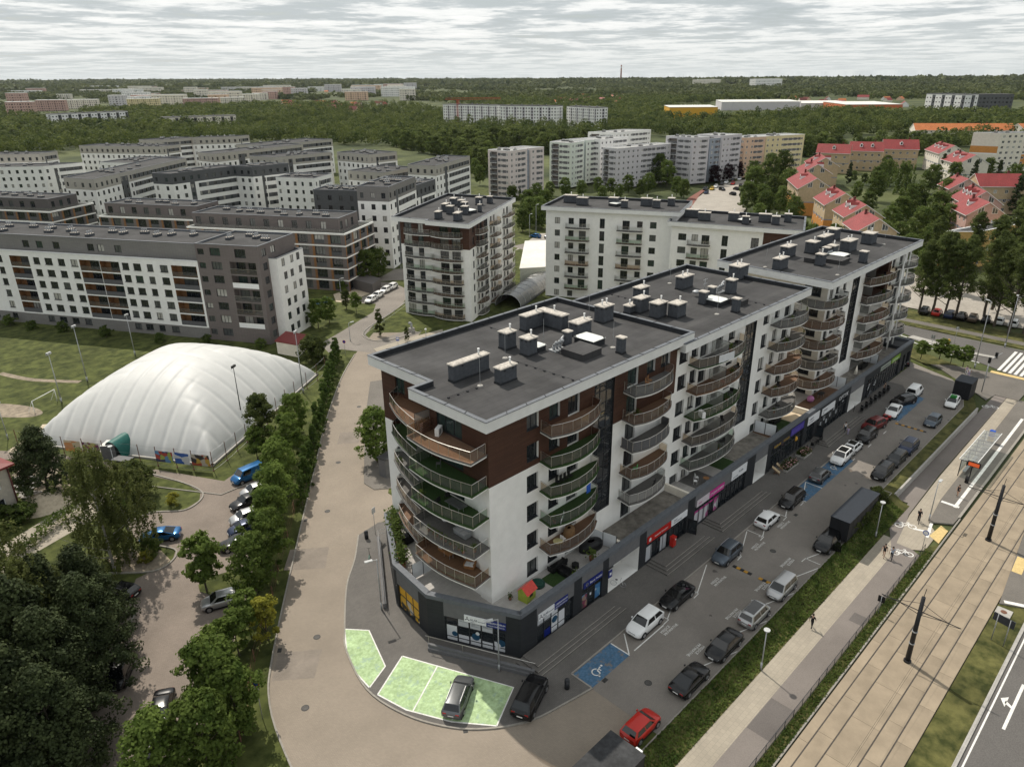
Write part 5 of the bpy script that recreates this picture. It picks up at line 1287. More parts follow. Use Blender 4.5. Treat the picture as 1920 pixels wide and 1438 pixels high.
def gable(label,P0,P1,hw,ze,zr,wall,low=None,roof=REDT,dorm=(1,1),z0=-.8,win=True,grp='red roofed gabled houses',gable_win=True,floors=3):
 """ridge from the gable end P0 (towards the viewer) to P1"""
 T = thing('gabled_house',label,'house',group=grp)
 L = hypot(P1[0] - P0[0],P1[1] - P0[1]); a = math.degrees(atan2(P1[1] - P0[1],P1[0] - P0[0]))
 q = lambda s,t: go(go(P0,a,s),a + 90,t)
 lw = low or wall; zm = (z0 + ze) * .5
 fh = (ze - z0 - .3) / floors
 ops,wins = [],[]
 for k in range(floors):
  for s in [L * (i + .3) / max(1,int(L / 3.4)) for i in range(max(1,int(L / 3.4)))]:
   ops.append((s,s + 1.2,z0 + fh * k + .9,z0 + fh * k + 2.2,.15,0,None)); wins.append((s,s + 1.2,z0 + fh * k + .9,z0 + fh * k + 2.2,.12,None,WHF))
 zn = [(0,99,-9,zm - .2,1),(0,99,zm - .2,zm + .1,2)]
 mb = MB()
 facade(mb,q(0,-hw),q(L,-hw),z0,ze,0,zn,ops); facade(mb,q(L,hw),q(0,hw),z0,ze,0,zn,ops)
 for s0,s1 in ((0,1),(1,0)):
  A_,B_ = (q(0,hw),q(0,-hw)) if s0 == 0 else (q(L,-hw),q(L,hw))
  facade(mb,A_,B_,z0,ze,0,zn,[(hw - 3.6,hw - 2.2,z0 + .9,z0 + 2.3,.15,0,2)] if False else ()); c = q(0 if s0 == 0 else L,0); mb.poly([(*A_,ze),(*B_,ze),(*c,zr)],0)
 build('wall',mb,[wall,lw,mat('blue_band_paint',(.20,.25,.36),.8,.05)],T)
 for w in wins: window(T,q(0,-hw),q(L,-hw),*w[:5],glass=w[5],frame=WHF,sill=False); window(T,q(L,hw),q(0,hw),*w[:5],glass=w[5],frame=WHF,sill=False)
 sl = (zr - ze) / hw; ov = .6; mb = MB(); e0,e1 = -.35,L + .35; ez = ze - sl * ov
 for sg in (-1,1):
  A_,B_,C_,D_ = (*q(e0,0),zr + .12),(*q(e1,0),zr + .12),(*q(e1,sg * (hw + ov)),ez + .12),(*q(e0,sg * (hw + ov)),ez + .12)
  pts = [A_,B_,C_,D_] if sg < 0 else [B_,A_,D_,C_]
  lowp = [(p[0],p[1],p[2] - .2) for p in pts]; mb.quad(pts[3],pts[2],pts[1],pts[0]); mb.quad(*lowp,1)
  for i in range(4): j = (i + 1) % 4; mb.quad(pts[i],pts[j],lowp[j],lowp[i],1)
 rf = build('roof',mb,[roof,WHITEP],T)
 mb = MB(); mb.box(-.35,-.3,zr - .6,.35,.3,zr + 1.0);
 ch = build('chimney',mb,[mat('dark_red_brick',(.12,.035,.03),.9,.2,5)],rf,loc=(*q(L * .75,.8),0),rz=RAD(a))
 if gable_win:
  for t in (-hw * .36,hw * .36):
   z_ = ze + .35; w_ = 1.7
   mb = MB(); A_,B_ = q(-.03,t + w_ / 2),q(-.03,t - w_ / 2)
   hi = (ze + (zr - ze) * (1 - (abs(t) + w_ / 2) / hw)) - .25; hi2 = (ze + (zr - ze) * (1 - (abs(t) - w_ / 2) / hw)) - .5
   zl,zr_ = (hi,hi2) if t > 0 else (hi2,hi); zl,zr_ = max(zl,z_ + .3),max(zr_,z_ + .3)
   mb.quad((*A_,z_),(*B_,z_),(*B_,zr_),(*A_,zl),0)
   A2,B2 = q(-.06,t + w_ / 2 - .12),q(-.06,t - w_ / 2 + .12); Mid = q(-.06,t)
   mb.quad((*A2,z_ + .12),(*q(-.06,t + .06),z_ + .12),(*q(-.06,t + .06),(zl + zr_) / 2 - .1),(*A2,zl - .1),1); mb.quad((*q(-.06,t - .06),z_ + .12),(*B2,z_ + .12),(*B2,zr_ - .1),(*q(-.06,t - .06),(zl + zr_) / 2 - .1),1)
   build('gable_window',mb,[WHF,GLM],T)
 for sg,n in ((1,dorm[0]),(-1,dorm[1])):
  for i in range(n):
   s = L * (i + 1) / (n + 1); t = hw * .62; zc_ = zr - sl * t; m_ = MB(); w_ = .75
   f0,f1 = q(s - w_,sg * t),q(s + w_,sg * t); b0,b1 = q(s - w_,sg * t * .35),q(s + w_,sg * t * .35); fc,bc = q(s,sg * t),q(s,sg * t * .2); zt = zc_ + 1.5
   pr = [(f0,f1),(f1,f0)][sg < 0]
   m_.quad((*f0,zc_),(*f1,zc_),(*f1,zt),(*f0,zt),1); m_.poly([(*f0,zt),(*f1,zt),(*fc,zt + .8)],1)
   m_.quad((*f0,zc_),(*f0,zt),(*b0,zt),(*b0,zt - .1),1); m_.quad((*f1,zc_),(*f1,zt),(*b1,zt),(*b1,zt - .1),1)
   m_.quad((*f0,zt),(*fc,zt + .85),(*bc,zt + .85),(*b0,zt),0); m_.quad((*f1,zt),(*fc,zt + .85),(*bc,zt + .85),(*b1,zt),0)
   g0,g1 = q(s - .45,sg * (t + .03)),q(s + .45,sg * (t + .03)); m_.quad((*g0,zc_ + .5),(*g1,zc_ + .5),(*g1,zt),(*g0,zt),2)
   build('dormer',m_,[roof,WHITEP,GLD],rf)
 return T
g = gable
g('tan gabled house nearest the grey roof of the long building',(221.6,74.1),(233,82.4),5.4,8.6,12.2,TAN,dorm=(0,0))
g('tan gabled house second behind the grey roof of the long building',(240.5,85),(251.5,93.2),5.6,9.0,12.6,TAN,dorm=(2,0))
g('tan gabled house with orange lower walls and white balconies in the left row',(256.3,97.9),(270,107.8),5.8,9.4,13.2,TAN,ORANGE,dorm=(2,0))
g('tan gabled house with orange gable base fourth in the left row',(285,120.5),(308.4,136.2),6.0,9.6,13.4,TAN,ORANGE,dorm=(1,0))
g('tan gabled house with a plain gable fifth in the left row',(330,140),(346,150),6.2,9.6,13.4,TAN,dorm=(1,1))
g('tan gabled house sixth and farthest in the left row',(359,149),(377,160),6.2,9.6,13.4,TAN,dorm=(1,1))
g('red roofed house left of the three facing the green court',(421,180),(426.5,164),6.5,10,14,TAN,dorm=(0,1),gable_win=False)
g('red roofed house with two dormers in the middle of the green court',(442.5,171),(449.5,155.5),6.5,10,14.2,TAN,dorm=(0,2),gable_win=False)
g('paler red roofed house right of the three facing the green court',(464.5,161),(473,145),6.5,10,14.5,TAN,dorm=(0,1),gable_win=False)
g('pale gabled house with four white dormers behind the fir trees',(453,120.4),(474,134),6.6,10,14,CREAM,dorm=(3,0))
g('pale gabled house with a cream gable beside the tan tower block',(413.2,99.9),(431,113),6.6,9.5,13.5,CREAM,dorm=(2,0))
g('pink gabled house nearest the yellow flat roofed building',(270.2,58.5),(283,67),5.6,8.8,12.6,PINKB,dorm=(1,0))
g('pink gabled house with four white dormers second behind the yellow building',(292,65),(306,73.2),5.6,9,13,PINKB,dorm=(3,0))
g('pink hipped house with a glazed corner third behind the yellow building',(321,78.2),(332,85.5),5.6,9.6,13.2,PINKB,dorm=(0,0))
g('long red roofed house running away to the right behind the pink houses',(336.1,80),(346,67),6,9.8,13.6,TAN,dorm=(0,0),gable_win=False)
T = thing('apartment_building','tan panel block with orange and white bands at the right picture edge','apartment building')
kk = G(1862,320); kk = (kk[0] * 1.0,kk[1])
fr = grid_face(40,-.8,7,2.8,[(1.6 + i * 3.4,1.5) for i in range(11)],sill=.9,head=2.2,frame=WHF)
fr['zones'] = [(15,18,2,8,1),(28,31,5,12,1)]
volume(T,(478.9,106.2),100,13,-38,40,-.8,19.4,[CREAM,ORANGE,WHITEP],dict(zones=[(0,20,9,12.5,1),(0,20,8.4,9,2)]),fr,cap=WHITEP,nv=5)
T = thing('flat_roofed_house','yellow and orange flat roofed building behind the poplars at the right edge','building')
ky = G(1836,435,9.6)
volume(T,ky,128,9,-14,40,-.8,9.6,[mat('ochre_render',(.55,.36,.13),.9,.08,2),ORANGE,WHITEP],dict(zones=[(0,20,-1,5.2,1),(0,20,5.2,5.6,2)]),grid_face(40,-.8,3,3.2,[(2 + i * 4,1.5) for i in range(9)],sill=.9,head=2.3,frame=WHF,zones=[(0,60,3.6,4.0,2)]),cap=WHITEP,felt=FELT,nv=3)
g('long orange roofed school building far behind the cream gables',(672,212),(712,152),8,7,11.5,CREAM,roof=ORTILE,dorm=(0,0),grp='orange roofed school',gable_win=False)
g('orange roofed school wing to the right far behind',(722,150),(770,122),7,7,11,CREAM,roof=ORTILE,dorm=(0,0),grp='orange roofed school',gable_win=False)
T = thing('school_building','beige school corner with red eaves and white windows at the left picture edge','school')
ks = G(39,957); ks2 = G(30,868,0)
wallm = mat('school_render',(.42,.385,.33),.9,.08,2,wear=(.4,.08))
kS = G(38,958)
aLs = 118;
lS = 40
opsS,winsS = [],[]
for k in range(2):
 for s in (1.2,5.0,9.2,13.2): opsS.append((s,s + 2.6,.9 + 3.0 * k,2.6 + 3.0 * k,.2,0,None)); winsS.append((s,s + 2.6,.9 + 3.0 * k,2.6 + 3.0 * k,.16,GLD,WHF))
opsS = [(lS - o[1],lS - o[0],*o[2:]) for o in opsS]; winsS = [(lS - o[1],lS - o[0],*o[2:]) for o in winsS]
BRICKR = brick_mat('red_brick_plinth',(.16,.05,.035),(.13,.042,.03),(.10,.08,.07),.25,.08,.01,plane='wall')
volume(T,kS,196,lS,106,14,0,6.6,[wallm,BRICKR],dict(ops=opsS,wins=winsS,zones=[(0,99,0,.7,1)]),dict(zones=[(0,99,0,.7,1)]),roof=False)
Ls,Rs = go(kS,196,lS),go(kS,106,14); Cs = (Ls[0] + Rs[0] - kS[0],Ls[1] + Rs[1] - kS[1])
mb = MB(); o2 = inset([Ls,kS,Rs,Cs],-.7); mb.prism(o2,6.6,6.85,0); i2 = inset([Ls,kS,Rs,Cs],4)
for i in range(4): j = (i + 1) % 4; mb.quad((*o2[i],6.86),(*o2[j],6.86),(*i2[j],7.9),(*i2[i],7.9))
mb.poly([(*p,7.9) for p in i2]); build('roof',mb,[mat('dark_red_sheet_roof',(.17,.03,.028),.6,.12,3)],T)
mb = MB(); mb.tube((*go(kS,286,.14),0),(*go(kS,286,.14),6.6),.1,6); build('downpipe',mb,[mat('brown_downpipe',(.10,.03,.025),.6)],T)
def far_block(label,A_,B_,dep,z0,z1,m,nfl,sp=3.2,cap=WHITEP,grp='distant apartment blocks',win=GLD,name='apartment_building',strip_m=None):
 T = thing(name,label,'apartment building',group=grp)
 L = hypot(B_[0] - A_[0],B_[1] - A_[1]); d = az(math.degrees(atan2(B_[1] - A_[1],B_[0] - A_[0])) + 90)
 C_,D_ = (B_[0] + d[0] * dep,B_[1] + d[1] * dep),(A_[0] + d[0] * dep,A_[1] + d[1] * dep)
 mb = MB(); mw = MB(); fh = (z1 - z0 - .8) / nfl
 for P,Q in ((A_,B_),(B_,C_),(C_,D_),(D_,A_)):
  l = hypot(Q[0] - P[0],Q[1] - P[1]); n = max(1,int(l / sp)); ops = []
  if P in (A_,B_,D_) and (P != B_ or True):
   for k in range(nfl):
    for i in range(n):
     w = sp * (.62 if i % 3 == 2 else .42); s = l * (i + .5) / n - w / 2
     ops.append((s,s + w,z0 + fh * k + (.3 if i % 3 == 2 else .8),z0 + fh * k + 2.2,.4 if i % 3 == 2 else .2,0,1))
  zz = [(l * (i + 0) / n,l * (i + 1) / n,z0,z1 - .8,2) for i in range(n) if i % 3 == 2] if strip_m else ()
  facade(mb,P,Q,z0,z1,0,zz,ops)
 build('wall',mb,[m,win,strip_m or m],T)
 mb = MB(); mb.prism(inset([A_,B_,C_,D_],-.2),z1,z1 + .5); build('roof',mb,[cap],T)
 roof_vents(T,A_,az(math.degrees(atan2(B_[1] - A_[1],B_[0] - A_[0]))),d,L,dep,z1 + .5,max(2,int(L / 12)),0)
 return T
DKR = mat('dark_roof_edge',(.06,.06,.062),.8)
far_block('white new apartment block with dark roof edge, left of the three beyond the wood',G(832,232),G(932,236),14,-1,20.5,WHITE,7,3.3,DKR,strip_m=LILAC)
far_block('white new apartment block with dark roof edge, middle of the three beyond the wood',G(938,238),G(1043,241),14,-1,21,WHITE,7,3.3,DKR,strip_m=LILAC)
far_block('white new apartment block with dark roof edge, right of the three beyond the wood',G(1062,238),G(1117,243),14,-1,20,WHITE,7,3.3,DKR,strip_m=LILAC)
far_block('long pale block with dark grey vertical bands among trees at the far left',G(102,244),G(245,236),14,-1,16,WHITE,5,3.4,DKR,strip_m=DKGR)
far_block('low pale school block with window bands among trees at the far left',G(302,241),G(445,236),16,-1,11,CREAM,3,3.2,DKR,strip_m=BRKD)
fb = [('faded pink block at the far left edge',15,66,218,20,PINKB),('faded pink long block behind the left trees',70,125,209,18,PINKB),('pale far block left',125,185,205,16,CREAM),('yellowish far block',240,300,203,16,YELL),('pink far block in the middle left',345,410,204,17,PINKB),('pale block right of the pink far block',415,460,199,15,CREAM)]
for lb,u0,u1,v,h,m in fb: far_block(lb + ' on the horizon side of the trees',G(u0,v),G(u1,v - 1),13,-1,h,m,5,3.6,WHITEP)
rnd = random.Random(5)
far_n = 0
for i in range(64):
 u = rnd.uniform(0,760); v = rnd.uniform(166,200) if u < 460 else rnd.uniform(166,190); w = rnd.uniform(22,62)
 far_block('tiny pale apartment block in the distant housing estate',G(u,v),G(u + w,v - .3),14,-1,rnd.uniform(13,26),rnd.choice([CREAM,PINKB,WHITE,CREAM,LILAC,PEACH]),5,5.5,WHITEP,'tiny far apartment blocks on the skyline')
ROOFS = [MATS['red_roof_tiles'],ORTILE,MATS['dark_red_brick']]
def hut(label,p,w,d,h,a,wall,roof,grp):
 T = thing('small_house',label,'house',(*p,-.9),RAD(a),grp)
 def mk():
  mb = MB(); mb.box(-w / 2,-d / 2,0,w / 2,d / 2,h,0,0); mb.poly([(-w / 2,-d / 2,h),(-w / 2,d / 2,h),(-w / 2,0,h + d * .42)][::-1]); mb.poly([(w / 2,-d / 2,h),(w / 2,d / 2,h),(w / 2,0,h + d * .42)])
  for i in range(3): mb.quad((-w / 2 + w * (i + .3) / 3,-d / 2 - .05,h * .35),(-w / 2 + w * (i + .65) / 3,-d / 2 - .05,h * .35),(-w / 2 + w * (i + .65) / 3,-d / 2 - .05,h * .75),(-w / 2 + w * (i + .3) / 3,-d / 2 - .05,h * .75),1)
  return mb.mesh('wall',[WHITE,GLD])
 key = (round(w),round(d),round(h)); o = put('wall',cached(('hutw',key),mk),T); setmat(o,wall)
 def mr():
  mb = MB(); e = .5; zr = h + d * .42
  mb.quad((-w / 2 - e,-d / 2 - e,h - .3),(w / 2 + e,-d / 2 - e,h - .3),(w / 2 + e,0,zr + .15),(-w / 2 - e,0,zr + .15)); mb.quad((w / 2 + e,d / 2 + e,h - .3),(-w / 2 - e,d / 2 + e,h - .3),(-w / 2 - e,0,zr + .15),(w / 2 + e,0,zr + .15)); return mb.mesh('roof',[REDT])
 setmat(put('roof',cached(('hutr',key),mr),T),roof)
for i in range(95):
 zone_ = rnd.random()
 if zone_ < .35: u,v = rnd.uniform(520,720),rnd.uniform(196,214)
 elif zone_ < .65: u,v = rnd.uniform(1030,1170),rnd.uniform(184,199)
 elif zone_ < .85: u,v = rnd.uniform(1480,1700),rnd.uniform(180,200)
 else: u,v = rnd.uniform(200,800),rnd.uniform(168,182)
 hut('small far house ' + ('left of the new white blocks' if u < 820 else 'right of the new white blocks' if u < 1200 else 'in the valley on the right') + ' among the trees',G(u,v),rnd.choice((12,16,20)),rnd.choice((9,11)),rnd.choice((4,6)),rnd.uniform(0,180),rnd.choice([WHITE,CREAM,PEACH]),rnd.choice(ROOFS),'small far red roofed houses')
def shed(label,u0,u1,v,h,dep,m,roof):
 T = thing('retail_shed',label,'store'); A_,B_ = G(u0,v),G(u1,v - .5); d = az(math.degrees(atan2(B_[1] - A_[1],B_[0] - A_[0])) + 90)
 C_,D_ = (B_[0] + d[0] * dep,B_[1] + d[1] * dep),(A_[0] + d[0] * dep,A_[1] + d[1] * dep); mb = MB(); mb.prism([A_,B_,C_,D_],-1,h); build('wall',mb,[m],T)
 mb = MB(); mb.prism(inset([A_,B_,C_,D_],-.3),h,h + .4); build('roof',mb,[roof],T)
shed('yellow retail store box with a pale roof in the valley',1254,1344,226,14,60,mat('yellow_cladding',(.62,.34,.03),.6,.05),HROOF)
shed('long white roofed shopping centre in the valley',1352,1500,207,11,90,LILAC,HROOF)
shed('white roofed hypermarket with a red and orange front in the valley',1585,1690,214,11,110,mat('red_orange_cladding',(.50,.13,.05),.6,.1,.05),HROOF)
shed('white roofed warehouse behind the hypermarket in the valley',1500,1600,207,9,100,LILAC,HROOF)
far_block('black and white striped office block on the far right rise',G(1730,215),G(1802,219),20,-1,24,WHITE,5,4.4,DKR,'far office blocks',strip_m=DKGR)
far_block('dark low office block right of the striped one',G(1802,208),G(1895,208),30,-1,20,DKGR,4,4.4,DKR,'far office blocks')
far_block('far white institute block on the right hillside',G(1415,168),G(1465,167),30,0,30,WHITE,4,6,WHITEP,'far office blocks')
far_block('far white hospital block right of the centre',G(1308,164),G(1350,163),30,0,26,CREAM,4,6,WHITEP,'far office blocks')
T = thing('chimney_stack','thin tall factory chimney on the wooded skyline','chimney',(*G(1164,150,20),-1))
mb = MB(); mb.tube((0,0,0),(0,0,95),5,8,0,3.4); build('shaft',mb,[mat('factory_brick',(.30,.16,.12),.9)],T); mb = MB(); mb.tube((0,0,80),(0,0,86),3.95,8); build('shaft_band',mb,[WHITEP],T)
T = thing('construction_crane','red tower crane behind the new white blocks','crane',(*G(860,233),-1))
CRR = mat('crane_red',(.40,.05,.03),.6)
mb = MB()
for sx in (-1,1):
 for sy in (-1,1): mb.tube((sx,sy,0),(sx,sy,27),.28,4)
for k in range(12): mb.tube((-1,-1,k * 2.2),(1,-1,k * 2.2 + 2.2),.18,4); mb.tube((-1,1,k * 2.2),(-1,-1,k * 2.2 + 2.2),.18,4)
build('mast',mb,[CRR],T)
mb = MB(); jd = az(-40)
for o_ in (-.8,.8): mb.tube((-jd[0] * 14 + o_,-jd[1] * 14,27),(jd[0] * 48 + o_,jd[1] * 48,27),.28,4)
mb.tube((-jd[0] * 14,-jd[1] * 14,28.5),(jd[0] * 48,jd[1] * 48,28.5),.28,4); build('jib',mb,[CRR],T)
T = thing('small_garage','small block with a red sheet roof between the air dome and the grey block','garage')
gq = [G(521,663),G(560,670),G(577,652),G(540,646)]
mb = MB(); mb.prism(gq,0,2.6); build('wall',mb,[CREAM],T); mb = MB(); mb.prism(inset(gq,-.25),2.6,2.8); build('roof',mb,[mat('dark_red_sheet_roof',(.2,.04,.035),.6)],T)
T = thing('bin_store','grey rendered bin store beside the street tree left of the long building','shed')
bq = [G(712,893),G(725,898),G(745,893),G(738,878)]
mb = MB(); mb.prism(bq,.1,2.9,0); build('wall',mb,[GREYCL],T); mb = MB(); mb.prism(inset(bq,-.15),2.9,3.05); build('roof',mb,[FELT],T)
T = thing('brick_shelter','low dark shelter with sloped side walls by the estate car park','shed')
mb = MB(); mb.prism([G(657,540),G(700,552),G(715,540),G(680,530)],0,2.6); build('wall',mb,[BRKD],T)
# ================================================================ VEGETATION
import numpy as np
RNG = np.random.default_rng(11)
def leaf_mat(name,c1,c2,objvar=.14,trans=.5,scale=.55):
 m = mat(name,c1,.75,.22,scale,0,col2=c2,objvar=objvar,spec=.12)
 n,l = m.node_tree.nodes,m.node_tree.links
 b = n['Principled BSDF']; src = b.inputs['Base Color'].links[0].from_socket
 t = n.new('ShaderNodeBsdfTranslucent'); l.new(src,t.inputs[0])
 mx = n.new('ShaderNodeMixShader'); mx.inputs[0].default_value = trans
 l.new(b.outputs[0],mx.inputs[1]); l.new(t.outputs[0],mx.inputs[2]); l.new(mx.outputs[0],n['Material Output'].inputs[0])
 return m
LF_MAPLE = leaf_mat('maple_leaves',(.088,.142,.028),(.145,.195,.046))
LF_DARK = leaf_mat('dark_leaves',(.052,.074,.022),(.095,.112,.034))
LF_MID = leaf_mat('broadleaf_leaves',(.070,.115,.027),(.128,.162,.044),.28)
LF_PINE = leaf_mat('pine_needles',(.026,.038,.016),(.050,.064,.025),.15,.15)
LF_BIRCH = leaf_mat('birch_leaves',(.074,.092,.028),(.125,.140,.044))
LF_POP = leaf_mat('poplar_leaves',(.074,.104,.030),(.125,.152,.048))
LF_YEL = leaf_mat('yellow_green_leaves',(.20,.21,.035),(.32,.30,.05))
LF_THU = leaf_mat('hornbeam_leaves',(.055,.100,.024),(.098,.14,.034))
LF_RED = leaf_mat('dark_red_leaves',(.022,.010,.013),(.04,.016,.02))
LF_FAR = leaf_mat('far_wood_leaves',(.058,.094,.026),(.145,.170,.046),.3,.4,.07)
LF_RIDGE = leaf_mat('ridge_wood_leaves',(.055,.076,.030),(.105,.118,.044),.2,.3,.012)
BARK = mat('grey_bark',(.085,.070,.055),.95,.3,4,.5)
BIRCHB = mat('pale_birch_bark',(.38,.36,.33),.9,.4,3,.2)
def leaf_quads(C,S,up=.35,out=None):
 """one leaf quad per centre, facing outwards from its clump with a random tilt and some lean to the sky"""
 n = len(C); d = RNG.normal(size=(n,3)) * (.55 if out is not None else 1.0)
 if out is not None: d += out
 else: d[:,2] = np.abs(d[:,2])
 d[:,2] += up; d /= np.linalg.norm(d,axis=1)[:,None]
 r = RNG.normal(size=(n,3)); a = np.cross(d,r); a /= np.linalg.norm(a,axis=1)[:,None] + 1e-9; b = np.cross(d,a)
 S = np.asarray(S).reshape(-1,1) * RNG.uniform(.7,1.3,(n,1)); A,Bv = a * S * .5,b * S * .36
 V = np.stack([C - A,C + Bv,C + A,C - Bv],1).reshape(-1,3)
 return V
def quads_mesh(name,V,m):
 n = len(V) // 4; me = bpy.data.meshes.new(name)
 me.vertices.add(len(V)); me.vertices.foreach_set('co',V.astype(np.float32).ravel())
 me.loops.add(4 * n); me.loops.foreach_set('vertex_index',np.arange(4 * n,dtype=np.int32))
 me.polygons.add(n); me.polygons.foreach_set('loop_start',np.arange(0,4 * n,4,dtype=np.int32)); me.polygons.foreach_set('loop_total',np.full(n,4,dtype=np.int32))
 me.materials.append(m); me.update(calc_edges=True); me.validate(); return me
def crown_points(n,h0,h1,prof,nclump,cr,shell=.75,droop=0.0,seed=0):
 """clumps of leaves on an uneven crown: prof(t)->radius, t 0 at crown foot, 1 at the tip"""
 g = np.random.default_rng(seed); out = []; nrm = []
 ph = g.uniform(0,6.28,6)
 for _ in range(nclump):
  t = g.uniform(0,1) ** .85; a = g.uniform(0,2 * pi)
  r = prof(t) * (1 + .22 * sin(3 * a + ph[0] + 4 * t) + .14 * sin(5 * a + ph[1] - 7 * t)) * (shell + (1 - shell) * g.uniform(0,1)) * (g.uniform(0,1) ** .28)
  c = np.array([r * cos(a),r * sin(a),h0 + (h1 - h0) * t]); oc = np.array([cos(a) * .45,sin(a) * .45,.5 * (t - .35)]); k = max(3,int(n / nclump * g.uniform(.6,1.4)))
  p = g.normal(size=(k,3)); p /= np.linalg.norm(p,axis=1)[:,None]; nrm.append(p * .8 + oc); p = p * (g.uniform(0,1,(k,1)) ** .4) * cr * g.uniform(.65,1.25)
  p[:,2] *= .7
  if droop: p[:,2] -= g.uniform(0,droop,k); p[:,:2] *= .6
  out.append(c + p)
 return np.concatenate(out),np.concatenate(nrm)
def trunk_mesh(h,r,bark,limbs=7,hl=(.25,.75),spread=.5,seed=1,lean=.05):
 g = random.Random(seed); mb = MB(); P = [Vector((0,0,-.1))]
 for k in range(1,7): P.append(Vector((g.uniform(-lean,lean) * h * .3,g.uniform(-lean,lean) * h * .3,h * k / 6)))
 for k in range(6): mb.tube(P[k],P[k + 1],r * (1 - k / 6.6),7,0,r * (1 - (k + 1) / 6.6),False)
 for i in range(limbs):
  t = g.uniform(*hl); k = min(5,int(t * 6)); b = P[k].lerp(P[k + 1],t * 6 - k); a = g.uniform(0,6.28); L = h * g.uniform(.2,.38) * (1.2 - t)
  e = b + Vector((cos(a) * L * spread * 2,sin(a) * L * spread * 2,L * .8)); mid = b.lerp(e,.5) + Vector((0,0,-L * .08))
  mb.tube(b,mid,r * .34 * (1 - t * .6),5,0,r * .2,False); mb.tube(mid,e,r * .2,5,0,r * .06,False)
 return mb.mesh('trunk',[bark])
rnd_prof = lambda R: (lambda t: R * (max(0,1 - (2 * t - .85) ** 2 / 1.5) ** .5))
KINDS = {}
def kind(name,variants,fn): KINDS[name] = [fn(i) for i in range(variants)]
def K_(n,h,R,h0,m,size,ncl,cr,bark=BARK,tr=.16,shell=.7,droop=0,prof=None,limbs=8,spread=.5):
 def mk(i):
  P_,N_ = crown_points(n,h0,h,prof or rnd_prof(R),ncl,cr,shell,droop,100 + i * 7 + int(R * 10))
  return quads_mesh('crown',leaf_quads(P_,size,.3,N_),m)
 return lambda i: (mk(i),trunk_mesh(h * .86,tr,bark,limbs,(h0 / h * .8,.85),spread,i + 3),h)
kind('maple',4,K_(7500,8.5,2.7,1.6,LF_MAPLE,.34,150,.62))
kind('young_maple',2,K_(3800,6.6,1.9,2.0,LF_MAPLE,.34,70,.55,tr=.11))
kind('darkmaple',2,K_(6500,9.5,2.2,1.8,LF_DARK,.34,120,.6))
kind('birch',2,K_(15000,15,4.4,1.2,LF_BIRCH,.25,330,.55,BIRCHB,.2,.55,1.5,limbs=12))
kind('pine',3,K_(24000,11,4.4,.6,LF_PINE,.25,230,.8,tr=.22,prof=lambda t: 4.6 * (1 - t) ** .62 * (1 + .12 * sin(20 * t))))
kind('poplar',3,K_(11000,20,3.4,5.0,LF_POP,.34,190,.85,tr=.34,shell=.45,prof=lambda t: 3.7 * (sin(pi * min(1,.12 + .9 * t)) ** .6) * (.8 + .3 * sin(9 * t)),limbs=14))
kind('hornbeam',3,K_(1500,4.4,.9,.1,LF_THU,.28,40,.3,tr=.06,prof=lambda t: 1.0 * (1 - t) ** .7))
kind('columnar',1,K_(2200,6.0,.9,.4,LF_DARK,.28,50,.35,tr=.08,prof=lambda t: .95 * (sin(pi * (.12 + .85 * t)) ** .6)))
kind('bush',3,K_(1500,2.1,1.25,.1,LF_MID,.26,40,.4,tr=.05))
kind('bigbush',2,K_(5000,4.6,2.6,.2,LF_DARK,.34,110,.6,tr=.1))
kind('yellow',2,K_(900,1.5,.8,.1,LF_YEL,.2,26,.28,tr=.04))
kind('yellowtree',1,K_(2600,5.2,1.4,.6,LF_YEL,.28,60,.4,tr=.08))
kind('broad',4,K_(5200,12,4.2,1.5,LF_MID,.55,150,1.05,tr=.25))
kind('willow',2,K_(5200,12,5.0,.6,LF_MID,.5,150,.8,tr=.3,shell=.6,droop=2.4))
kind('fir',2,K_(2400,12,2.6,.4,LF_PINE,.6,80,.7,tr=.18,prof=lambda t: 2.7 * (1 - t) ** .8))
kind('redleaf',2,K_(2400,8,3.6,.8,LF_RED,.6,80,1.0,tr=.2))
kind('wood',5,K_(1500,12,4.6,.8,LF_FAR,.95,80,1.3,tr=.25,limbs=2))
NAME_OF = dict(maple='maple_tree',young_maple='maple_tree',darkmaple='broadleaf_tree',birch='birch_tree',pine='pine_tree',poplar='poplar_tree',hornbeam='hedge_tree',columnar='columnar_tree',bush='bush',bigbush='bush',yellow='bush',yellowtree='broadleaf_tree',broad='broadleaf_tree',willow='willow_tree',fir='fir_tree',redleaf='plum_tree',wood='woodland_tree')
tcount = [0]
def tree(k,p,label,group=None,h=None,s=1.0,z=0.0,wide=1.0,cat='tree'):
 crown,trunk,h0 = KINDS[k][tcount[0] % len(KINDS[k])]; tcount[0] += 1
 sc = (h / h0 if h else 1.0) * s
 o = thing(NAME_OF[k],label,cat,(p[0],p[1],z),random.uniform(0,6.28),group); o.scale = (sc * wide,sc * wide,sc)
 if k != 'yellow': put('trunk',trunk,o)
 put('crown',crown,o); return o
P5 = lambda u,v,z=4.0: G(u,v,z)
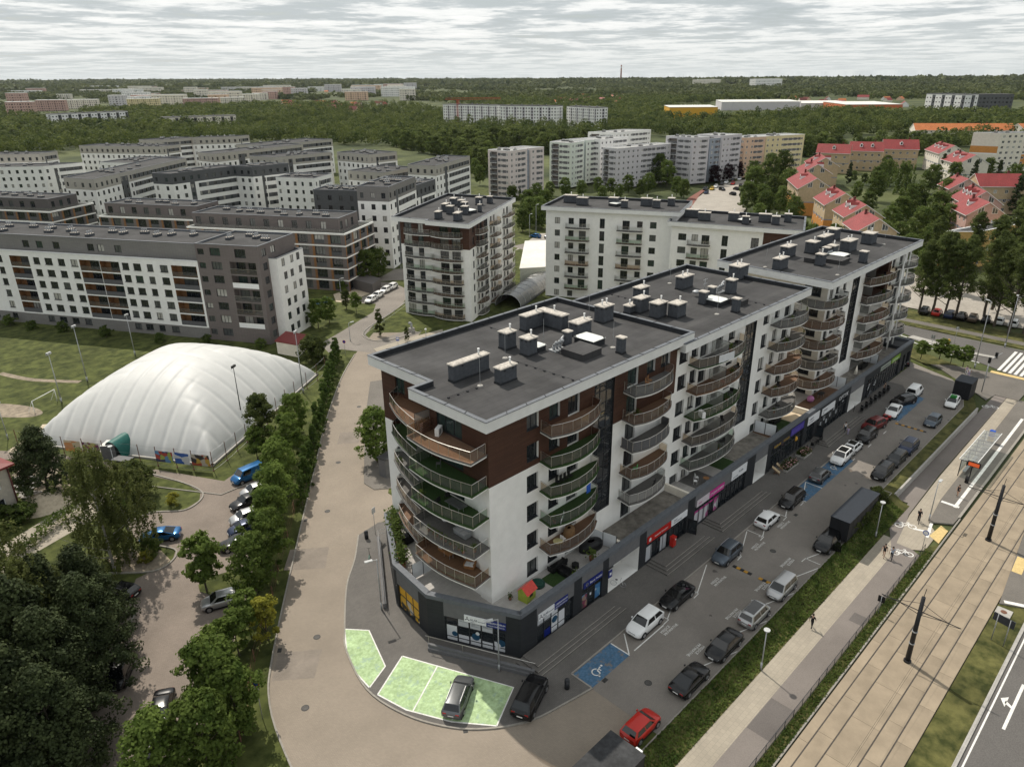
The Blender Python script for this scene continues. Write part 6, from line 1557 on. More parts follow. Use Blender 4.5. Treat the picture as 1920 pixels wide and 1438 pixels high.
row = [('maple',289,1405,8,'lowest maple in the tree row, at the bottom edge left of the street'),('maple',376,1375,8.5,'maple at the bottom edge beside the parked dark cars'),('maple',433,1300,7.6,'maple leaning towards the no stopping sign'),
  ('maple',398,1268,9.2,'brightest and broadest maple in the row, behind the dark cars'),('young_maple',408,1208,5.6,'small maple just above the broadest one'),('young_maple',440,1182,5.4,'second small maple above the broadest one'),
  ('yellowtree',495,1155,5.4,'yellow leaved young tree beside the street fence'),('young_maple',462,1146,5.6,'small maple behind the silver hatchback'),('young_maple',376,1050,7.6,'single young maple on the kerbed grass island of the left car park'),('maple',470,1052,7.8,'maple above the silver hatchback in the row'),('maple',497,1008,8.0,'maple at the upper end of the rusty verge fence'),
  ('maple',503,955,7.4,'maple over the dark parked sedan'),('maple',514,914,7.8,'maple over the blue and silver parked cars'),('maple',521,865,7.8,'maple beside the blue van'),('maple',540,815,7.6,'maple opposite the corner of the air dome'),('darkmaple',487,785,9.5,'tall dark tree at the corner of the air dome fence'),
  ('young_maple',478,828,5.5,'small tree at the foot of the tall dark tree'),('maple',549,772,7.2,'last maple before the lamp beside the dome')]
for k,u,v,h,lb in row: tree(k,P5(u,v,h * .55),lb,'trees between the left car park and the street',h * .95)
a,b = G(566,948),G(633,674); n = 24
for i in range(n):
 t = i / (n - 1); p = (a[0] + (b[0] - a[0]) * t + random.uniform(-.3,.3),a[1] + (b[1] - a[1]) * t)
 tree('hornbeam',p,'small conical hedge tree in the line beside the street kerb','conical hedge trees along the street',random.uniform(3.6,5.4))
tree('birch',G(215,1066),'big drooping birch beside the blue coupe',None,15.5,wide=.9)
tree('birch',G(250,1040),'shorter birch leaning over the blue coupe',None,12,wide=1.15)
tree('pine',G(92,925),'broad dark pine beside the sand heap and the school',None,9.6,wide=1.15)
tree('bigbush',G(258,930),'dark rounded shrub tree on the lawn island by the birch',None,4.8)
tree('bush',G(240,950),'light green bush under the birch',None,3.0)
for k,u,v,h,lb in (('pine',178,1165,10.5,'dark pine over the black car at the left car park'),('pine',115,1205,11.5,'dark pine behind the car park kerb'),('birch',30,1170,14,'birch at the left edge below the hedge'),('pine',190,1235,11,'dark pine nearest the kerb of the left car park'),('pine',70,1300,14,'dark pine in the lower left corner group'),
      ('birch',20,1330,14,'drooping birch at the left edge of the corner group'),('pine',130,1330,12,'dark pine above the bottom left corner'),('pine',60,1420,13,'pine at the very bottom left'),('pine',130,1425,11,'pine beside the kerb at the bottom edge'),('birch',80,1235,13,'birch between dark pines in the corner group'),('pine',15,1480,13,'pine cut by the bottom left corner'),('pine',45,1380,11,'dark pine between birch and bottom edge in the corner group')):
 tree(k,G(u,v + 30),lb,'dark trees in the lower left corner',h)
tree('yellow',G(326,947),'small yellow bush on the lawn island',None,1.7); tree('yellow',G(275,1055),'yellow green bush on the bare planting strip',None,1.5)
tree('bush',G(283,1040),'small dark green bush on the bare planting strip',None,2.2); tree('bush',G(20,985),'low bush in front of the school wall',None,2.4,wide=1.6); tree('bush',G(48,970),'bush at the school corner',None,2.0,wide=1.3)
def hedge(label,pts,w,h,m=LF_MID,dens=60):
 L = sum(hypot(b[0] - a[0],b[1] - a[1]) for a,b in zip(pts,pts[1:])); n = int(L * dens * 2)
 P = resample(pts,L / n) if n > 2 else pts; C = np.array([(p[0],p[1],0) for p in P[:n]]); k = len(C)
 C[:,:2] += RNG.uniform(-w / 2,w / 2,(k,2)); C[:,2] = h * RNG.uniform(0,1,k) ** .5 * (1 + .12 * np.sin(C[:,0] * 2))
 o = put('hedge',quads_mesh('hedge',leaf_quads(C,.3),m)); o['label'] = label; o['category'] = 'hedge'; return o
hedge('clipped green hedge along the sandy lane',[G(140,965),G(100,990),G(75,1010)],1.6,1.5); hedge('lower end of the hedge by the sandy lane',[G(72,1015),G(35,1040)],1.3,.9)
hedge('dark hedge on top of the grass bank at the far end of the car park',[(80,23.9),(86.5,23.6)],2.2,1.9,LF_DARK,260)
tree('bigbush',(88.3,23.7),'rounded dark bush at the end of the black box truck',None,2.6)
tree('maple',G(708,868),'street tree beside the grey bin store left of the long building',None,8.4)
for k,u,v,h,lb in (('maple',597,615,6.5,'small tree in front of the white block gable'),('maple',618,606,6,'small tree by the estate junction'),('bigbush',588,678,5,'rounded bush behind the hedge trees by the dome'),('young_maple',668,588,5,'young tree on the corner lawn of the estate car park'),('columnar',713,630,6,'dark columnar tree on the point block lawn'),('columnar',763,640,3.2,'small dark conifer by the point block path'),
      ('broad',690,532,9,'full tree at the end of the brown block'),('broad',710,520,8,'tree by the brown block car park'),('bush',645,545,3,'bush by the playground'),('darkmaple',650,580,5,'small dark tree by the playground path')): tree(k,G(u,v),lb,None,h)
for i,(u,v) in enumerate(((300,642),(200,632),(120,622),(60,618),(20,610),(390,646),(490,652))): tree('bush',G(u,v),'garden bush along the foot of the long white block','garden bushes at the long white block',random.uniform(1.8,2.8))
for i,(x,y) in enumerate(((147.5,37.2),(149.8,34.6),(149.0,32.4),(148.6,30.2))): tree('young_maple',(x,y),('leafy shrub nearest the black car at the lot exit','second shrub from the lot exit','third shrub from the lot exit','shrub nearest the traffic light')[i],'shrubs between the lot exit and the crossing street',3.6 + (i % 2) * .6,wide=1.25)
pop = [(180.8,48.1),(180.6,45.4),(180.4,42.7),(181.5,40.6),(184.3,35.7),(181.7,33.0),(178.4,29.5),(180.6,27.2),(179,23),(182,18)]
for i,(x,y) in enumerate(pop): tree('poplar',(x,y),('leftmost','second','third','fourth','fifth','sixth','seventh','eighth','ninth','tenth')[i] + (' tall poplar' if i == 0 else ' tall poplar from the left') + ' along the roadside car park','tall poplars along the roadside car park',random.uniform(16,21),z=LO)
for u,v,h in ((1815,480,17),(1850,500,18),(1885,490,20),(1905,520,19),(1745,470,15),(1770,500,14),(1725,500,9),(1900,440,18),(1860,540,17),(1915,470,20)): tree('poplar',G(u,v + 40),('poplar left of the yellow building','poplar in front of the yellow building corner','poplar by the right edge before the yellow building')[(u > 1790) + (u > 1880)] + ' (%s)' % ('lowest','tallest','middle')[int(h) % 3],'poplars in front of the yellow building',h,wide=1.2)
spots = [('broad',1640,375,12),('willow',1690,360,14),('willow',1660,345,12),('broad',1700,410,12),('broad',1742,360,12),('broad',1755,425,12),('broad',1720,455,11),('broad',1808,335,10),('broad',1665,445,10),('broad',1768,395,12),('fir',1590,345,10),('fir',1763,335,12),('fir',1822,350,12),('fir',1868,345,11),('broad',1785,350,11),('broad',1680,475,9),('broad',1700,500,9),('broad',1625,400,8),('broad',1735,490,10),('fir',1900,400,14),('broad',1895,360,12),('fir',1915,380,15),
   ('broad',1412,370,13),('broad',1440,345,14),('broad',1465,335,14),('broad',1400,395,11),('broad',1430,410,10),('broad',1462,400,10),('broad',1480,430,8),('broad',1450,320,12),('broad',1500,455,7),('broad',1420,425,8),('broad',1475,370,12),('broad',1495,395,9),('broad',1520,462,7),
   ('broad',1235,345,14),('broad',1250,350,12),('broad',1178,362,8),('broad',1282,372,8),('broad',1060,368,8),('broad',1090,368,7),('broad',1120,362,7),('broad',1145,364,7),('broad',1030,372,7),('broad',1005,385,9),('broad',990,400,9),('broad',1020,400,9),('broad',995,425,10),('broad',1015,430,9),('broad',980,435,8),('broad',960,385,8),('broad',1200,368,7),
   *[('broad',u,v,h) for u,v,h in ((1488,415,9),(1560,470,8),(1640,350,9),(1605,372,7),(1715,400,11),(1685,430,11),(1650,470,9),(1745,450,11),(1775,440,10),(1730,525,8),(1790,410,10),(1660,325,9),(1560,318,8),(1830,380,10),(1850,330,9),(1445,385,12),(1410,345,11),(1425,395,10),(1130,376,6),(1160,372,6),(1215,362,9),(1268,366,8),(1012,415,9),(985,415,8),(885,315,8),(898,325,8))],
   ('redleaf',1338,342,8),('redleaf',1362,338,8),('redleaf',1382,334,8),('fir',975,375,5),('broad',900,345,9),('broad',890,330,9),('broad',905,315,9),('broad',1545,300,9),('broad',1620,345,5),('broad',1600,340,5)]
ORD = ('leftmost','second','third','fourth','fifth','sixth','seventh','eighth','ninth','tenth','eleventh','twelfth','thirteenth','fourteenth','fifteenth','sixteenth','seventeenth','eighteenth','nineteenth','twentieth','twenty first','twenty second','twenty third','twenty fourth','twenty fifth','twenty sixth','twenty seventh','twenty eighth','twenty ninth','thirtieth','thirty first','thirty second','thirty third','thirty fourth')
def where(u): return 'beside the pink tower block' if u < 930 else 'between the point block and the slab block' if u < 1028 else 'behind the roof of the slab block' if u < 1300 else 'at the road before the grey towers' if u < 1388 else 'between the tower road and the red roofed houses' if u < 1560 else 'in the green court of the red roofed houses'
def spot_label(k,u,v,h):
 same = sorted(s[1] for s in spots if s[0] == k and where(s[1]) == where(u)); i = min(33,same.index(u))
 return ('' if len(same) == 1 else ORD[i] + (' from the left, ' if i else ', ')) + {'broad': 'green tree ','willow': 'drooping willow ','fir': 'dark fir ','redleaf': 'dark red leaved tree '}[k] + where(u)
for k,u,v,h in spots: tree(k,G(u,v),spot_label(k,u,v,h),{'broad': 'trees around the towers and red roofed houses','willow': 'willows in the court','fir': 'firs beside the red roofed houses','redleaf': 'dark red trees at the grey towers'}[k],h)
def inpoly(x,y,P):
 c = False; j = len(P) - 1
 for i in range(len(P)):
  if (P[i][1] > y) != (P[j][1] > y) and x < (P[j][0] - P[i][0]) * (y - P[i][1]) / (P[j][1] - P[i][1]) + P[i][0]: c = not c
  j = i
 return c
def to_px(x,y,z):
 d = Vector((x,y,z - CAM_H)); w = d.dot(_fw)
 return (960 + F_PX * d.dot(_rt) / w,719 - F_PX * d.dot(_up) / w) if w > 1 else (-9e9,0)
WOODS = [([(-60,300),(-60,205),(60,215),(105,248),(250,240),(300,245),(440,240),(560,205),(760,196),(830,215),(832,236),(1046,244),(1120,246),(1130,215),(1260,228),(1345,228),(1500,212),(1720,222),(1730,245),(1510,262),(1500,292),(1560,292),(1850,255),(1990,215),(1990,300),(1880,260),(1740,290),(1510,285),(1390,262),(1250,255),(1115,252),(1130,268),(1040,275),(1035,290),(925,280),(905,330),(880,305),(740,275),(600,268),(450,265),(140,282),(100,290)],8.4)]
C_near,far_pts = [],[]
for poly,sp in WOODS:
 W = [G(u,v) for u,v in poly]; r2 = random.Random(3)
 for u in range(-60,1990,4):
  pass
 seen = 0
 for _ in range(60000):
  u,v = r2.uniform(-60,1990),0; v = r2.uniform(196,335)
  if not inpoly(u,v,poly): continue
  x,y = G(u,v); D = hypot(x,y)
  far_pts.append((x,y,D,u,v))
cell = {}; sel = []
random.Random(4).shuffle(far_pts)
for p in far_pts:
 s = 7.6 + max(0,(p[2] - 500)) * .006; key = (int(p[0] / s),int(p[1] / s))
 if key in cell: continue
 cell[key] = 1; sel.append(p)
sel.sort(key=lambda p: p[2])
for x,y,D,u,v in sel[:170]: tree('wood',(x,y),'woodland tree in the near edge of the wood behind the blocks','nearest trees of the wood behind the blocks',random.uniform(8,14.5),z=-.9)
def mass(name,pts,nq,size,h,m,label,spread):
 n = len(pts); C = np.repeat(np.array([(p[0],p[1],0.0) for p in pts]),nq,0); k = len(C)
 H = np.repeat(RNG.uniform(.6,1.25,n) * h,nq); R = np.repeat(RNG.uniform(.8,1.3,n) * spread,nq)
 Z0 = np.repeat(np.array([p[2] for p in pts]),nq)
 d = RNG.normal(size=(k,3)); d /= np.linalg.norm(d,axis=1)[:,None]; rr = RNG.uniform(.55,1,k) ** .5
 C[:,0] += d[:,0] * R * rr; C[:,1] += d[:,1] * R * rr; C[:,2] = Z0 + H * (.55 + .45 * d[:,2] * rr)
 o = put(name,quads_mesh(name,leaf_quads(C,np.repeat(RNG.uniform(.8,1.2,n),nq) * size,.25,d),m)); o['kind'] = 'stuff'; o['label'] = label; return o
mass('wood',[(p[0],p[1],-.9) for p in sel[170:4600]],140,1.6,11.5,LF_FAR,'dense broadleaf wood behind the blocks',4.6)
r3 = random.Random(9); mid,ridge = [],[]
for _ in range(26000):
 a = RAD(r3.uniform(2,88)); D = 850 * (4200 / 850) ** r3.random(); x,y = D * cos(a),D * sin(a)
 nz = mnoise.noise((x / 420,y / 420,3.3)) + .6 * mnoise.noise((x / 130,y / 130,7))
 lim = -.16 if math.degrees(a) < 48 else .12
 if D < 1150: lim -= .2
 u,v = to_px(x,y,8)
 if 1240 < u < 1720 and 186 < v < 226: lim = .1
 if nz < lim: continue
 mid.append((x,y,-.9 + (max(0,D - 900) / 5000) * 6,D))
near_m = [p for p in mid if p[3] < 1700]; far_m = [p for p in mid if p[3] >= 1700]
mass('wood',[p[:3] for p in near_m[:5200]],50,3.0,11.5,LF_FAR,'scattered trees and copses between the far estates',6.5)
mass('wood',[p[:3] for p in far_m[:5200]],22,7.5,13,LF_RIDGE,'far copses towards the ridge',12)
for _ in range(9000):
 a = RAD(r3.uniform(0,92)); D = 3600 * (8200 / 3600) ** r3.random()
 lift = max(0.0,min(1.0,(math.degrees(a) - 5) / 70)); z = 3 + max(0,D - 4000) / 3000 * (-40 + 62 * lift)
 ridge.append((D * cos(a),D * sin(a),z - 2))
mass('wood',ridge,12,26,22,LF_RIDGE,'wooded ridge along the horizon',42)
def tufts(label,x0,x1,y0,y1,zf,n,s=.32,m=None):
 C = np.stack([RNG.uniform(x0,x1,n),RNG.uniform(y0,y1,n),np.zeros(n)],1); t = (23.25 - C[:,1]) / 2.35
 C[:,2] = zf(C,t) + .08
 d = quads_mesh('grass',leaf_quads(C,s,.0),m or LF_THU); o = put('grass',d); o['kind'] = 'stuff'; o['label'] = label
tufts('rough grass tufts on the bank beside the car park',28,91,21.0,23.2,lambda C,t: .16 * np.sin(np.pi * np.minimum(1,t * 2.2)) * (t < .46) - .8 * (t * t * (3 - 2 * t)),9000,.3,LF_MID)
tufts('rough grass along the cycle path fence',40,84,15.3,16.3,lambda C,t: LO + .02,2500,.26,LF_MID)
# ================================================================ VEHICLES
def paint(name,c,metal=.35,rough=.28):
 m = mat(name,c,rough,.03,2,metal=metal,spec=.35)
 m.node_tree.nodes['Principled BSDF'].inputs['Coat Weight'].default_value = .25
 m.node_tree.nodes['Principled BSDF'].inputs['Coat Roughness'].default_value = .05
 return m
P_WHITE = paint('white_car_paint',(.78,.78,.77),0.0); P_BLACK = paint('black_car_paint',(.006,.006,.007),0,.22); P_SILV = paint('silver_car_paint',(.42,.42,.42),.7)
P_GREY = paint('grey_car_paint',(.13,.135,.14),.6); P_BLUEG = paint('blue_grey_car_paint',(.085,.105,.13),.5); P_RED = paint('red_car_paint',(.46,.022,.014),.1)
P_DRED = paint('dark_red_car_paint',(.14,.010,.010),.3); P_BLUE = paint('blue_car_paint',(.010,.10,.26),.4); P_NAVY = paint('navy_car_paint',(.012,.022,.06),.3); P_BROWN = paint('brown_car_paint',(.10,.075,.055),.4); P_YEL = paint('yellow_car_paint',(.55,.36,.03),.1)
TYRE = mat('tyre_rubber',(.016,.016,.017),.9,.1,5); RIM = mat('alloy_rim',(.40,.40,.41),.35,.05,5,metal=.8)
CGL = glass_mat('car_glass',(.006,.007,.008),.03); LAMPW = mat('headlamp_glass',(.62,.64,.66),.12,.05,5,spec=.7); LAMPR = mat('tail_lamp_red',(.30,.012,.010),.2,.05,5,spec=.6)
PLATE = mat('number_plate_white',(.70,.70,.68),.5,.03,5); GRILLE = mat('black_grille',(.012,.012,.013),.4,.1,20)
SPEC = {
 'hatch': (4.0,1.74,1.48,.74,.96,.98,-1.92,-1.45,.35,1.05),'suv': (4.5,1.86,1.66,.88,1.08,1.08,-2.14,-1.55,.50,1.15),'sedan': (4.7,1.82,1.45,.72,.94,.98,-1.72,-.85,.40,1.12),'wagon': (4.75,1.82,1.50,.72,.95,.98,-2.28,-1.80,.45,1.20),
 'coupe': (4.7,1.86,1.36,.72,.93,.95,-1.85,-.55,.25,1.00),'mpv': (4.25,1.76,1.66,.82,1.00,1.02,-2.02,-1.72,.85,1.45),'van': (4.6,1.84,1.88,.86,1.08,1.08,-2.24,-2.10,.95,1.50),'bigsuv': (4.9,1.98,1.76,.95,1.14,1.14,-2.36,-1.80,.45,1.15)}
def car_parts(kd):
 L,W,H,hf,be,tl,xr0,xr1,xf1,xf0 = SPEC[kd]; h = L / 2; w = W / 2; out = {}
 st = [(-h,.80,.42,tl - .24),(-h + .07,.90,.30,tl - .08),(-h + .28,.97,.22,tl),(min(xr0 + .1,-h + .6),1.0,.19,max(tl,be)),(-.6,1.0,.19,be),(.3,1.0,.19,be - .01),(xf0,.99,.19,be - .02),(xf0 + (h - xf0) * .45,.97,.19,be - .02 - (be - hf) * .35),(h - .28,.92,.21,hf),(h - .09,.82,.28,hf - .12),(h,.66,.38,hf - .30)]
 mb = MB(); rows = []
 for x,k,zl,zt in st:
  hw = w * k; side = [(.78 * hw,zl),(.97 * hw,zl + .10),(hw,zl + (zt - zl) * .45),(hw * .99,zt - .20 * (zt - zl)),(hw * .93,zt - .03),(hw * .80,zt + .01),(hw * .42,zt + .03),(0,zt + .035)]
  ring = [(x,y,z) for y,z in side] + [(x,-y,z) for y,z in reversed(side[:-1])]
  rows.append(ring)
 mb.grid(rows,0,True,True); mb.poly(list(reversed(rows[-1])) if False else rows[-1],0); mb.poly(list(reversed(rows[0])),0)
 wb,wt = w * .93,w * .73; zb = be - .02; zr = H
 G4 = lambda s: [(xr0,s * wb,zb),(xf0,s * wb,zb),(xf1,s * wt,zr - .05),(xr1,s * wt,zr - .05)]
 for s in (1,-1):
  a,b,c,d = G4(s); mb.quad(*( (a,b,c,d) if s < 0 else (b,a,d,c)),0,True)
 a,b,c,d = G4(1); e,f,g_,h_ = G4(-1)
 mb.quad(f,b,c,g_,0); mb.quad(a,e,h_,d,0)
 rr = []
 for i in range(7):
  x = xr1 - .02 + (xf1 - xr1 + .04) * i / 6; dz = -.035 * (2 * i / 6 - 1) ** 2
  rr.append([(x,-wt - .005,zr - .06),(x,-wt * .88,zr - .012 + dz),(x,-wt * .4,zr + .012 + dz),(x,wt * .4,zr + .012 + dz),(x,wt * .88,zr - .012 + dz),(x,wt + .005,zr - .06)])
 mb.grid(rr,0,True)
 for x in (-h * .62,h * .62):
  for s in (1,-1): mb.tube((x,s * (w - .12),.33),(x,s * (w + .004),.33),.40,16,1)  # black discs paint in the dark shade of the wheel arch openings
 mb.box(-h + .25,-w * .985,.17,h - .35,w * .985,.30,1)
 out['body'] = mb.mesh('body',[P_WHITE,BLACKP])
 def onface(p0,p1,p2,p3,m0,m1,n0,n1,off):
  P = [Vector(p) for p in (p0,p1,p2,p3)]; n = (P[1] - P[0]).cross(P[3] - P[0]).normalized()
  q = lambda a_,b_: (P[0].lerp(P[1],a_)).lerp(P[3].lerp(P[2],a_),b_) + n * off
  return q(m0,n0),q(m1,n0),q(m1,n1),q(m0,n1)
 m_ = MB(); m_.quad(*onface(f,b,c,g_,.05,.95,.05,.97,.012)); out['windscreen'] = m_.mesh('windscreen',[CGL])
 m_ = MB(); m_.quad(*onface(a,e,h_,d,.07,.93,.18 if kd not in ('sedan','coupe') else .06,.93,.012)); out['rear_window'] = m_.mesh('rear_window',[CGL])
 for s,nm in ((-1,'side_window'),(1,'side_window')):
  a1,b1,c1_,d1 = G4(s); fc = (a1,b1,c1_,d1) if s < 0 else (b1,a1,d1,c1_)
  for i,(u0,u1) in enumerate(((.09,.50),(.54,.93))):
   m_ = MB()
   if kd == 'van' and (u0 < .3) == (s < 0): continue
   if kd == 'van': u0,u1 = (.60,.93) if s < 0 else (.07,.40)
   m_.quad(*onface(*fc,u0,u1,.10,.88,.012)); out['side_window%d%d' % (s,i)] = m_.mesh(nm,[CGL])
 for x in (-h * .62,h * .62):
  for s in (1,-1):
   m_ = MB(); m_.tube((0,s * -.10,0),(0,s * .115,0),.325,16); out['wheel%d%d' % (x > 0,s)] = (m_.mesh('wheel',[TYRE]),(x,s * (w - .10),.325),s)
 m_ = MB(); m_.tube((0,0,0),(0,.022,0),.205,10)
 for k in range(5): m_.box(-.015,.0,-.015,.015,.03,.015)
 out['_rim'] = m_.mesh('rim',[RIM])
 for s in (1,-1):
  m_ = MB(); yy = s * w * .60; ww = w * .20; zt = hf - .14
  m_.quad((h - .16,yy - ww,zt - .10),(h - .16 + (.05 if s > 0 else -.0),yy + ww,zt - .10),(h - .26,yy + ww,zt + .06),(h - .26 + .0,yy - ww,zt + .06)); m_.box(h - .30,yy - ww,zt - .09,h - .085 - .05 * abs(1),yy + ww,zt + .04)
  out['headlight%d' % s] = m_.mesh('headlight',[LAMPW])
  m_ = MB(); m_.box(-h + .005,s * w * .62 - w * .17,tl - .30,-h + .14,s * w * .62 + w * .17,tl - .12); out['tail_light%d' % s] = m_.mesh('tail_light',[LAMPR])
  m_ = MB(); m_.box(xf0 - .42,s * (w + .02) - .10 * (s < 0),be + .02,xf0 - .26,s * (w + .02) + .10 * (s > 0),be + .15); out['mirror%d' % s] = m_.mesh('mirror',[P_WHITE])
 m_ = MB(); m_.box(h - .06,-.26,.40,h + .012,.26,.51); out['number_plate_f'] = m_.mesh('number_plate',[PLATE])
 m_ = MB(); m_.box(-h - .012,-.26,.56 if kd != 'sedan' else .62,-h + .06,.26,.67 if kd != 'sedan' else .73); out['number_plate_r'] = m_.mesh('number_plate',[PLATE])
 m_ = MB(); m_.box(h - .2,-w * .42,.50,h - .005,w * .42,hf - .22); m_.box(h - .2,-w * .6,.27,h - .02,w * .6,.37); out['grille'] = m_.mesh('grille',[GRILLE])
 return out
def car(kd,pos,az_,col,label,group=None,z=.02,extra=(),small=False):
 parts = cached(('car',kd),lambda: car_parts(kd))
 T = thing('parked_car',label,'van' if kd == 'van' else 'car',(pos[0],pos[1],z),RAD(az_),group)
 for k,v in parts.items():
  if k == '_rim': continue
  if small and not (k == 'body' or 'wind' in k or 'wheel' in k): continue
  if k.startswith('wheel'):
   o = put('wheel',v[0],T,v[1])
   if not small: put('rim',parts['_rim'],o,(0,.115,0) if v[2] > 0 else (0,-.115,0),pi if v[2] < 0 else 0)
   continue
  o = put(v.name.split('.')[0],v,T)
  if k == 'body' or k.startswith('mirror'): setmat(o,col)
 L,W,H,hf,be,tl,xr0,xr1,xf1,xf0 = SPEC[kd]
 if 'roof' in extra:
  mb = MB(); mb.box(xr1 + .35,-W * .30,H - .01,xf1 - .15,W * .30,H + .018); build('roof_panel',mb,[CGL],T)
 if 'rails' in extra:
  for s in (1,-1): mb = MB(); mb.path([(xr1 + .1,s * W * .34,H - .02),(xr1 + .3,s * W * .34,H + .06),(xf1 - .2,s * W * .34,H + .06),(xf1,s * W * .34,H - .02)],.025,5); build('roof_rail',mb,[RIM if col is not P_BLACK else BLACKP],T)
 if 'green' in extra:
  mb = MB(); mb.box(-.55,-.45,H,.45,.45,H + .16); mb.box(-.45,-.4,H + .16,.3,.4,H + .3); build('roof_sign',mb,[mat('green_sign_shell',(.02,.18,.03),.5,.1)],T)
 if 'door' in extra:
  mb = MB(); mb.prism([(.95,0),(.95,.06),(0,.06),(0,0)][::-1],.25,be); mb.quad((.9,.03,be),(.15,.03,be),(.3,.02,H - .1),(.7,.02,H - .1),1)
  o = build('open_door',mb,[P_BLACK,CGL],T,loc=(.85,W / 2,0)); o.rotation_euler = (0,0,RAD(112))
 return T
X_ = lambda u,v: G(u,v)[0]
LR = 'cars parked along the shop side of the car park'; RR = 'cars parked along the grass bank'
for kd,u,v,a_,col,lb,ex in (
 ('suv',1203,1172,180,P_WHITE,'white compact suv nearest the blue bay by the corner shop',()),('coupe',1268,1124,180,P_BLACK,'black low coupe behind the white suv in the shop side row',()),('suv',1351,1040,180,P_BLUEG,'blue grey suv opposite the red post box',('rails',)),
 ('hatch',1432,978,0,P_WHITE,'white hatchback seen from behind in the shop side row',()),('wagon',1478,940,180,P_BLACK,'black estate car with bright window trim beside the second blue bay',()),('hatch',1531,895,0,P_GREY,'grey hatchback parked on the second blue bay',()),
 ('suv',1572,862,180,P_WHITE,'white suv with a black roof in the sunny gap of the building shadow',('roof',)),('hatch',1602,846,0,P_WHITE,'white car with a dark glass roof right behind the sunlit white suv',('roof',)),('suv',1620,822,180,P_BLACK,'black suv between the white cars and the dark red car',())):
 car(kd,(X_(u,v),31.72),a_ + random.uniform(-2,2),col,lb,LR,extra=ex)
car('suv',G(1637,803),168,P_DRED,'dark red suv in the shop side row',LR); car('sedan',G(1674,776),186,P_WHITE,'white sedan behind the red quad bike',LR)
car('wagon',G(1692,757),160,P_BLACK,'black estate car standing askew before the white van',LR,extra=('rails',)); car('van',G(1713,741),2,P_WHITE,'small white van at the end of the shop side row',LR)
car('hatch',G(1696,682),15,P_BLACK,'black car with a green roof sign at the lot exit',None,extra=('green',))
for kd,u,v,a_,col,lb,ex in (
 ('hatch',1219,1382,0,P_RED,'bright red hatchback at the bottom of the car park',()),('coupe',1297,1284,0,P_BLACK,'black car second from the bottom in the bank side row',()),('sedan',1364,1222,180,P_BLACK,'black sedan below the street lamp on the bank',()),('mpv',1421,1164,0,P_SILV,'silver car with a large black glass roof in the bank side row',('roof',)),
 ('mpv',1472,1113,180,P_SILV,'silver people carrier beside the speed bump',()),('suv',1556,1026,180,P_BLACK,'black car with its door open in front of the black box truck',('door',))):
 car(kd,(X_(u,v),24.5 if u > 1250 else 24.6),a_,col,lb,RR,extra=ex)
for kd,u,v,a_,col,lb,ex in (('suv',1671,897,180,P_BLACK,'black suv nearest the sunny gap in the bank side row',('rails',)),('wagon',1698,873,180,P_BLACK,'black estate car, middle of the three dark cars by the low wall',()),('suv',1722,851,180,P_NAVY,'dark navy suv last of the three dark cars by the low wall',('rails',)),('hatch',1768,801,180,P_BLUEG,'blue grey hatchback alone by the low wall',()),('hatch',1802,765,184,P_WHITE,'white hatchback with a green roof load in front of the dark cabin',('green',))):
 car(kd,(X_(u,v),26.0 if u < 1760 else 26.3),a_,col,lb,RR,extra=ex)
car('wagon',(30.55,37.9),32,P_GREY,'grey estate car with roof rails parked on the green bay',None,z=.13,extra=('rails',))
car('bigsuv',(34.9,33.35),22,P_BLACK,'large black suv half on the footway beside the green bay',None,z=.10)
LL = 'cars in the left car park'
for kd,u,v,a_,col,lb,ex in (('van',466,898,130,P_BLUE,'blue van partly under the maples next to the air dome',()),('hatch',480,926,100,P_SILV,'silver car behind the blue van under the maples',()),('sedan',466,946,130,P_BLACK,'black sedan under the maples below the blue van',()),('hatch',462,976,100,P_SILV,'silver car under the maples above the dark blue one',()),('hatch',460,997,100,P_NAVY,'dark blue car under the maples',()),('sedan',450,1024,80,P_BLACK,'dark sedan lowest of the cars under the maples',()),
       ('coupe',302,1010,40,P_BLUE,'bright blue fastback coupe beside the drooping birch',()),('hatch',230,1116,-70,P_BLACK,'black car with its tail showing under the dark pines',()),('hatch',416,1133,80,P_SILV,'silver hatchback beside the kerbed island with the young maple',()),('mpv',228,1268,235,P_BLACK,'black car half hidden by the dark pines',()),('sedan',305,1342,240,P_BLACK,'dark car behind the broadest maple',()),('sedan',285,1392,240,P_BLACK,'second dark car behind the broadest maple',())):
 car(kd,G(u,v),math.degrees(atan2(G(u - 30,v + a_ / 10)[1] - G(u + 30,v - a_ / 10)[1],G(u - 30,v + a_ / 10)[0] - G(u + 30,v - a_ / 10)[0])) if a_ < 190 else a_,col,lb,LL,extra=ex)
EC = 'cars in the estate car park by the point block'
for u,v,lb in ((696,566,'white car nearest in the estate car park'),(708,558,'second white car in the estate car park'),(723,548,'third white car in the estate car park'),(735,542,'white car last in the estate car park')): car('hatch',G(u,v),205,P_WHITE,lb,EC)
car('hatch',G(1004,446),100,P_BLUE,'blue car at the lamp post beyond the pale hall roof',None); car('suv',G(1030,446),190,P_GREY,'grey car beside the pale hall',None)
PC = 'cars in the roadside car park under the poplars'
for kd,u,v,col,lb in (('suv',1733,588,P_BLACK,'dark car left of the red one under the poplars'),('hatch',1756,591,P_RED,'red hatchback under the poplars'),('mpv',1780,596,P_NAVY,'blue people carrier right of the red hatchback under the poplars'),('suv',1802,599,P_BLACK,'dark suv between the blue and the brown car'),('suv',1823,602,P_BROWN,'brown off road car under the poplars'),('hatch',1848,604,P_BLACK,'dark car right of the brown off road car'),('hatch',1873,607,P_WHITE,'white hatchback under the poplars'),('wagon',1899,611,P_WHITE,'white estate car last on the right under the poplars')): car(kd,G(u,v,LO),5 + random.uniform(-4,4),col,lb,PC,z=LO + .1,small=True)
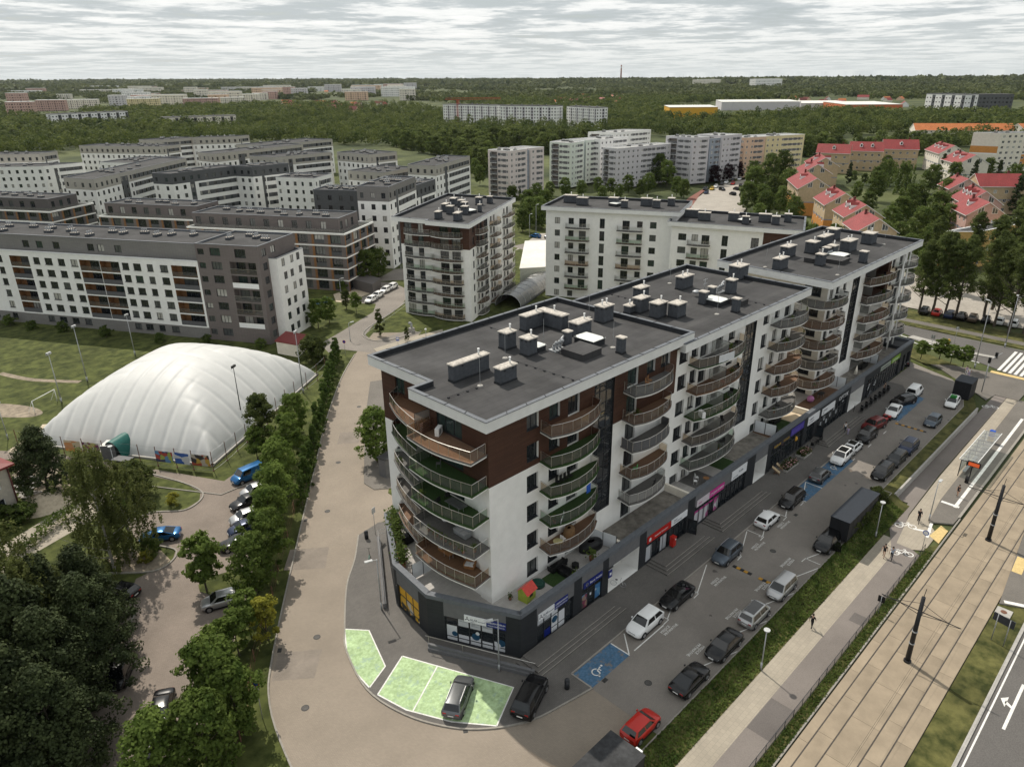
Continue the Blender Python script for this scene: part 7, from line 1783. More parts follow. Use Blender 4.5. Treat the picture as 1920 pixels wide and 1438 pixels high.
RC = 'small cars on the road between the towers and the red roofed houses'
z5c = ZOOM(1140,220,5.0526)
for x,y,col,a_,lb in ((920,690,P_BLACK,200,'dark car parked lowest on the tower road'),(930,725,P_NAVY,200,'dark blue car beside the small hedge on the tower road'),(985,690,P_YEL,200,'yellow car on the tower road'),(1020,668,P_WHITE,200,'white car behind the yellow one'),(1078,642,P_BLACK,200,'dark car in the tower road row'),(1120,628,P_WHITE,200,'silver white car in the tower road row'),(1180,608,P_BLACK,200,'dark car far in the tower road row'),(1182,640,P_RED,200,'red and white car in the tower road lane'),(1245,598,P_WHITE,200,'white car farthest in the tower road row'),(1080,695,P_BLACK,240,'dark car driving down the tower road'),(1215,690,P_BLACK,60,'dark car driving up the tower road'),(1180,738,P_BLACK,60,'dark car nearest on the tower road'),(1255,660,P_BLACK,30,'dark car at the right kerb of the tower road')): car('hatch',z5c(x,y),a_,col,lb,RC,z=.05,small=True)
T = thing('quad_bike','small red quad bike in front of the white sedan','quad bike',(*G(1659,789),.02),RAD(178))
mb = MB(); mb.box(-.8,-.28,.42,.75,.28,.62); mb.box(.35,-.55,.58,.85,.55,.72); mb.box(-.95,-.55,.58,-.4,.55,.74); build('body',mb,[P_RED],T)
mb = MB(); mb.box(-.55,-.2,.62,.15,.2,.82); build('seat',mb,[BLACKP],T)
for x in (-.65,.6):
 for s in (1,-1): mb = MB(); mb.tube((x,s * .42,.28),(x,s * .68,.28),.28,12); build('wheel',mb,[TYRE],T)
mb = MB(); mb.tube((.35,0,.6),(.2,0,1.0),.03,6); mb.tube((.2,-.38,1.02),(.2,.38,1.02),.025,6); build('handlebar',mb,[BLACKP],T)
def cabin(label,cat,x0,y0,x1,y1,h,m,top,name,z=.02,wheels=False):
 T = thing(name,label,cat,(x0,y0,z)); b = .12; w,d = x1 - x0,y1 - y0; zb = .45 if wheels else 0
 mb = MB(); mb.box(0,0,zb,w,d,h - .06);
 n = max(2,int(w / 1.2))
 for i in range(n + 1): mb.box(w * i / n - .02,-.015,zb,w * i / n + .02,0,h - .06); mb.box(w * i / n - .02,d,zb,w * i / n + .02,d + .015,h - .06)
 for j in range(4): mb.box(-.015,d * j / 3 - .02,zb,0,d * j / 3 + .02,h - .06)
 build('wall',mb,[m],T); mb = MB(); mb.box(-.06,-.06,h - .06,w + .06,d + .06,h + .02); build('roof',mb,[top],T)
 if wheels:
  for x in (w * .55,w * .68):
   for s in (0.1,d - .1): mb = MB(); mb.tube((x,s - .12,.42),(x,s + .12,.42),.42,14); build('wheel',mb,[TYRE],T)
  mb = MB(); mb.box(.1,.5,.45,w - .1,d - .5,.7); build('chassis',mb,[BLACKP],T)
  mb = MB(); mb.box(-.05,.1,zb + .1,0,d / 2 - .02,h - .2); mb.box(-.05,d / 2 + .02,zb + .1,0,d - .1,h - .2); build('rear_door',mb,[m],T)
 return T
BOXM = mat('black_box_cladding',(.014,.015,.018),.6,.12,4); BOXT = mat('blue_black_roof_sheet',(.022,.027,.036),.55,.12,3)
cabin('long black box trailer parked along the grass bank','trailer',77.3,22.95,86.3,25.1,3.1,BOXM,BOXT,'box_trailer',wheels=True)
k = cabin('black cabin with a flat roof at the bottom edge of the car park','cabin',28.6,21.9,35.8,25.2,2.25,BOXM,mat('cabin_roof_felt',(.035,.036,.038),.8,.25,2,wear=(.5,.3)),'sales_cabin')
mb = MB(); mb.box(7.2,.5,1.2,7.7,1.1,1.9); build('air_conditioner',mb,[WHITEP],k)
cabin('dark cabin at the far corner of the car park behind the white hatchback','cabin',132.0,24.9,135.6,27.4,3.0,BOXM,BOXT,'sales_cabin',z=.1)
# ================================================================ AIR DOME AND PLAYING FIELD
DOMEM = mat('white_dome_membrane',(.53,.53,.515),.55,.03,.6,wear=(.12,.05),spec=.35)
def dome():
 T = thing('air_dome','large white inflated sports dome with seamed panels and sagging corners','air dome')
 a = (33.9,95.1); lft = (17.6,121.6); rgt = (62.6,114.6); C_ = (lft[0] + rgt[0] - a[0],lft[1] + rgt[1] - a[1])
 N = 150; rows = []; Hh = 10.6; sN,sM = 11,10
 for j in range(N + 1):
  row = []
  for i in range(N + 1):
   u,v = i / N,j / N; e = 2 * min(u,1 - u),2 * min(v,1 - v)
   f = lambda t: sin(min(1,t) * pi / 2) ** .72
   fu,fv = f(e[0]),f(e[1]); k = 7.0
   z = Hh * (fu ** -k + fv ** -k) ** (-1 / k) if fu > 1e-3 and fv > 1e-3 else 0.0
   pu,pv = e[0] * 22.5,e[1] * 17.5
   wgt = 1 / (1 + math.exp((e[0] * 1.0 - e[1]) * 14))
   sc_u = 1 - abs(math.cos(pi * v * sN)) ** 16; sc_v = 1 - abs(math.cos(pi * u * sM)) ** 16
   sc = sc_u * wgt + sc_v * (1 - wgt)
   z += (.20 * sc - .20) * min(1,z / 2.5)
   z *= 1 - .10 * (abs(u - .5) * 2 * abs(v - .5) * 2) ** 3
   bulge = .35 * sin(pi * min(1,z / 4)) if z < 4 else 0
   x = a[0] + (lft[0] - a[0]) * v + (rgt[0] - a[0]) * u; y = a[1] + (lft[1] - a[1]) * v + (rgt[1] - a[1]) * u
   row.append((x,y,max(0,z)))
  rows.append(row)
 mb = MB(); mb.grid(rows,0,True); build('membrane',mb,[DOMEM],T)
 mb = MB(); o = inset([a,rgt,C_,lft],-.25)
 for p,q in zip(o,o[1:] + o[:1]):
  d = hypot(q[0] - p[0],q[1] - p[1]); nx,ny = -(q[1] - p[1]) / d * .5,(q[0] - p[0]) / d * .5
  mb.prism([p,q,(q[0] + nx,q[1] + ny),(p[0] + nx,p[1] + ny)],0,.3)
 build('anchor_beam',mb,[CONC],T)
 g = MATS.get('green_tunnel') or mat('green_tunnel',(.010,.10,.085),.5,.1,3)
 p = G(228,852); n = (-.85,-.52); mb = MB(); rws = []
 for k in range(5): rws.append([(p[0] - n[0] * (2.2 - 1.2 * k * .8) + .52 * 1.6 * cos(t * pi / 8),p[1] - n[1] * (2.2 - 1.2 * k * .8) - .85 * 1.6 * cos(t * pi / 8),2.9 * sin(t * pi / 8)) for t in range(9)])
 mb.grid(rws); build('entrance_tunnel',mb,[g],T)
 p = G(205,858); mb = MB(); mb.prism([(p[0] - .9,p[1] - .2),(p[0] + .6,p[1] - 1.6),(p[0] + 1.9,p[1] - .2),(p[0] + .5,p[1] + 1.2)],0,2.3,1,0); build('airlock_cabin',mb,[mat('pale_sheet_roof',(.6,.6,.58)),GREYCL],T)
dome()
RUSTM = mat('rusty_fence_post',(.15,.075,.05),.9,.2,4)
FENP = [(15.9,121.6),(17.0,119.4),(20.1,114.1),(22.0,111.2),(23.8,108.3),(27.0,103.3),(28.5,100.8),(30.2,98.3),(31.6,96.0),(33.4,93.6),(36.1,95.1),(38.5,96.8),(40.8,98.4),(43.4,100.2),(46.0,102.0),(48.8,104.0),(51.6,106.0),(54.4,108.0),(58.0,110.2),(61.3,112.2),(64.5,114.6)]
T = thing('sports_fence','wire mesh fence with rusty posts round the air dome','fence')
for x,y in FENP: mb = MB(); mb.tube((x,y,0),(x,y,3.1),.055,5); mb.box(x - .1,y - .1,0,x + .1,y + .1,.12); build('post',mb,[RUSTM],T)
mb = MB()
for h in (.15,1.6,3.0):
 for p,q in zip(FENP,FENP[1:]): mb.tube((*p,h),((p[0] + q[0]) / 2,(p[1] + q[1]) / 2,h - .06),.013,3); mb.tube(((p[0] + q[0]) / 2,(p[1] + q[1]) / 2,h - .06),(*q,h),.013,3)
o = build('wire',mb,[GREYM],T); o['kind'] = 'stuff'
def poster(name,cols,scale=1.2):
 """printed sheet: blotches of a few colours"""
 m = bpy.data.materials.new(name); m.use_nodes = True; n,l = m.node_tree.nodes,m.node_tree.links; b = n['Principled BSDF']; b.inputs['Roughness'].default_value = .5
 t = n.new('ShaderNodeTexCoord'); v = n.new('ShaderNodeTexVoronoi'); v.inputs['Scale'].default_value = scale; l.new(t.outputs['Object'],v.inputs['Vector']); r = n.new('ShaderNodeValToRGB'); r.color_ramp.interpolation = 'CONSTANT'
 s = n.new('ShaderNodeSeparateColor'); l.new(v.outputs['Color'],s.inputs[0]); l.new(s.outputs[0],r.inputs[0])
 e = r.color_ramp.elements
 while len(e) < len(cols): e.new(.5)
 for i,c in enumerate(cols): e[i].position = i / len(cols); e[i].color = (*c,1)
 l.new(r.outputs[0],b.inputs['Base Color']); m.diffuse_color = (*cols[0],1); return m
BN = [('orange and cream banner on the dome fence beside the dark pine',(20.5,114.0),(22.0,111.6),[(.52,.24,.10),(.55,.46,.34),(.50,.42,.30)],'stripe'),('purple and white banner next to the orange one on the dome fence',(22.2,111.3),(23.7,108.9),[(.40,.38,.36),(.14,.03,.10),(.30,.05,.06),(.45,.40,.16)],2.2),
  ('green and red sports banner on the dome fence',(28.6,100.9),(30.1,98.5),[(.30,.36,.08),(.35,.05,.04),(.03,.04,.10),(.10,.22,.40)],1.6),('blue and white banner between two sports banners on the dome fence',(30.3,98.4),(31.5,96.3),[(.03,.10,.36),(.50,.52,.55),(.50,.52,.55)],.9),('yellow and black sports banner nearest the dome corner',(31.7,96.1),(33.3,93.8),[(.42,.28,.05),(.03,.03,.035),(.32,.06,.03),(.40,.36,.30)],1.6)]
for lb,p,q,cols,sc in BN:
 T = thing('banner',lb,'banner',(*p,0),0,'printed banners on the dome fence'); d = hypot(q[0] - p[0],q[1] - p[1]); mb = MB(); dx,dy = (q[0] - p[0]),(q[1] - p[1])
 off = (-.12 * -dy / d * -1,-.12 * dx / d)
 rows = [[(dx * t / 6 - dy / d * -.1 * 1 - .1 * abs(dy) / d - .03 * sin(t * 2 + k),dy * t / 6 - .08,.75 + 1.75 * k / 3) for t in range(7)] for k in range(4)]; mb.grid(rows)
 build('sheet',mb,[poster('banner_print_' + lb.split()[0],cols,sc if sc != 'stripe' else .7)],T)
 if sc == 'stripe': mb = MB(); mb.quad((-.2,-.12,.78),(dx - .2,dy - .12,.78),(dx - .2,dy - .12,1.1),(-.2,-.12,1.1)); build('sheet_band',mb,[ORANGE],T)
T = thing('waste_container','large black lidded waste container beside the dome entrance','container',(*G(234,876),0),RAD(-58))
mb = MB(); mb.box(-1.3,-.7,.15,1.3,.7,1.3); build('body',mb,[BLACKP],T); mb = MB(); mb.prism([(-1.35,-.75),(1.35,-.75),(1.35,.1),(-1.35,.1)],1.3,1.45); mb.box(-1.3,.12,1.3,1.3,.75,1.4); build('lid',mb,[mat('grey_plastic_lid',(.07,.07,.075),.5)],T)
def lamp(label,p,h,kind_='street',z=0.0,rz=0.0,group=None,m=GREYM):
 T = thing('street_lamp' if kind_ != 'flood' else 'floodlight',label,'street lamp' if kind_ != 'flood' else 'floodlight',(*p,z),rz,group)
 mb = MB(); mb.tube((0,0,0),(0,0,h),.075 if h < 7 else .11,7,0,.045); mb.tube((0,0,0),(0,0,.9),.10 if h < 7 else .15,7); build('pole',mb,[m],T)
 mb = MB()
 if kind_ == 'flood':
  mb.tube((-.6,0,h - .1),(.6,0,h - .1),.04,5)
  for x in (-.45,.05): mb.box(x,-.18,h - .05,x + .42,.12,h + .28)
 elif kind_ == 'globe': mb.ball((0,0,h + .12),.24,10)
 elif kind_ == 'disc': mb.tube((0,0,h),(0,0,h + .1),.3,12); mb.tube((0,0,h - .2),(0,0,h),.12,8)
 else: mb.tube((0,0,h - .03),(.75,0,h + .05),.035,5); mb.box(.45,-.16,h,1.25,.16,h + .1)
 build('lamp_head',mb,[WHITEP if kind_ == 'globe' else (m if kind_ == 'flood' else mat('lamp_head_grey',(.45,.46,.46),.4))],T); return T
FG = 'floodlight masts round the playing field'
for p,h,lb in (((25.5,135.5),8.9,'pale floodlight mast on the playing field left of the dome'),((31.7,142.6),10.5,'tall floodlight mast in front of the left end of the white block'),((42.9,150.5),8.3,'floodlight mast behind the left shoulder of the dome'),((42.7,103.4),10.4,'dark twin floodlight mast at the street side of the dome'),((56.5,109.0),11.2,'floodlight mast at the right end of the dome'),((15.5,126.3),6,'floodlight mast cut by the left picture edge')): lamp(lb,p,h,'flood',group=FG,rz=.6,m=BLACKP if 'dark' in lb else GREYM)
T = thing('football_goal','white football goal on the worn sand patch of the playing field','goal',(*G(66,775),0),RAD(35))
mb = MB()
for x in (0,5): mb.tube((x,0,0),(x,0,2.2),.06,6); mb.tube((x,0,2.2),(x,1.2,.1),.04,5)
mb.tube((0,0,2.2),(5,0,2.2),.06,6); build('frame',mb,[WHITEP],T)
mb = MB(); rows = []; c = G(85,945)
for j in range(9):
 r = 3.2 * j / 8; rows.append([(c[0] + r * 1.15 * cos(2 * pi * k / 26),c[1] + r * sin(2 * pi * k / 26),max(0,1.5 * (cos(min(1,r / 3.2) * pi / 2) ** 1.2) * (1 + .25 * mnoise.noise((r,k * .6,2))))) for k in range(26)])
mb.grid(rows,0,True,True); o = build('sand_heap',mb,[SANDM]); o['label'] = 'heap of pale sand by the lane in front of the dark pine'; o['category'] = 'sand heap'
r6 = random.Random(2); slab_me = None
def slabm(): m_ = MB(); m_.box(-.4,-.25,0,.4,.25,.07); return m_.mesh('paving_slab',[CONC])
for i in range(46):
 p = G(r6.uniform(30,75),r6.uniform(895,935)); o = put('paving_slab',cached('pslab',slabm),None,(*p,r6.uniform(0,.2)),(r6.uniform(-.25,.25),r6.uniform(-.25,.25),r6.uniform(0,3)))
 o['label'] = 'loose concrete paving slab in the untidy pile between school and pine'; o['category'] = 'slab'; o['group'] = 'loose paving slabs by the school'
# ================================================================ STREET FURNITURE
lamp('street lamp with a white head in front of the corner shop',(35.4,37.8),6.1,z=.1,rz=RAD(150)); lamp('street lamp beside the long narrow ramp left of the podium',(32.8,52.6),6.3,z=.1,rz=RAD(160))
BG = 'path lamps along the grass bank'
lamp('path lamp on the bank beside the black sedan',(53.4,21.0),4.7,'disc',-.78,group=BG); lamp('path lamp on the bank below the black box trailer',(82.6,21.4),4.9,'disc',-.75,group=BG); lamp('path lamp at the end of the tram stop platform',(90.9,18.0),5.3,z=LO + .1,rz=0)
lamp('tall street lamp beside the crossing traffic light',(151.7,28.9),13,z=LO,rz=RAD(60)); lamp('tall street lamp at the far kerb near the pedestrian crossing',(168.2,27.8),11,z=LO,rz=RAD(180))
lamp('white globe lamp on the point block lawn',G(800,650),3.6,'globe'); lamp('pale lamp at the low hall road',G(993,447),8); lamp('taller lamp beside the blue car at the low hall',G(1005,446),11); lamp('thin lamp at the estate junction',G(657,640),4); lamp('disc lamp on the lane by the lawn island',G(222,900),5.2,'disc'); lamp('lamp with a white disc head at the left edge by the hedge',G(12,1045),5,'disc')
for k,p in enumerate((G(700,470),G(640,560),G(752,505))): lamp(('lamp by the brown block car park','lamp beside the playground','lamp at the side of the point block')[k],p,5)
def sign(label,p,h,shape,m,z=0.0,rz=0.0,lower=None):
 T = thing('road_sign',label,'road sign',(*p,z),rz); mb = MB(); mb.tube((0,0,0),(0,0,h),.035,6); build('pole',mb,[GREYM],T)
 mb = MB()
 if shape == 'disc': mb.tube((0,-.03,h - .35),(0,-.05,h - .35),.34,16); mb.tube((0,-.05,h - .35),(0,-.056,h - .35),.25,16,1)
 else: mb.box(-.34,-.05,h - .75,.34,-.03,h,0); mb.box(-.26,-.056,h - .5,.26,-.05,h - .12,1)
 build('plate',mb,m,T)
 if lower: mb = MB(); mb.box(-.22,-.05,h - 1.2,.22,-.03,h - .75); build('lower_plate',mb,[lower],T)
 return T
SRED,SBLU = mat('sign_red',(.45,.02,.02),.4,.02),mat('sign_blue',(.015,.07,.38),.4,.02)
sign('no stopping sign on a leaning pole at the grass verge by the street',(17.4,48.6),4.4,'disc',[SRED,SBLU],rz=RAD(-60),lower=WHITEP); sign('sign seen from behind by the ramp left of the podium',(40.2,64.2),3.8,'rect',[GREYM,GREYM],z=.1,rz=RAD(20)); sign('round sign at the estate junction',G(648,668),3.4,'disc',[SRED,SBLU],rz=RAD(-60)); sign('blue zone sign on the path before the point block',G(747,655),2.6,'rect',[SBLU,WHITEP],rz=RAD(-60)); sign('blue cycle path sign at the end of the fence',(84.0,16.6),2.7,'disc',[SBLU,WHITEP],z=LO,rz=RAD(-90)); sign('small dark sign behind the cycle path fence',(69.1,16.1),2.2,'rect',[BLACKP,BLACKP],z=LO,rz=RAD(90)); sign('give way sign on the crossing street island',(155,37.7),3.6,'rect',[GREYM,GREYM],z=LO,rz=RAD(90)); sign('thin sign pole on the far island of the crossing street',(161.9,35.4),4.2,'disc',[GREYM,GREYM],z=LO,rz=RAD(90))
T = thing('information_board','dark double post board seen from behind on the grass beside the tracks','board',(72.8,6.2,LO),RAD(78)); mb = MB()
for x in (-.55,.55): mb.tube((x,0,0),(x,0,3.2),.05,6)
build('post',mb,[GREYM],T); mb = MB(); mb.box(-.95,-.06,2.35,.95,.02,3.2); build('panel',mb,[mat('dark_blue_grey_panel',(.035,.04,.05),.5)],T)
T = thing('utility_cover','square concrete chamber cover on the grass by the second platform','cover',(78.2,6.9,LO)); mb = MB(); mb.box(-.7,-.7,0,.7,.7,.12); build('frame',mb,[CONC],T); mb = MB(); mb.tube((0,0,.12),(0,0,.15),.3,12); build('lid',mb,[RUSTM],T)
T = thing('traffic_light','black traffic light on a bent grey pole at the far corner of the car park','traffic light',(139.3,24.6,-.5)); mb = MB(); mb.tube((0,0,0),(0,0,6.0),.09,7); mb.tube((0,0,5.9),(3,-1,6.6),.06,6); build('pole',mb,[GREYM],T)
for d_ in ((0,0,5.4),(1.6,-.5,6.0)): mb = MB(); mb.box(d_[0] - .2,d_[1] - .2,d_[2],d_[0] + .2,d_[1] + .2,d_[2] + .95); build('signal_head',mb,[BLACKP],T)
T = thing('warning_bollard','yellow bollard on the crossing street island','bollard',(161.8,36.4,LO)); mb = MB(); mb.tube((0,0,.1),(0,0,1.1),.28,10); mb.ball((0,0,1.1),.28,10); build('body',mb,[mat('signal_yellow',(.55,.30,.02),.5)],T)
def bin_(label,p): T = thing('litter_bin',label,'litter bin',(*p,.1)); mb = MB(); mb.tube((0,0,0),(0,0,.95),.24,14); mb.ball((0,0,.95),.24,14,0,.8); build('body',mb,[mat('dark_bin_metal',(.028,.03,.034),.45)],T); mb = MB(); mb.box(-.26,-.1,.78,-.22,.1,.9); build('opening',mb,[BLACKP],T)
bin_('dark round topped litter bin beside the blue bay',(38.3,32.0)); bin_('dark litter bin at the top of the left footway',(39.0,64.3))
T = thing('post_box','bright red post box on the shop steps','post box',(62.5,36.9,.47)); mb = MB(); mb.box(-.3,-.25,.25,.3,.25,1.4); mb.tube((0,0,0),(0,0,.25),.12,8); build('body',mb,[P_RED],T); mb = MB(); mb.prism([(-.33,-.28),(.33,-.28),(.33,.28),(-.33,.28)],1.4,1.48); build('lid',mb,[P_RED],T); mb = MB(); mb.box(.05,-.26,1.05,.25,-.25,1.2); build('notice',mb,[WHITEP],T)
def bump(x,y0,y1,label):
 T = thing('speed_bump',label,'speed bump',(x,y0,.02),0,'rubber speed bumps across the car park'); n = int((y1 - y0) / .45)
 for k in range(n):
  mb = MB(); mb.prism([(-.2,k * .45),(.2,k * .45),(.2,k * .45 + .43),(-.2,k * .45 + .43)],0,.05); build('rubber_segment',mb,[mat('bump_yellow',(.42,.22,.03),.8,.2) if k % 2 else BLACKP],T)
bump(64.8,28.15,30.4,'black and yellow speed bump nearer the shops'); bump(64.8,25.5,27.7,'black and yellow speed bump beside the silver people carrier'); bump(115,26.0,30.6,'long speed bump far along the car park')
def bicycle(label,p,a_,m,z=.1,lean=.1,group=None):
 T = thing('bicycle',label,'bicycle',(*p,z),0,group); T.rotation_euler = (lean,0,RAD(a_))
 for x in (-.52,.52):
  mb = MB(); pts = [(x + .33 * cos(t * pi / 8),0,.34 + .33 * sin(t * pi / 8)) for t in range(17)]; mb.path(pts,.022,4)
  for t in range(4): mb.tube((x + .33 * cos(t * pi / 4),0,.34 + .33 * sin(t * pi / 4)),(x - .33 * cos(t * pi / 4),0,.34 - .33 * sin(t * pi / 4)),.004,3)
  build('wheel',mb,[TYRE if m is not WHITEP else GREYM],T)
 mb = MB()
 for a,b in (((-.52,.34),(-.15,.36)),((-.15,.36),(-.2,.85)),((-.15,.36),(.33,.75)),((-.2,.8),(.33,.78)),((-.52,.34),(-.2,.8)),((.33,.85),(.52,.34))): mb.tube((a[0],0,a[1]),(b[0],0,b[1]),.022,5)
 mb.tube((.3,0,.85),(.28,0,1.02),.016,5); build('frame',mb,[m],T)
 mb = MB(); mb.box(-.32,-.07,.86,-.08,.07,.92); build('saddle',mb,[BLACKP],T); mb = MB(); mb.tube((.28,-.28,1.03),(.28,.28,1.03),.016,5); build('handlebar',mb,[BLACKP],T); return T
bicycle('white city bicycle leaning by the white recess beside the bank',(52.9,37.4),-65,WHITEP); bicycle('dark bicycle outside the far shop doors',G(1600,771),20,BLACKP)
bicycle('bicycle on the fourth balcony floor of the second balcony column',(62.2,39.9),20,BLACKP,fl1(1)); bicycle('white bicycle on the turf balcony nearest the corner',(46.0,39.6),30,WHITEP,fl1(2))
T = thing('kick_scooter','dark green kick scooter standing beside the narrow ramp','scooter',(37.0,60.9,.1),RAD(50)); mb = MB(); mb.box(-.5,-.08,.1,.4,.08,.15); build('deck',mb,[mat('scooter_green',(.02,.07,.05),.5)],T); mb = MB(); mb.tube((.45,0,.1),(.32,0,1.1),.025,6); mb.tube((.32,-.22,1.1),(.32,.22,1.1),.02,5); build('steering_stem',mb,[BLACKP],T)
for x in (-.5,.45): mb = MB(); mb.tube((x,-.03,.1),(x,.03,.1),.1,10); build('wheel',mb,[TYRE],T)
FB = mat('blue_black_fence',(.018,.022,.03),.5,.1)
T = thing('path_fence','low dark fence of thin bars between the cycle path and the tram track','fence')
for i in range(33):
 x = 30 + i * 1.68; mb = MB(); mb.tube((x,16.3,LO),(x,16.3,LO + 1.1),.03,4); build('post',mb,[FB],T)
mb = MB()
for h in (.12,1.08): mb.tube((30,16.3,LO + h),(83.8,16.3,LO + h),.025,4)
build('fence_rail',mb,[FB],T); mb = MB()
for i in range(440): x = 30 + i * .1222; mb.quad((x,16.3,LO + .12),(x + .035,16.3,LO + .12),(x + .035,16.3,LO + 1.08),(x,16.3,LO + 1.08))
o = build('bar',mb,[FB],T); o['kind'] = 'stuff'
PB = mat('black_steel_pole',(.018,.018,.02),.45,.1)
def catenary(label,x):
 T = thing('catenary_pole',label,'tram pole',(x,11.6,LO),0,'black catenary poles between the tram tracks'); mb = MB(); mb.tube((0,0,0),(0,0,7.6),.24,12,0,.17); mb.tube((0,0,0),(0,0,.25),.34,12); mb.tube((0,0,7.6),(.4,0,8.3),.03,5); build('pole',mb,[PB],T)
 for s in (-1,1):
  mb = MB(); mb.tube((0,0,6.0),(0,s * 3.4,6.05),.045,5); mb.tube((0,0,6.9),(0,s * 2.2,6.1),.022,4); mb.tube((.0,0,5.6),(.5,s * 2.3,5.75),.028,4); mb.tube((0,s * 3.3,6.0),(.1,s * 2.2,5.7),.02,4); build('bracket_arm',mb,[PB],T)
 for h in (2.2,3.6): mb = MB(); mb.tube((0,0,h),(0,0,h + .12),.26,10); build('band_clamp',mb,[GREYM],T)
for x,lb in ((33.5,'catenary pole outside the bottom edge'),(64.1,'black catenary pole nearest the viewer between the tracks'),(91.4,'black catenary pole beside the tram stop'),(119,'black catenary pole at the right picture edge')):
 if x > 40: catenary(lb,x)
T = thing('overhead_wire','thin overhead wires above the tram tracks','overhead wire'); mb = MB()
for y in (9.7,13.5):
 for h in (5.7,6.6):
  for a,b in ((20,64.1),(64.1,91.4),(91.4,119),(119,160)):
   for k in range(6): t0,t1 = k / 6,(k + 1) / 6; sag = lambda t: -.35 * 4 * t * (1 - t) * (h > 6); mb.tube((a + (b - a) * t0,y,LO + h + sag(t0)),(a + (b - a) * t1,y,LO + h + sag(t1)),.009,3,caps=False)
build('wire',mb,[PB],T)['kind'] = 'stuff'
T = thing('tram_shelter','long glass roofed tram shelter with dark frame and an orange display','shelter'); x0,x1,ya,yb,zz = 105.2,117.4,16.9,19.1,LO + .2
for x in (x0,x0 + 4.0,x0 + 8.1,x1):
 mb = MB(); mb.tube((x,yb - .3,zz),(x,yb - .3,zz + 2.5),.06,6); mb.tube((x,yb - .3,zz + 2.45),(x,ya,zz + 2.65),.05,5); build('post',mb,[ANTHR],T)
for i in range(9):
 a,b = x0 + (x1 - x0) * i / 9,x0 + (x1 - x0) * (i + 1) / 9; mb = MB(); mb.quad((a + .03,ya,zz + 2.68),(b - .03,ya,zz + 2.68),(b - .03,yb,zz + 2.5),(a + .03,yb,zz + 2.5)); build('roof_pane',mb,[pane_mat('shelter_glass',(.60,.68,.66)) if i == 0 else MATS['shelter_glass']],T)
 mb = MB(); mb.tube((a,ya,zz + 2.7),(a,yb,zz + 2.52),.035,4); build('roof_bar',mb,[GREYM],T)
for (a,b) in ((x0,x0 + 4.0),(x0 + 4.0,x0 + 8.1),(x0 + 8.1,x1)): mb = MB(); mb.quad((a + .1,yb - .3,zz + .3),(b - .1,yb - .3,zz + .3),(b - .1,yb - .3,zz + 2.3),(a + .1,yb - .3,zz + 2.3)); build('back_pane',mb,[MATS['shelter_glass']],T)
mb = MB(); mb.box(x0 + 1,yb - .9,zz + .4,x0 + 7,yb - .5,zz + .46); build('bench',mb,[GREYM],T)
mb = MB()
for y in (ya,yb): mb.tube((x0,y,zz + (2.7 if y == ya else 2.5)),(x1,y,zz + (2.7 if y == ya else 2.5)),.05,5)
build('roof_frame',mb,[WHITEP],T)
MATS['shelter_glass'].node_tree.nodes['Mix Shader'].inputs[0].default_value = .35
T = thing('display_board','passenger display with orange digits on a dark post at the tram shelter','display',(104.6,17.3,LO + .2)); mb = MB(); mb.tube((0,0,0),(0,0,3.1),.07,6); build('post',mb,[BLACKP],T); mb = MB(); mb.box(-.12,-.95,2.3,.12,.65,3.0); build('housing',mb,[BLACKP],T)
DISP = mat('orange_display',(.10,.02,.008),.4); DISP.node_tree.nodes['Principled BSDF'].inputs['Emission Color'].default_value = (1,.16,.04,1); DISP.node_tree.nodes['Principled BSDF'].inputs['Emission Strength'].default_value = .35
mb = MB(); mb.quad((-.13,.5,2.38),(-.13,-.8,2.38),(-.13,-.8,2.9),(-.13,.5,2.9)); build('screen',mb,[DISP],T)
T = thing('litter_bin','dark bin beside the tram display','litter bin',(104.0,17.4,LO + .2)); mb = MB(); mb.tube((0,0,0),(0,0,.9),.25,10); build('body',mb,[BLACKP],T)
T = thing('ticket_machine','blue and yellow ticket machine at the far end of the tram shelter','ticket machine',(119.5,18.4,LO + .2)); mb = MB(); mb.box(-.35,-.35,0,.35,.35,1.0,0); build('base',mb,[mat('signal_yellow',(.5,.3,.02))],T); mb = MB(); mb.box(-.36,-.36,1.0,.36,.36,1.9); build('head',mb,[SBLU],T)
def bike_symbol(x,y,a_):
 T = MB(); z = LO + .016
 for c in (-.75,.75):
  for k in range(14): t0,t1 = 2 * pi * k / 14,2 * pi * (k + 1) / 14; T.quad((c + .5 * cos(t0),.5 * sin(t0),z),(c + .5 * cos(t1),.5 * sin(t1),z),(c + .38 * cos(t1),.38 * sin(t1),z),(c + .38 * cos(t0),.38 * sin(t0),z))
 for p,q in (((-.75,0),(-.1,-.05)),((-.1,-.05),(-.35,.75)),((-.75,0),(-.3,.6)),((-.3,.6),(.5,.6)),((-.1,-.05),(.5,.6)),((.45,.85),(.75,0)),((-.55,.75),(-.15,.75)),((.3,.9),(.6,.85))):
  L = hypot(q[0] - p[0],q[1] - p[1]); nx,ny = -(q[1] - p[1]) / L * .05,(q[0] - p[0]) / L * .05; T.quad((p[0] + nx,p[1] + ny,z + .003),(p[0] - nx,p[1] - ny,z + .003),(q[0] - nx,q[1] - ny,z + .003),(q[0] + nx,q[1] + ny,z + .003))
 build('bicycle_symbol',T,[ROADW],kind='structure',loc=(x,y,0),rz=RAD(a_))
bike_symbol(87.8,19.7,-60); bike_symbol(81.6,18.0,-60); bike_symbol(134,21.9,-60)
T = thing('verge_fence','rusty wire fence along the verge beside the tree row','fence'); fp = [G(u,v) for u,v in ((438,1438),(452,1390),(470,1300),(478,1240),(497,1180),(512,1120),(522,1070),(540,1010),(552,960),(570,900))]
for p in fp: mb = MB(); mb.tube((*p,0),(*p,1.5),.05,5); build('post',mb,[RUSTM],T)
mb = MB()
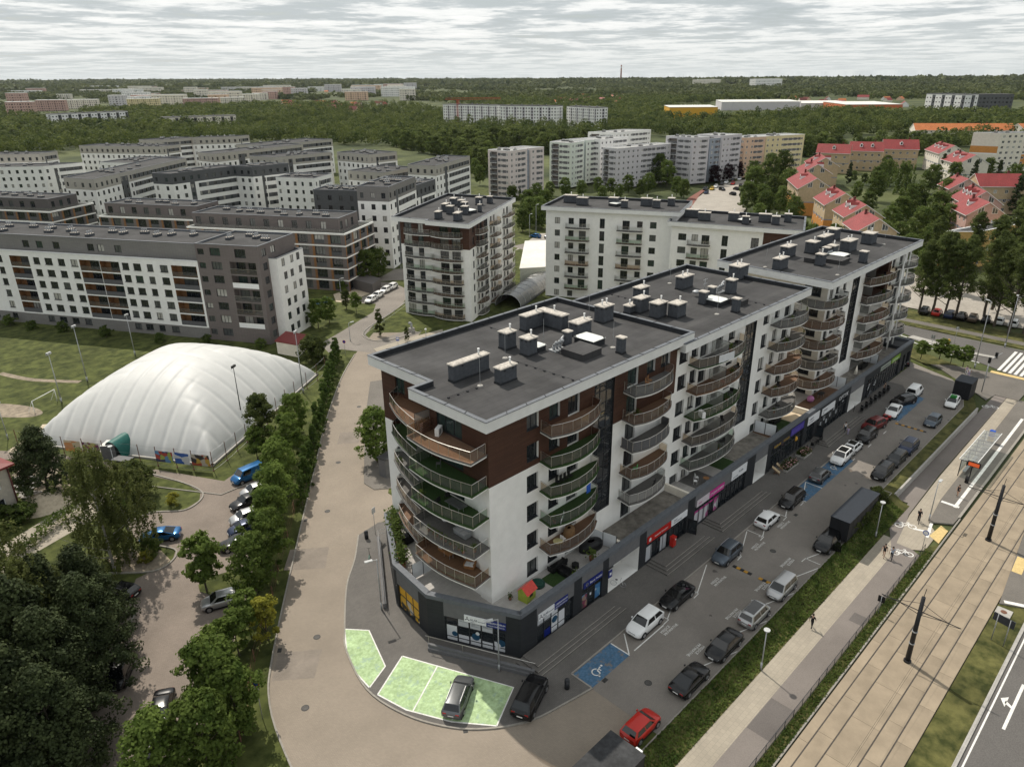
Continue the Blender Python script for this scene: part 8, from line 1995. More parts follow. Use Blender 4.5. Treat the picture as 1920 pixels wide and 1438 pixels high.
for h in (.1,.8,1.45):
 for p,q in zip(fp,fp[1:]): mb.tube((*p,h),(*q,h),.02,3)
build('wire',mb,[RUSTM],T)['kind'] = 'stuff'
T = thing('lawn_fence','low wire fence round the point block lawn','fence'); fp = [G(u,v) for u,v in ((683,630),(700,618),(720,604),(740,590),(760,575),(768,566))]
for p in fp: mb = MB(); mb.tube((*p,0),(*p,1.2),.05,5); build('post',mb,[GREYM],T)
mb = MB()
for h in (.3,1.15):
 for p,q in zip(fp,fp[1:]): mb.tube((*p,h),(*q,h),.025,4)
build('wire',mb,[GREYM],T)['kind'] = 'stuff'
T = thing('vent_pipe','grey concrete vent with a bent pipe on the point block lawn','vent',(*G(772,622),0)); mb = MB(); mb.box(-.5,-.5,0,.5,.5,.9); build('base',mb,[CONC],T); mb = MB(); mb.path([(0,0,.9),(0,0,1.8),(-.3,0,2.1),(-.7,0,2.0)],.25,8); build('pipe',mb,[GREYM],T)
# ================================================================ SIGNS AND SHOP GRAPHICS
def board(label,A_,d,s0,s1,z0,z1,m,off=.07,texts=(),name='shop_sign'):
 """sign board on a wall starting at A_ in direction d (outside on the right)"""
 x,y = A_[0] + d[0] * s0 + d[1] * off,A_[1] + d[1] * s0 - d[0] * off; w = s1 - s0
 T = thing(name,label,'shop sign',(x,y,0),atan2(d[1],d[0])); mb = MB(); mb.box(0,0,z0,w,.07,z1); build('board',mb,[m],T)
 for tx in texts: t,sx,sz,size,tm = tx[:5]; letters(t,size,tm,T,(sx,-.012,sz),(pi / 2,0,0),'lettering',.006,'LEFT',tx[5] if len(tx) > 5 else None)
 return T
NAVYB = mat('navy_sign',(.008,.018,.16),.35,.02,3,spec=.5); WSIGN = mat('white_sign',(.72,.73,.75),.4,.02,3); RSIGN = mat('red_sign',(.42,.014,.010),.4,.02,3); MAG = mat('magenta_sign',(.48,.035,.24),.45,.03,3); GREYT = mat('grey_letters',(.13,.14,.17),.5); BLKT = mat('dark_letters',(.02,.02,.03),.5); PURP = mat('purple_sign',(.06,.045,.27),.45,.1,3); GOLD = mat('golden_letters',(.52,.33,.05),.4); DBLUE = mat('teal_blue_print',(.02,.07,.13),.4,.25,2)
dF = (1,0); dL = ((38.0 - 33.8) / 9.57,(37.5 - 46.1) / 9.57); dP = ((33.8 - 34.4) / 6.13,(46.1 - 52.2) / 6.13)
def tri(T,x,z,s,m):
 mb = MB()
 for k in range(3):
  a_ = pi / 2 + k * 2 * pi / 3; mb.quad((x,-.016,z),(x + .06 * cos(a_ + 1.6) * s * 4,-.016,z + .06 * sin(a_ + 1.6) * s * 4),(x + s * cos(a_),-.016,z + s * sin(a_)),(x + .06 * cos(a_ - 1.6) * s * 4,-.016,z + .06 * sin(a_ - 1.6) * s * 4)); mb.ball((x + s * cos(a_),-.016,z + s * sin(a_)),s * .28,6)
 build('emblem',mb,[m],T)
for A_,d,s0,lb in ((LF0,dL,3.9,'white laboratory sign on the angled corner front'),(RF0,dF,2.35,'white laboratory sign on the street side of the corner shop')):
 w = 2.25; T = board(lb,A_,d,s0,s0 + w,3.05,3.85,WSIGN,.08,[('ALAB',.62,3.33,.36,GREYT,.72),('laboratoria',1.4,3.34,.17,GREYT,.75),('punkt pobran',.62,3.15,.11,GREYT,.5)]); tri(T,.32,3.45,.2,BLKT)
 board(lb.replace('white laboratory','blue laboratory'),A_,d,s0 + w + .02,s0 + w + 1.98,3.05,3.85,NAVYB,.08,[('LABORATORIUM',.12,3.5,.27,WSIGN,1.75),('ANALIZ MEDYCZNYCH',.12,3.2,.17,WSIGN,1.7)])
def sticker(parent,A_,d,s0,s1,z0,z1,m,off=-.165): mb = MB(); p = lambda s,z: (A_[0] + d[0] * s + d[1] * off,A_[1] + d[1] * s - d[0] * off,z); mb.quad(p(s0,z0),p(s1,z0),p(s1,z1),p(s0,z1)); return build('window_film',mb,[m],parent)
def roundel(parent,A_,d,s,z,r,m,off=-.15,m2=None): mb = MB(); mb.poly([(A_[0] + d[0] * (s + r * cos(2 * pi * k / 20)) + d[1] * off,A_[1] + d[1] * (s + r * cos(2 * pi * k / 20)) - d[0] * off,z + r * sin(2 * pi * k / 20)) for k in range(20)]); build('window_film',mb,[m],parent)
FILM = mat('white_window_film',(.60,.615,.64),.5,.03,2); FILMG = mat('pale_grey_window_film',(.46,.475,.50),.5,.03,2)
w5 = 6.15 / 5
for i in range(5):
 a = 1.85 + w5 * i + .08; b = a + w5 - .16
 sticker(B,LF0,dL,a,b,.22,.60,FILM);
 if i in (0,1,2,3,4): sticker(B,LF0,dL,a,b,.66,(2.0,1.1,1.15,.95,1.25)[i],FILM)
 if i in (1,2,3): sticker(B,LF0,dL,a,b,2.15,3.0,FILMG)
roundel(B,LF0,dL,2.75,1.05,.3,DBLUE); roundel(B,LF0,dL,4.95,1.25,.42,DBLUE); roundel(B,LF0,dL,5.15,1.7,.2,FILM,-.14); roundel(B,LF0,dL,7.55,1.2,.42,DBLUE); roundel(B,LF0,dL,7.2,.85,.3,FILM,-.14)
for i,t in enumerate(('DR ALAB','LABORATORIUM\nANALIZ\nMEDYCZNYCH','PUNKT\nPOBRAN')):
 p = (LF0[0] + dL[0] * (1.95 + w5 * (i + 1) + .1) - dL[1] * .155 * 1,LF0[1] + dL[1] * (1.95 + w5 * (i + 1) + .1) + dL[0] * .155,2.72); letters(t,.15,GREYT,B,p,(pi / 2,0,atan2(dL[1],dL[0])),'window_lettering',.001,fit=.85)
n1 = 5; w1 = 5.2 / n1
for i in range(n1):
 a = 2.3 + w1 * i + .08; b = a + w1 - .16
 if i in (0,1): sticker(B,RF0,dF,a,b,2.2,3.0,FILMG)
 if i == 2: sticker(B,RF0,dF,a,b,.9,2.95,FILM); sticker(B,RF0,dF,a,b,.22,.8,FILM); roundel(B,RF0,dF,(a + b) / 2,1.7,.4,DBLUE)
 if i == 3: sticker(B,RF0,dF,a,b,.9,2.2,FILM); sticker(B,RF0,dF,a,b,.22,.8,FILM)
 if i == 1: sticker(B,RF0,dF,a,b,.3,1.2,NAVYB)
OP = poster('orange_shop_print',[(.58,.34,.03),(.58,.34,.03),(.45,.42,.38),(.05,.045,.04),(.58,.34,.03)],1.5)
for i in range(3):
 a = .6 + 1.3 * i + .07; sticker(B,(34.4,52.2),dP,a,a + 1.16,.22,1.75,OP); sticker(B,(34.4,52.2),dP,a,a + 1.16,1.9,3.0,mat('orange_film',(.60,.33,.025),.45,.06,3))
T = board('navy bank sign with a white emblem above the second shop',RF0,dF,9.0,12.0,3.02,3.72,NAVYB,.12,[('Bank Polski',.95,3.25,.34,WSIGN,1.9)]); mb = MB(); mb.tube((.5,-.01,3.38),(.5,-.02,3.38),.2,12); mb.box(.36,-.02,3.2,.64,-.01,3.56); build('emblem',mb,[WSIGN],T)
T = board('small navy projecting bank sign on the dark pier',RF0,dF,12.6,13.15,2.6,3.5,NAVYB,.5,()); mb = MB(); mb.box(.12,-.02,2.9,.42,-.01,3.2); build('emblem',mb,[WSIGN],T)
sticker(B,RF0,dF,8.95,9.9,.3,2.0,poster('portrait_print',[(.30,.20,.15),(.20,.04,.08),(.12,.20,.30),(.08,.06,.06)],2.2)); sticker(B,RF0,dF,11.2,12.05,.5,2.2,poster('blue_offer_print',[(.05,.16,.34),(.10,.26,.44),(.40,.48,.55)],1.3)); sticker(B,RF0,dF,10.35,10.6,1.4,1.7,FILM)
T = board('red bank sign with a white flame emblem',RF0,dF,20.0,24.6,2.85,3.75,RSIGN,.10,[('Santander Consumer',1.35,3.2,.3,WSIGN,2.6)]); mb = MB(); mb.poly([(.5 + .22 * cos(k * pi / 8) * (1 - .0),-.015,3.2 + .18 * sin(k * pi / 8) * (1.9 if k < 9 else .9)) for k in range(16)]); build('emblem',mb,[WSIGN],T)
board('white office sign right of the red bank sign',RF0,dF,24.7,28.0,2.9,3.75,WSIGN,.10,[('BIURO',.5,3.4,.24,GREYT),('RACHUNKOWE',.5,3.1,.22,GREYT)]); sticker(B,RF0,dF,20.2,21.3,.25,2.2,FILMG); sticker(B,RF0,dF,23.0,24.2,.25,2.2,FILMG)
T = board('pale half of the studio sign',RF0,dF,30.1,32.9,3.0,3.9,mat('pale_pink_sign',(.58,.52,.56),.45),.10,[('studio',.4,3.35,.28,MAG)]); board('magenta studio sign with white capitals',RF0,dF,32.95,36.4,3.0,3.9,MAG,.10,[('STUDIO KOBIET',.18,3.3,.42,WSIGN,3.1)])
for k in range(5):
 a = 30.1 + 1.13 * k; sticker(B,RF0,dF,a + .06,a + 1.05,2.0,2.3,MAG)
 if k != 3: sticker(B,RF0,dF,a + .06,a + 1.05,.25,1.95,poster('studio_print',[(.55,.54,.56),(.55,.54,.56),(.40,.10,.24),(.50,.49,.52)],1.1) if k == 0 else bpy.data.materials['studio_print'])
board('large white salon sign with thin script',RF0,dF,38.2,42.0,3.2,4.5,WSIGN,.10,[('Studio Fryzur',.3,3.45,.24,GREYT),('M. Jula',1.7,3.8,.42,GREYT)])
board('dark sign with golden capitals',RF0,dF,49.4,54.4,3.3,4.0,BLKT,.08,[('KEBAB',.2,3.45,.5,GOLD,1.9),('GOLD',2.9,3.45,.5,GOLD,1.8)]); board('purple florist sign with violet capitals on the dark front',RF0,dF,54.5,58.6,3.5,4.6,PURP,.10,[('KWIATY',.3,3.75,.7,mat('violet_letters',(.16,.11,.45),.5),3.4)])
board('white clinic sign on the dark front',RF0,dF,60.0,63.8,3.2,4.5,WSIGN,.10,[('GABINET',.4,3.9,.36,GREYT),('stomatologiczny',.4,3.5,.26,GREYT)]); board('white wide sign on the dark front',RF0,dF,64.8,69.4,3.2,4.3,WSIGN,.10,[('FITNESS',.4,3.75,.4,GREYT),('klub',.4,3.4,.26,GREYT)])
board('white block letters on the dark front',RF0,dF,70.6,74.4,3.55,3.6,DARKCL,.10,[('OPTYK',.1,3.7,.95,WSIGN,3.6),('24 h',1.6,3.05,.4,WSIGN)]); board('green shop sign near the far corner',RF0,dF,93.0,97.2,3.6,4.5,mat('lime_sign',(.16,.30,.02),.45),.10,[('sklep',.4,3.85,.5,WSIGN,3)])
board('pale framed signs above the far shops',RF0,dF,88.0,92.6,3.6,4.4,mat('grey_green_sign',(.28,.31,.27),.5),.10,[('DELIKATESY',.3,3.85,.35,BLKT,3.8)])
for x,t in ((83.2,'cafe'),(86.0,'bar')): letters(t,.8,WSIGN,B,(38 + x,37.36,1.6),(pi / 2,RAD(-60),0),'window_lettering',.004)
for i,(x,z) in enumerate(((65.3,1.2),(66.4,1.8),(67.4,1.0),(68.6,1.7),(69.8,2.2),(70.9,1.4))): sticker(B,RF0,dF,x,x + .55,z,z + .7,FILMG)
letters('NZ',.9,BLKT,B,(82.75,39.55,1.5),(pi / 2,0,RAD(90)),'wall_lettering',.01)
T = thing('sandwich_board','white menu board leaning outside the far shops','menu board',(122.2,36.9,.12),RAD(25)); mb = MB(); mb.quad((-.45,-.1,0),(.45,-.1,0),(.45,.25,1.3),(-.45,.25,1.3)); mb.quad((.45,.6,0),(-.45,.6,0),(-.45,.27,1.3),(.45,.27,1.3)); build('panel',mb,[WSIGN],T)
for k in range(4): letters('----',.3,GREYT,T,(-.35,-.03 + k * .07,.25 + k * .25),(RAD(75),0,0),'menu_line',.002)
# ================================================================ TERRACES AND BALCONIES: FURNITURE
def chair(label,p,z,a_,m=BLACKP,group='chairs on balconies and terraces'):
 T = thing('garden_chair',label,'chair',(*p,z),RAD(a_),group); mb = MB(); mb.box(-.22,-.22,.42,.22,.22,.46); build('seat',mb,[m],T); mb = MB(); mb.box(-.22,.19,.46,.22,.23,.92); build('backrest',mb,[m],T)
 for x in (-.2,.2):
  for y in (-.2,.2): mb = MB(); mb.tube((x,y,0),(x,y,.43),.018,4); build('leg',mb,[m],T)
 return T
def table(label,p,z,m,r=.42,square=False,sx=.7,sy=.4):
 T = thing('garden_table',label,'table',(*p,z),0,'tables on balconies and terraces'); mb = MB()
 if square: mb.box(-sx,-sy,.70,sx,sy,.74)
 else: mb.tube((0,0,.70),(0,0,.73),r,16)
 build('table_top',mb,[m],T)
 for x,y in ((-.6,-.6),(.6,-.6),(.6,.6),(-.6,.6)): k = (sx,sy) if square else (r,r); mb = MB(); mb.tube((x * k[0],y * k[1],0),(x * k[0],y * k[1],.7),.02,4); build('leg',mb,[GREYM],T)
 return T
def pot(label,p,z,s=1.0,m=None): T = thing('potted_plant',label,'potted plant',(*p,z),random.uniform(0,6),'potted plants on balconies and terraces'); T.scale = (s,s,s); mb = MB(); mb.tube((0,0,0),(0,0,.35),.14,9,0,.19); build('pot',mb,[mat('terracotta',(.24,.10,.06),.9,.15)],T); put('foliage',cached('potleaf',lambda: quads_mesh('foliage',leaf_quads(np.random.default_rng(3).normal(0,.17,(90,3)) + np.array([0,0,.62]),.16),LF_MID)),T)
OAKM = mat('oiled_wood',(.24,.12,.05),.7,.2,6)
chair('left folding wooden chair on the top balcony of the second column',(60.2,40.3),fl1(5),20,OAKM); chair('right folding wooden chair on the top balcony of the second column',(60.9,40.5),fl1(5),20,OAKM)
for i in range(4): chair('black chair in the row on the third green balcony of the corner column',(46.6 + i * .6,40.7),fl1(3),10)
GRNP = mat('bright_green_plastic',(.09,.36,.12),.5)
chair('bright green chair on the balcony with stacked things, second column',(58.8,40.2),fl1(2),200,GRNP); pot('green plant on the brown balcony of the second column',(58.8,40.4),fl1(4),1.1); table('round yellowish table on the lowest corner column balcony',(45.9,40.0),fl1(1),mat('yellowish_table_top',(.45,.40,.20),.5),.5); chair('white chair beside the round yellowish table',(46.9,40.2),fl1(1),90,WHITEP)
T = thing('covered_furniture','brown covered garden seat on the lowest corner column balcony','covered furniture',(48.3,40.6,fl1(1)),.3); mb = MB(); rows = [[(.9 * cos(2 * pi * k / 14) * f,.55 * sin(2 * pi * k / 14) * f,h) for k in range(14)] for f,h in ((1,0),(1.02,.5),(.8,.8),(.3,.88))]; mb.grid(rows,0,True,True); build('cover',mb,[mat('brown_cover',(.20,.12,.06),.9,.2)],T)
T = thing('hanging_towel','blue towel hanging in front of the balcony door, corner column','towel',(50.4,40.2,fl1(2) + .85)); mb = MB(); mb.grid([[(x * .13,.02 * sin(x * 2),z * .3) for x in range(6)] for z in range(5)]); build('cloth',mb,[mat('blue_cloth',(.02,.09,.42),.9)],T)
T = thing('hanging_cloth','white sheet hanging over the top railing of the middle section','sheet',(72.4,38.93,fl2(5) + .1),RAD(-10)); mb = MB(); mb.grid([[(x * .3,-.06 + .03 * sin(x * 1.7),z * .32) for x in range(10)] for z in range(4)]); build('cloth',mb,[FILM],T)
T = thing('air_conditioner','white air conditioner on the top corner balcony','air conditioner',(37.6,47.6,fl1(5)),RAD(30)); mb = MB(); mb.box(-.5,-.2,.0,.5,.2,.75); build('casing',mb,[WHITEP],T); mb = MB(); mb.tube((-.12,-.2,.38),(-.12,-.22,.38),.26,14); build('fan_grille',mb,[GREYM],T)
T = thing('air_conditioner','white air conditioner on the third balcony of the middle section','air conditioner',(71.2,39.7,fl2(3)),RAD(60)); mb = MB(); mb.box(-.5,-.2,.0,.5,.2,.75); build('casing',mb,[WHITEP],T); mb = MB(); mb.tube((-.12,-.2,.38),(-.12,-.22,.38),.26,14); build('fan_grille',mb,[GREYM],T)
T = thing('slat_screen','dark wooden slat screen on the top corner balcony','screen',(37.0,48.6,fl1(5)),RAD(10))
for k in range(7): mb = MB(); mb.box(-.9,-.03,.1 + k * .17,.9,.03,.2 + k * .17); build('slat',mb,[WOOD],T)
table('glass topped long table on the third green corner balcony',(36.8,44.6),fl1(3),GLM,square=True,sx=.5,sy=1.1)
for p,a_,lb in (((36.2,46.6),180,'dark chair left of the long glass table'),((37.4,46.6),160,'dark chair behind the long glass table')): chair(lb,p,fl1(3),a_)
chair('grey egg chair on the upper green corner balcony',(37.2,47.4),fl1(4),230,MESHG)
def sofa(label,p,z,a_,m,cush,L=1.7):
 T = thing('garden_sofa',label,'sofa',(*p,z),RAD(a_)); mb = MB(); mb.box(-L / 2,-.4,.05,L / 2,.4,.35); build('base',mb,[m],T); mb = MB(); mb.box(-L / 2,.25,.35,L / 2,.42,.8); build('backrest',mb,[m],T)
 for s in (-.25,.25): mb = MB(); mb.box(L * s - L * .23,-.38,.35,L * s + L * .23,.22,.48); build('cushion',mb,[cush],T)
 for s in (-1,1): mb = MB(); mb.box(s * L / 2 - .06,-.4,.35,s * L / 2 + .06,.4,.6); build('armrest',mb,[m],T)
LGC = mat('light_grey_cushion',(.40,.40,.41),.9,.08)
sofa('grey sofa on the second corner balcony from below',(37.6,44.8),fl1(2),-90,GREYM,LGC); sofa('wooden bench with grey cushions on the lowest corner balcony',(37.6,47.4),fl1(1),-90,OAKM,LGC); table('wooden table on the lowest corner balcony',(37.2,46.6),fl1(1),OAKM,square=True,sx=.35,sy=.7); sofa('wooden lounge chair with red and white cushions on the lowest corner balcony',(37.6,43.9),fl1(1),-60,OAKM,FILM,1.0)
T = thing('hanging_chair','white hanging net chair on the second corner balcony from below','hanging chair',(37.6,47.3,fl1(2))); mb = MB(); mb.tube((0,0,2.6),(-.35,0,.9),.03,5); mb.tube((0,0,2.6),(.35,0,.9),.03,5); mb.ball((0,0,.7),.38,9,0,.8); build('net',mb,[FILM],T)
r7 = random.Random(12)
for i in range(9): pot('flowering window box plant behind the glass of the second corner balcony',(35.75,42.6 + i * .62),fl1(2),.8)
for p,z,lb in (((35.9,48.6),fl1(3),'leafy plant at the left end of the third corner balcony'),((36.6,42.0),fl1(2),'leafy plant at the right end of the second corner balcony'),((38.3,55.0),fl1(3),'pink flowering plant on the left balcony'),((45.2,39.9),fl1(2),'plant by the white bicycle')): pot(lb,p,z,1.0)
T = thing('playhouse','toy playhouse with red roof and lime green walls on the corner terrace','playhouse',(41.0,39.6,4.22),RAD(8)); mb = MB(); mb.box(-.7,-.55,0,.7,.55,1.15,0); mb.poly([(-.71,-.55,1.15),(-.71,.55,1.15),(-.71,0,1.6)][::-1],0); build('wall',mb,[mat('lime_plastic',(.30,.36,.05),.5)],T)
mb = MB(); mb.box(.7,-.56,0,.74,.56,1.15); mb.poly([(.74,-.56,1.15),(.74,.56,1.15),(.74,0,1.6)]); build('front',mb,[mat('cream_plastic',(.62,.58,.46),.5)],T); mb = MB(); mb.quad((-.85,-.7,1.02),(.85,-.7,1.02),(.85,0,1.68),(-.85,0,1.68)); mb.quad((.85,.7,1.02),(-.85,.7,1.02),(-.85,0,1.68),(.85,0,1.68)); build('roof',mb,[mat('red_plastic',(.52,.05,.035),.45)],T); mb = MB(); mb.box(.745,-.2,0,.76,.2,.85); mb.box(-.3,-.57,.5,.2,-.555,.85); build('door',mb,[BLACKP],T)
T = thing('sand_pit','round dark green covered sand pit on the corner terrace','sand pit',(43.2,40.2,4.23)); mb = MB(); mb.tube((0,0,0),(0,0,.28),.72,20); mb.tube((0,0,.28),(0,0,.36),.66,20,0,.5); build('lid',mb,[mat('bottle_green_plastic',(.012,.055,.04),.5)],T)
sofa('black corner sofa on the terrace under the corner column',(46.6,40.6),4.22,180,BLACKP,BLACKP,2.2); sofa('black side sofa on the terrace under the corner column',(46.3,39.2),4.22,270,BLACKP,BLACKP,1.6)
T = thing('coffee_table','black hexagonal coffee table on the corner terrace','table',(48.0,39.4,4.22)); mb = MB(); mb.tube((0,0,0),(0,0,.42),.42,6); build('body',mb,[BLACKP],T)
T = thing('covered_furniture','large black covered furniture before the white privacy wall','covered furniture',(51.6,40.3,4.22),-.2); mb = MB(); mb.grid([[(1.5 * f * cos(2 * pi * k / 16),.8 * f * sin(2 * pi * k / 16),h) for k in range(16)] for f,h in ((1,0),(1,.6),(.85,.85),(.3,.95))],0,True,True); build('cover',mb,[BLACKP],T)
T = thing('planter_box','wooden planter with green herbs beside the black sofa','planter',(46.6,38.4,4.22),.35); mb = MB(); mb.box(-.6,-.25,0,.6,.25,.4); build('box',mb,[OAKM],T); put('foliage',quads_mesh('foliage',leaf_quads(RNG.normal(0,.2,(160,3)) * np.array([1.5,.6,.7]) + np.array([0,0,.55]),.16),LF_MAPLE),T)
pot('thin young tree in a pot on the corner terrace',(50.0,38.9),4.22,1.5); pot('dark red pot with flowers beside the playhouse',(39.7,40.6),4.22,.8)
for i in range(13): t = i / 12; pot('shrub in the planting strip behind the left parapet',(34.9 + (39.6 - 34.9) * t + .55,52.2 + (60.2 - 52.2) * t - .2),4.25,r7.uniform(1.4,2.4))
T = thing('barbecue','black covered barbecue on the left terrace','barbecue',(38.6,55.2,4.22)); mb = MB(); mb.box(-.5,-.4,.1,.5,.4,1.0); mb.ball((0,0,1.0),.45,8,0,.5); build('cover',mb,[BLACKP],T)
chair('white lounge chair on the grey terrace of the middle section',(70.9,39.5),3.62 + .6,30,WHITEP); chair('second white lounge chair on the grey terrace of the middle section',(71.8,39.9),4.22,50,WHITEP); table('small wooden table on the grey terrace of the middle section',(72.0,38.7),4.22,OAKM,.4)
sofa('black sofa on the turf terrace of the middle section',(93.6,40.5),4.24,180,BLACKP,BLACKP,2.2); sofa('dark sofa by the privacy wall of the middle section',(90.6,39.6),4.24,100,BLACKP,BLACKP,1.8); sofa('dark sofa on the stained terrace of the far section',(124,39.8),4.24,180,BLACKP,BLACKP,2.6)
T = thing('exercise_ball','pink exercise ball on the wooden terrace of the far section','ball',(104.2,40.0,4.23)); mb = MB(); mb.ball((0,0,.55),.55,14); build('ball',mb,[mat('pink_rubber',(.42,.17,.33),.5)],T)
T = thing('closed_parasol','closed beige parasol on the far terrace','parasol',(118.6,38.9,4.23)); mb = MB(); mb.tube((0,0,0),(0,0,2.3),.03,6); build('pole',mb,[GREYM],T); mb = MB(); mb.tube((0,0,.7),(0,0,2.2),.3,8,0,.06); build('canopy',mb,[CREAM],T)
table('dark table on the wooden terrace of the far section',(107.0,39.6),4.23,BLACKP,square=True)
for i,(s,k) in enumerate(((77.8,1),(77.0,2),(78.6,3),(79.2,4),(78.2,5),(93,1),(92.4,2),(93.6,4),(94.5,5),(105,1),(107.5,2),(105.6,3),(108,4),(107,5),(125,1),(127,2),(124.5,3),(128,4),(126,5))):
 zz = fl2(k) if s < 100 else fl3(k); yy = 40.2 if s < 100 else 39.8
 on = 'on the ' + ('lowest','second','third','fourth','top')[k - 1] + ' balcony of the ' + ('left column, middle section' if s < 82 else 'right column, middle section' if s < 99 else 'rounded column, far section' if s < 112 else 'right column, far section')
 table('small dark table ' + on,(s,yy),zz,BLACKP,.35); chair('dark chair ' + on,(s + .8,yy + .3),zz,r7.uniform(0,360)); pot('potted plant ' + on,(s - 1.2,yy - .2),zz,r7.uniform(.8,1.3))
FLW = [mat('pink_petals',(.55,.30,.30),.8),mat('white_petals',(.65,.62,.56),.8)]
for (u,v),lb,w_ in (((1465,872),'flower bed with pale blossoms before the shop with golden letters',1.8),((1500,852),'smaller flower bed right of the first before the shops',1.2)):
 x,y = G(u,v); T = thing('flower_bed',lb,'flower bed',(x,min(y,36.2),.12)); mb = MB(); mb.box(-w_,-.7,0,w_,.7,.3); build('bed_edge',mb,[CONC],T)
 put('foliage',quads_mesh('foliage',leaf_quads(np.stack([RNG.uniform(-w_,w_,700),RNG.uniform(-.7,.7,700),.3 + .55 * RNG.uniform(0,1,700) ** 1.4],1),.22),LF_DARK),T); put('blossoms',quads_mesh('blossoms',leaf_quads(np.stack([RNG.uniform(-w_,w_,70),RNG.uniform(-.7,.2,70),.55 + .4 * RNG.uniform(0,1,70)],1),.2,1),FLW[0]),T)
T = thing('balloon','yellow paper lantern above the flower bed','lantern',(*G(1487,846),.1)); mb = MB(); mb.tube((0,0,0),(0,0,1.7),.03,5); build('stick',mb,[BLACKP],T); mb = MB(); mb.ball((0,0,2.0),.38,10,0,1.15); build('lantern',mb,[mat('amber_paper',(.55,.29,.03),.6)],T)
for i,(u,v) in enumerate(((1446,886),(1455,880))): x,y = G(u,v); T = thing('deck_chair',('left','right')[i] + ' pale wooden deck chair before the shops','chair',(x,min(36.6,y),.12),.3); mb = MB(); mb.quad((-.3,-.6,.25),(.3,-.6,.25),(.3,.5,.95),(-.3,.5,.95)); build('canvas',mb,[mat('beige_canvas',(.42,.32,.20),.9)],T); mb = MB(); mb.path([(-.3,-.6,.0),(-.3,.5,.95)],.03,4); mb.path([(.3,-.6,.0),(.3,.5,.95)],.03,4); mb.path([(-.3,.2,0),(-.3,-.3,.5)],.03,4); mb.path([(.3,.2,0),(.3,-.3,.5)],.03,4); build('frame',mb,[OAKM],T)
for i in range(7): x = 115.5 + i * 1.9; table('black cafe table before the far shops',(x,35.9),.12,BLACKP,.4); chair('black cafe chair before the far shops',(x + .7,36.1),.12,80,group='black cafe chairs before the far shops'); chair('black cafe chair before the far shops',(x - .7,35.8),.12,260,group='black cafe chairs before the far shops')
for i in range(4): x = 96.5 + i * 1.4; chair('black cafe chair outside the middle shops',(x,36.2),.12,40 + i * 50,group='black chairs outside the middle shops')
for i in range(6): mb = MB()
for x,lb in ((66.2,'open black glass door beside the white office sign'),(101.0,'open black glass door of the gym')): T = thing('open_door',lb,'door',(x,37.3,.14),RAD(-75)); mb = MB(); mb.box(0,-.03,0,1.1,.03,.1); mb.box(0,-.03,2.2,1.1,.03,2.3); mb.box(0,-.03,.1,.08,.03,2.2); mb.box(1.02,-.03,.1,1.1,.03,2.2); build('frame',mb,[BLACKP],T); mb = MB(); mb.quad((.08,0,.1),(1.02,0,.1),(1.02,0,2.2),(.08,0,2.2)); build('pane',mb,[GLD],T)
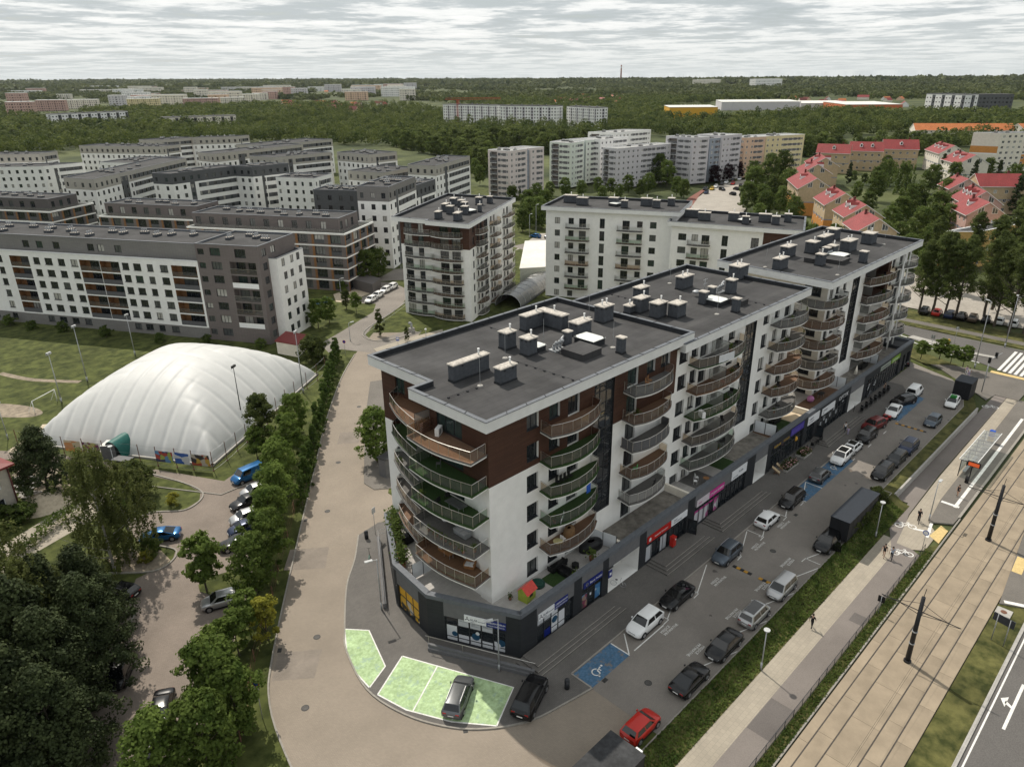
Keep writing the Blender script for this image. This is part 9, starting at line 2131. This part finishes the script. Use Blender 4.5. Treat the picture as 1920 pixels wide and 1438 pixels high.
# ================================================================ PEOPLE
SKIN = mat('skin',(.46,.30,.22),.6,.05); HAIRD = mat('dark_hair',(.03,.022,.018),.8,.2)
def person(label,p,z,a_,top,legs,pose='walk',shoes=BLACKP,hair=HAIRD,skin_arms=True,hold=None,shorts=False,h=1.76):
 """one continuous skinned figure; clothing colours assigned by body region"""
 k = h / 1.76; st = {'walk': .26,'stand': .06,'ride': .2}[pose]
 V = [(0,0,.95)]; E_ = []; Rr = [.135]; reg = ['legs']
 def add(p_,par,r,g): V.append(p_); Rr.append(r); reg.append(g); E_.append((par,len(V) - 1)); return len(V) - 1
 b1 = add((0,0,1.12),0,.125,'top'); b2 = add((.01,0,1.32),b1,.15,'top'); nk = add((.0,0,1.47),b2,.065,'skin'); h0 = add((.02,0,1.56),nk,.085,'skin'); h1 = add((.025,0,1.65),h0,.098,'skin'); h2 = add((.01,0,1.73),h1,.07,'skin'); add((.12,0,1.60),h0,.02,'skin')
 for s in (1,-1):
  f = s * st; lift = .06 if f < 0 else 0
  if pose == 'ride': f = .25 if s > 0 else .05; lift = .25 if s > 0 else .05
  hp = add((0,s * .09,.90),0,.10,'legs'); kn = add((f * .62 + .04,s * .10,.50 + lift),hp,.062,'skin' if shorts else 'legs'); an = add((f - (.06 if f < 0 else 0),s * .10,.10 + lift),kn,.045,'skin' if shorts else 'legs'); add((f + .15,s * .11,.04 + lift),an,.042,'shoe')
  sh = add((0,s * .19,1.40),b2,.068,'top'); ar = -f * .9
  if pose == 'ride': el = add((.2,s * .22,1.18),sh,.048,'top'); wr = add((.42,s * .2,1.08),el,.034,'skin')
  else: el = add((ar * .45,s * .25,1.14),sh,.048,'skin' if skin_arms else 'top'); wr = add((ar * .9 + .04,s * .25,.90),el,.034,'skin')
  pm = add((V[wr][0] + .02,V[wr][1],V[wr][2] - .08),wr,.034,'skin')
  for q,(dx,L_) in enumerate(((.030,.075),(.012,.085),(-.008,.08),(-.026,.065))): m1 = add((V[pm][0] + dx,V[pm][1],V[pm][2] - L_ * .55),pm,.010,'skin'); add((V[pm][0] + dx + .012,V[pm][1] - s * .012,V[pm][2] - L_),m1,.009,'skin')
  add((V[pm][0] + .05,V[pm][1] - s * .02,V[pm][2] - .02),wr,.011,'skin')
 me = bpy.data.meshes.new('person'); me.from_pydata(V,E_,[]); ob = bpy.data.objects.new('person',me); COL.objects.link(ob)
 me.skin_vertices or me.attributes
 md = ob.modifiers.new('skin','SKIN'); sv = me.skin_vertices[0].data
 for i,r in enumerate(Rr): sv[i].radius = (r,r)
 sv[0].use_root = True
 s2 = ob.modifiers.new('sub','SUBSURF'); s2.levels = 1; s2.render_levels = 1
 dg = bpy.context.evaluated_depsgraph_get(); m2 = bpy.data.meshes.new_from_object(ob.evaluated_get(dg))
 COL.objects.unlink(ob); bpy.data.objects.remove(ob)
 mats = [SKIN,top,legs,shoes]; m2.materials.clear()
 for m in mats: m2.materials.append(m)
 ix = {'skin': 0,'top': 1,'legs': 2,'shoe': 3}; pts = [Vector(v) for v in V]
 mids = [((pts[a] + pts[b]) / 2,reg[b]) for a,b in E_] + [(pts[i],reg[i]) for i in range(len(V))]
 for f in m2.polygons:
  c = f.center; f.material_index = ix[min(mids,key=lambda q: (q[0] - c).length_squared)[1]]; f.use_smooth = True
 T = put('person',m2,None,(*p,z),RAD(a_)); T.scale = (k,k,k); T['label'] = label; T['category'] = 'person'
 mb = MB(); rows = [[(.005 + .105 * f * cos(2 * pi * q / 12) - .012,.10 * f * sin(2 * pi * q / 12),zz) for q in range(12)] for f,zz in ((.98,1.62),(1.06,1.68),(.9,1.75),(.45,1.795),(.02,1.80))]; mb.grid(rows,0,True,True); build('hair',mb,[hair],T)
 mb = MB()
 for s in (1,-1): mb.ball((.112,s * .036,1.645),.012,6)
 mb.box(.105,-.025,1.565,.118,.025,1.572); build('face_features',mb,[BLACKP],T)
 return T
BLK = mat('black_cotton',(.014,.014,.016),.9,.1); BLUJ = mat('pale_blue_shirt',(.30,.36,.44),.9,.1); WHT = mat('white_shirt',(.68,.68,.68),.9,.05); LIL = mat('lilac_cloth',(.40,.34,.50),.9,.08); DKB = mat('dark_denim',(.02,.025,.04),.9,.1)
person('man in black shorts and t-shirt walking on the pale path',(79.4,19.3),LO,185,BLK,BLK,shorts=True,h=1.8); person('man in a pale blue shirt and dark trousers on the pale path',(79.5,18.5),LO,185,BLUJ,DKB,h=1.76)
person('person in black clothes walking alone on the path by the bank',(62.2,20.1),LO,0,BLK,BLK,skin_arms=False,h=1.78); person('woman in a white top with dark trousers on the shop footway',(106.3,34.9),.11,0,WHT,DKB,h=1.72)
person('child in lilac clothes beside the woman in the white top',(105.7,34.2),.11,0,LIL,LIL,pose='stand',skin_arms=False,h=1.3); person('person in dark clothes with pale legs waiting near the tram stop',(99.3,17.2),LO + .2,150,BLK,BLK,pose='stand',shorts=True)
person('person in white at the crossing street corner',(145.9,28.4),LO + .1,200,WHT,LIL,pose='stand',h=1.75); person('second person in pale clothes at the crossing street corner',(146.6,29.0),LO + .1,20,LIL,WHT,h=1.75)
person('cyclist in dark clothes riding on the cycle path bend',(89.8,18.9),LO + .12,200,BLK,BLK,pose='ride',skin_arms=True); b_ = bicycle('dark bicycle ridden by the cyclist on the path bend',(89.75,18.88),200,BLACKP,LO + .02,0)
person('person sitting outside the far shops',(126.5,36.4),.0,250,BLK,BLK,pose='stand')
# ================================================================ AIR
mb = MB(); mb.box(-9600,-9600,-2.2,9700,9700,110)
hm = bpy.data.materials.new('haze_air'); hm.use_nodes = True; hn = hm.node_tree.nodes; hn.remove(hn['Principled BSDF'])
pv = hn.new('ShaderNodeVolumePrincipled'); pv.inputs['Color'].default_value = (.86,.92,1,1); pv.inputs['Density'].default_value = 1.6e-5; pv.inputs['Anisotropy'].default_value = .2
hm.node_tree.links.new(pv.outputs[0],hn['Material Output'].inputs['Volume'])
hz_ = build('haze',mb,[hm]); hz_['kind'] = 'stuff'
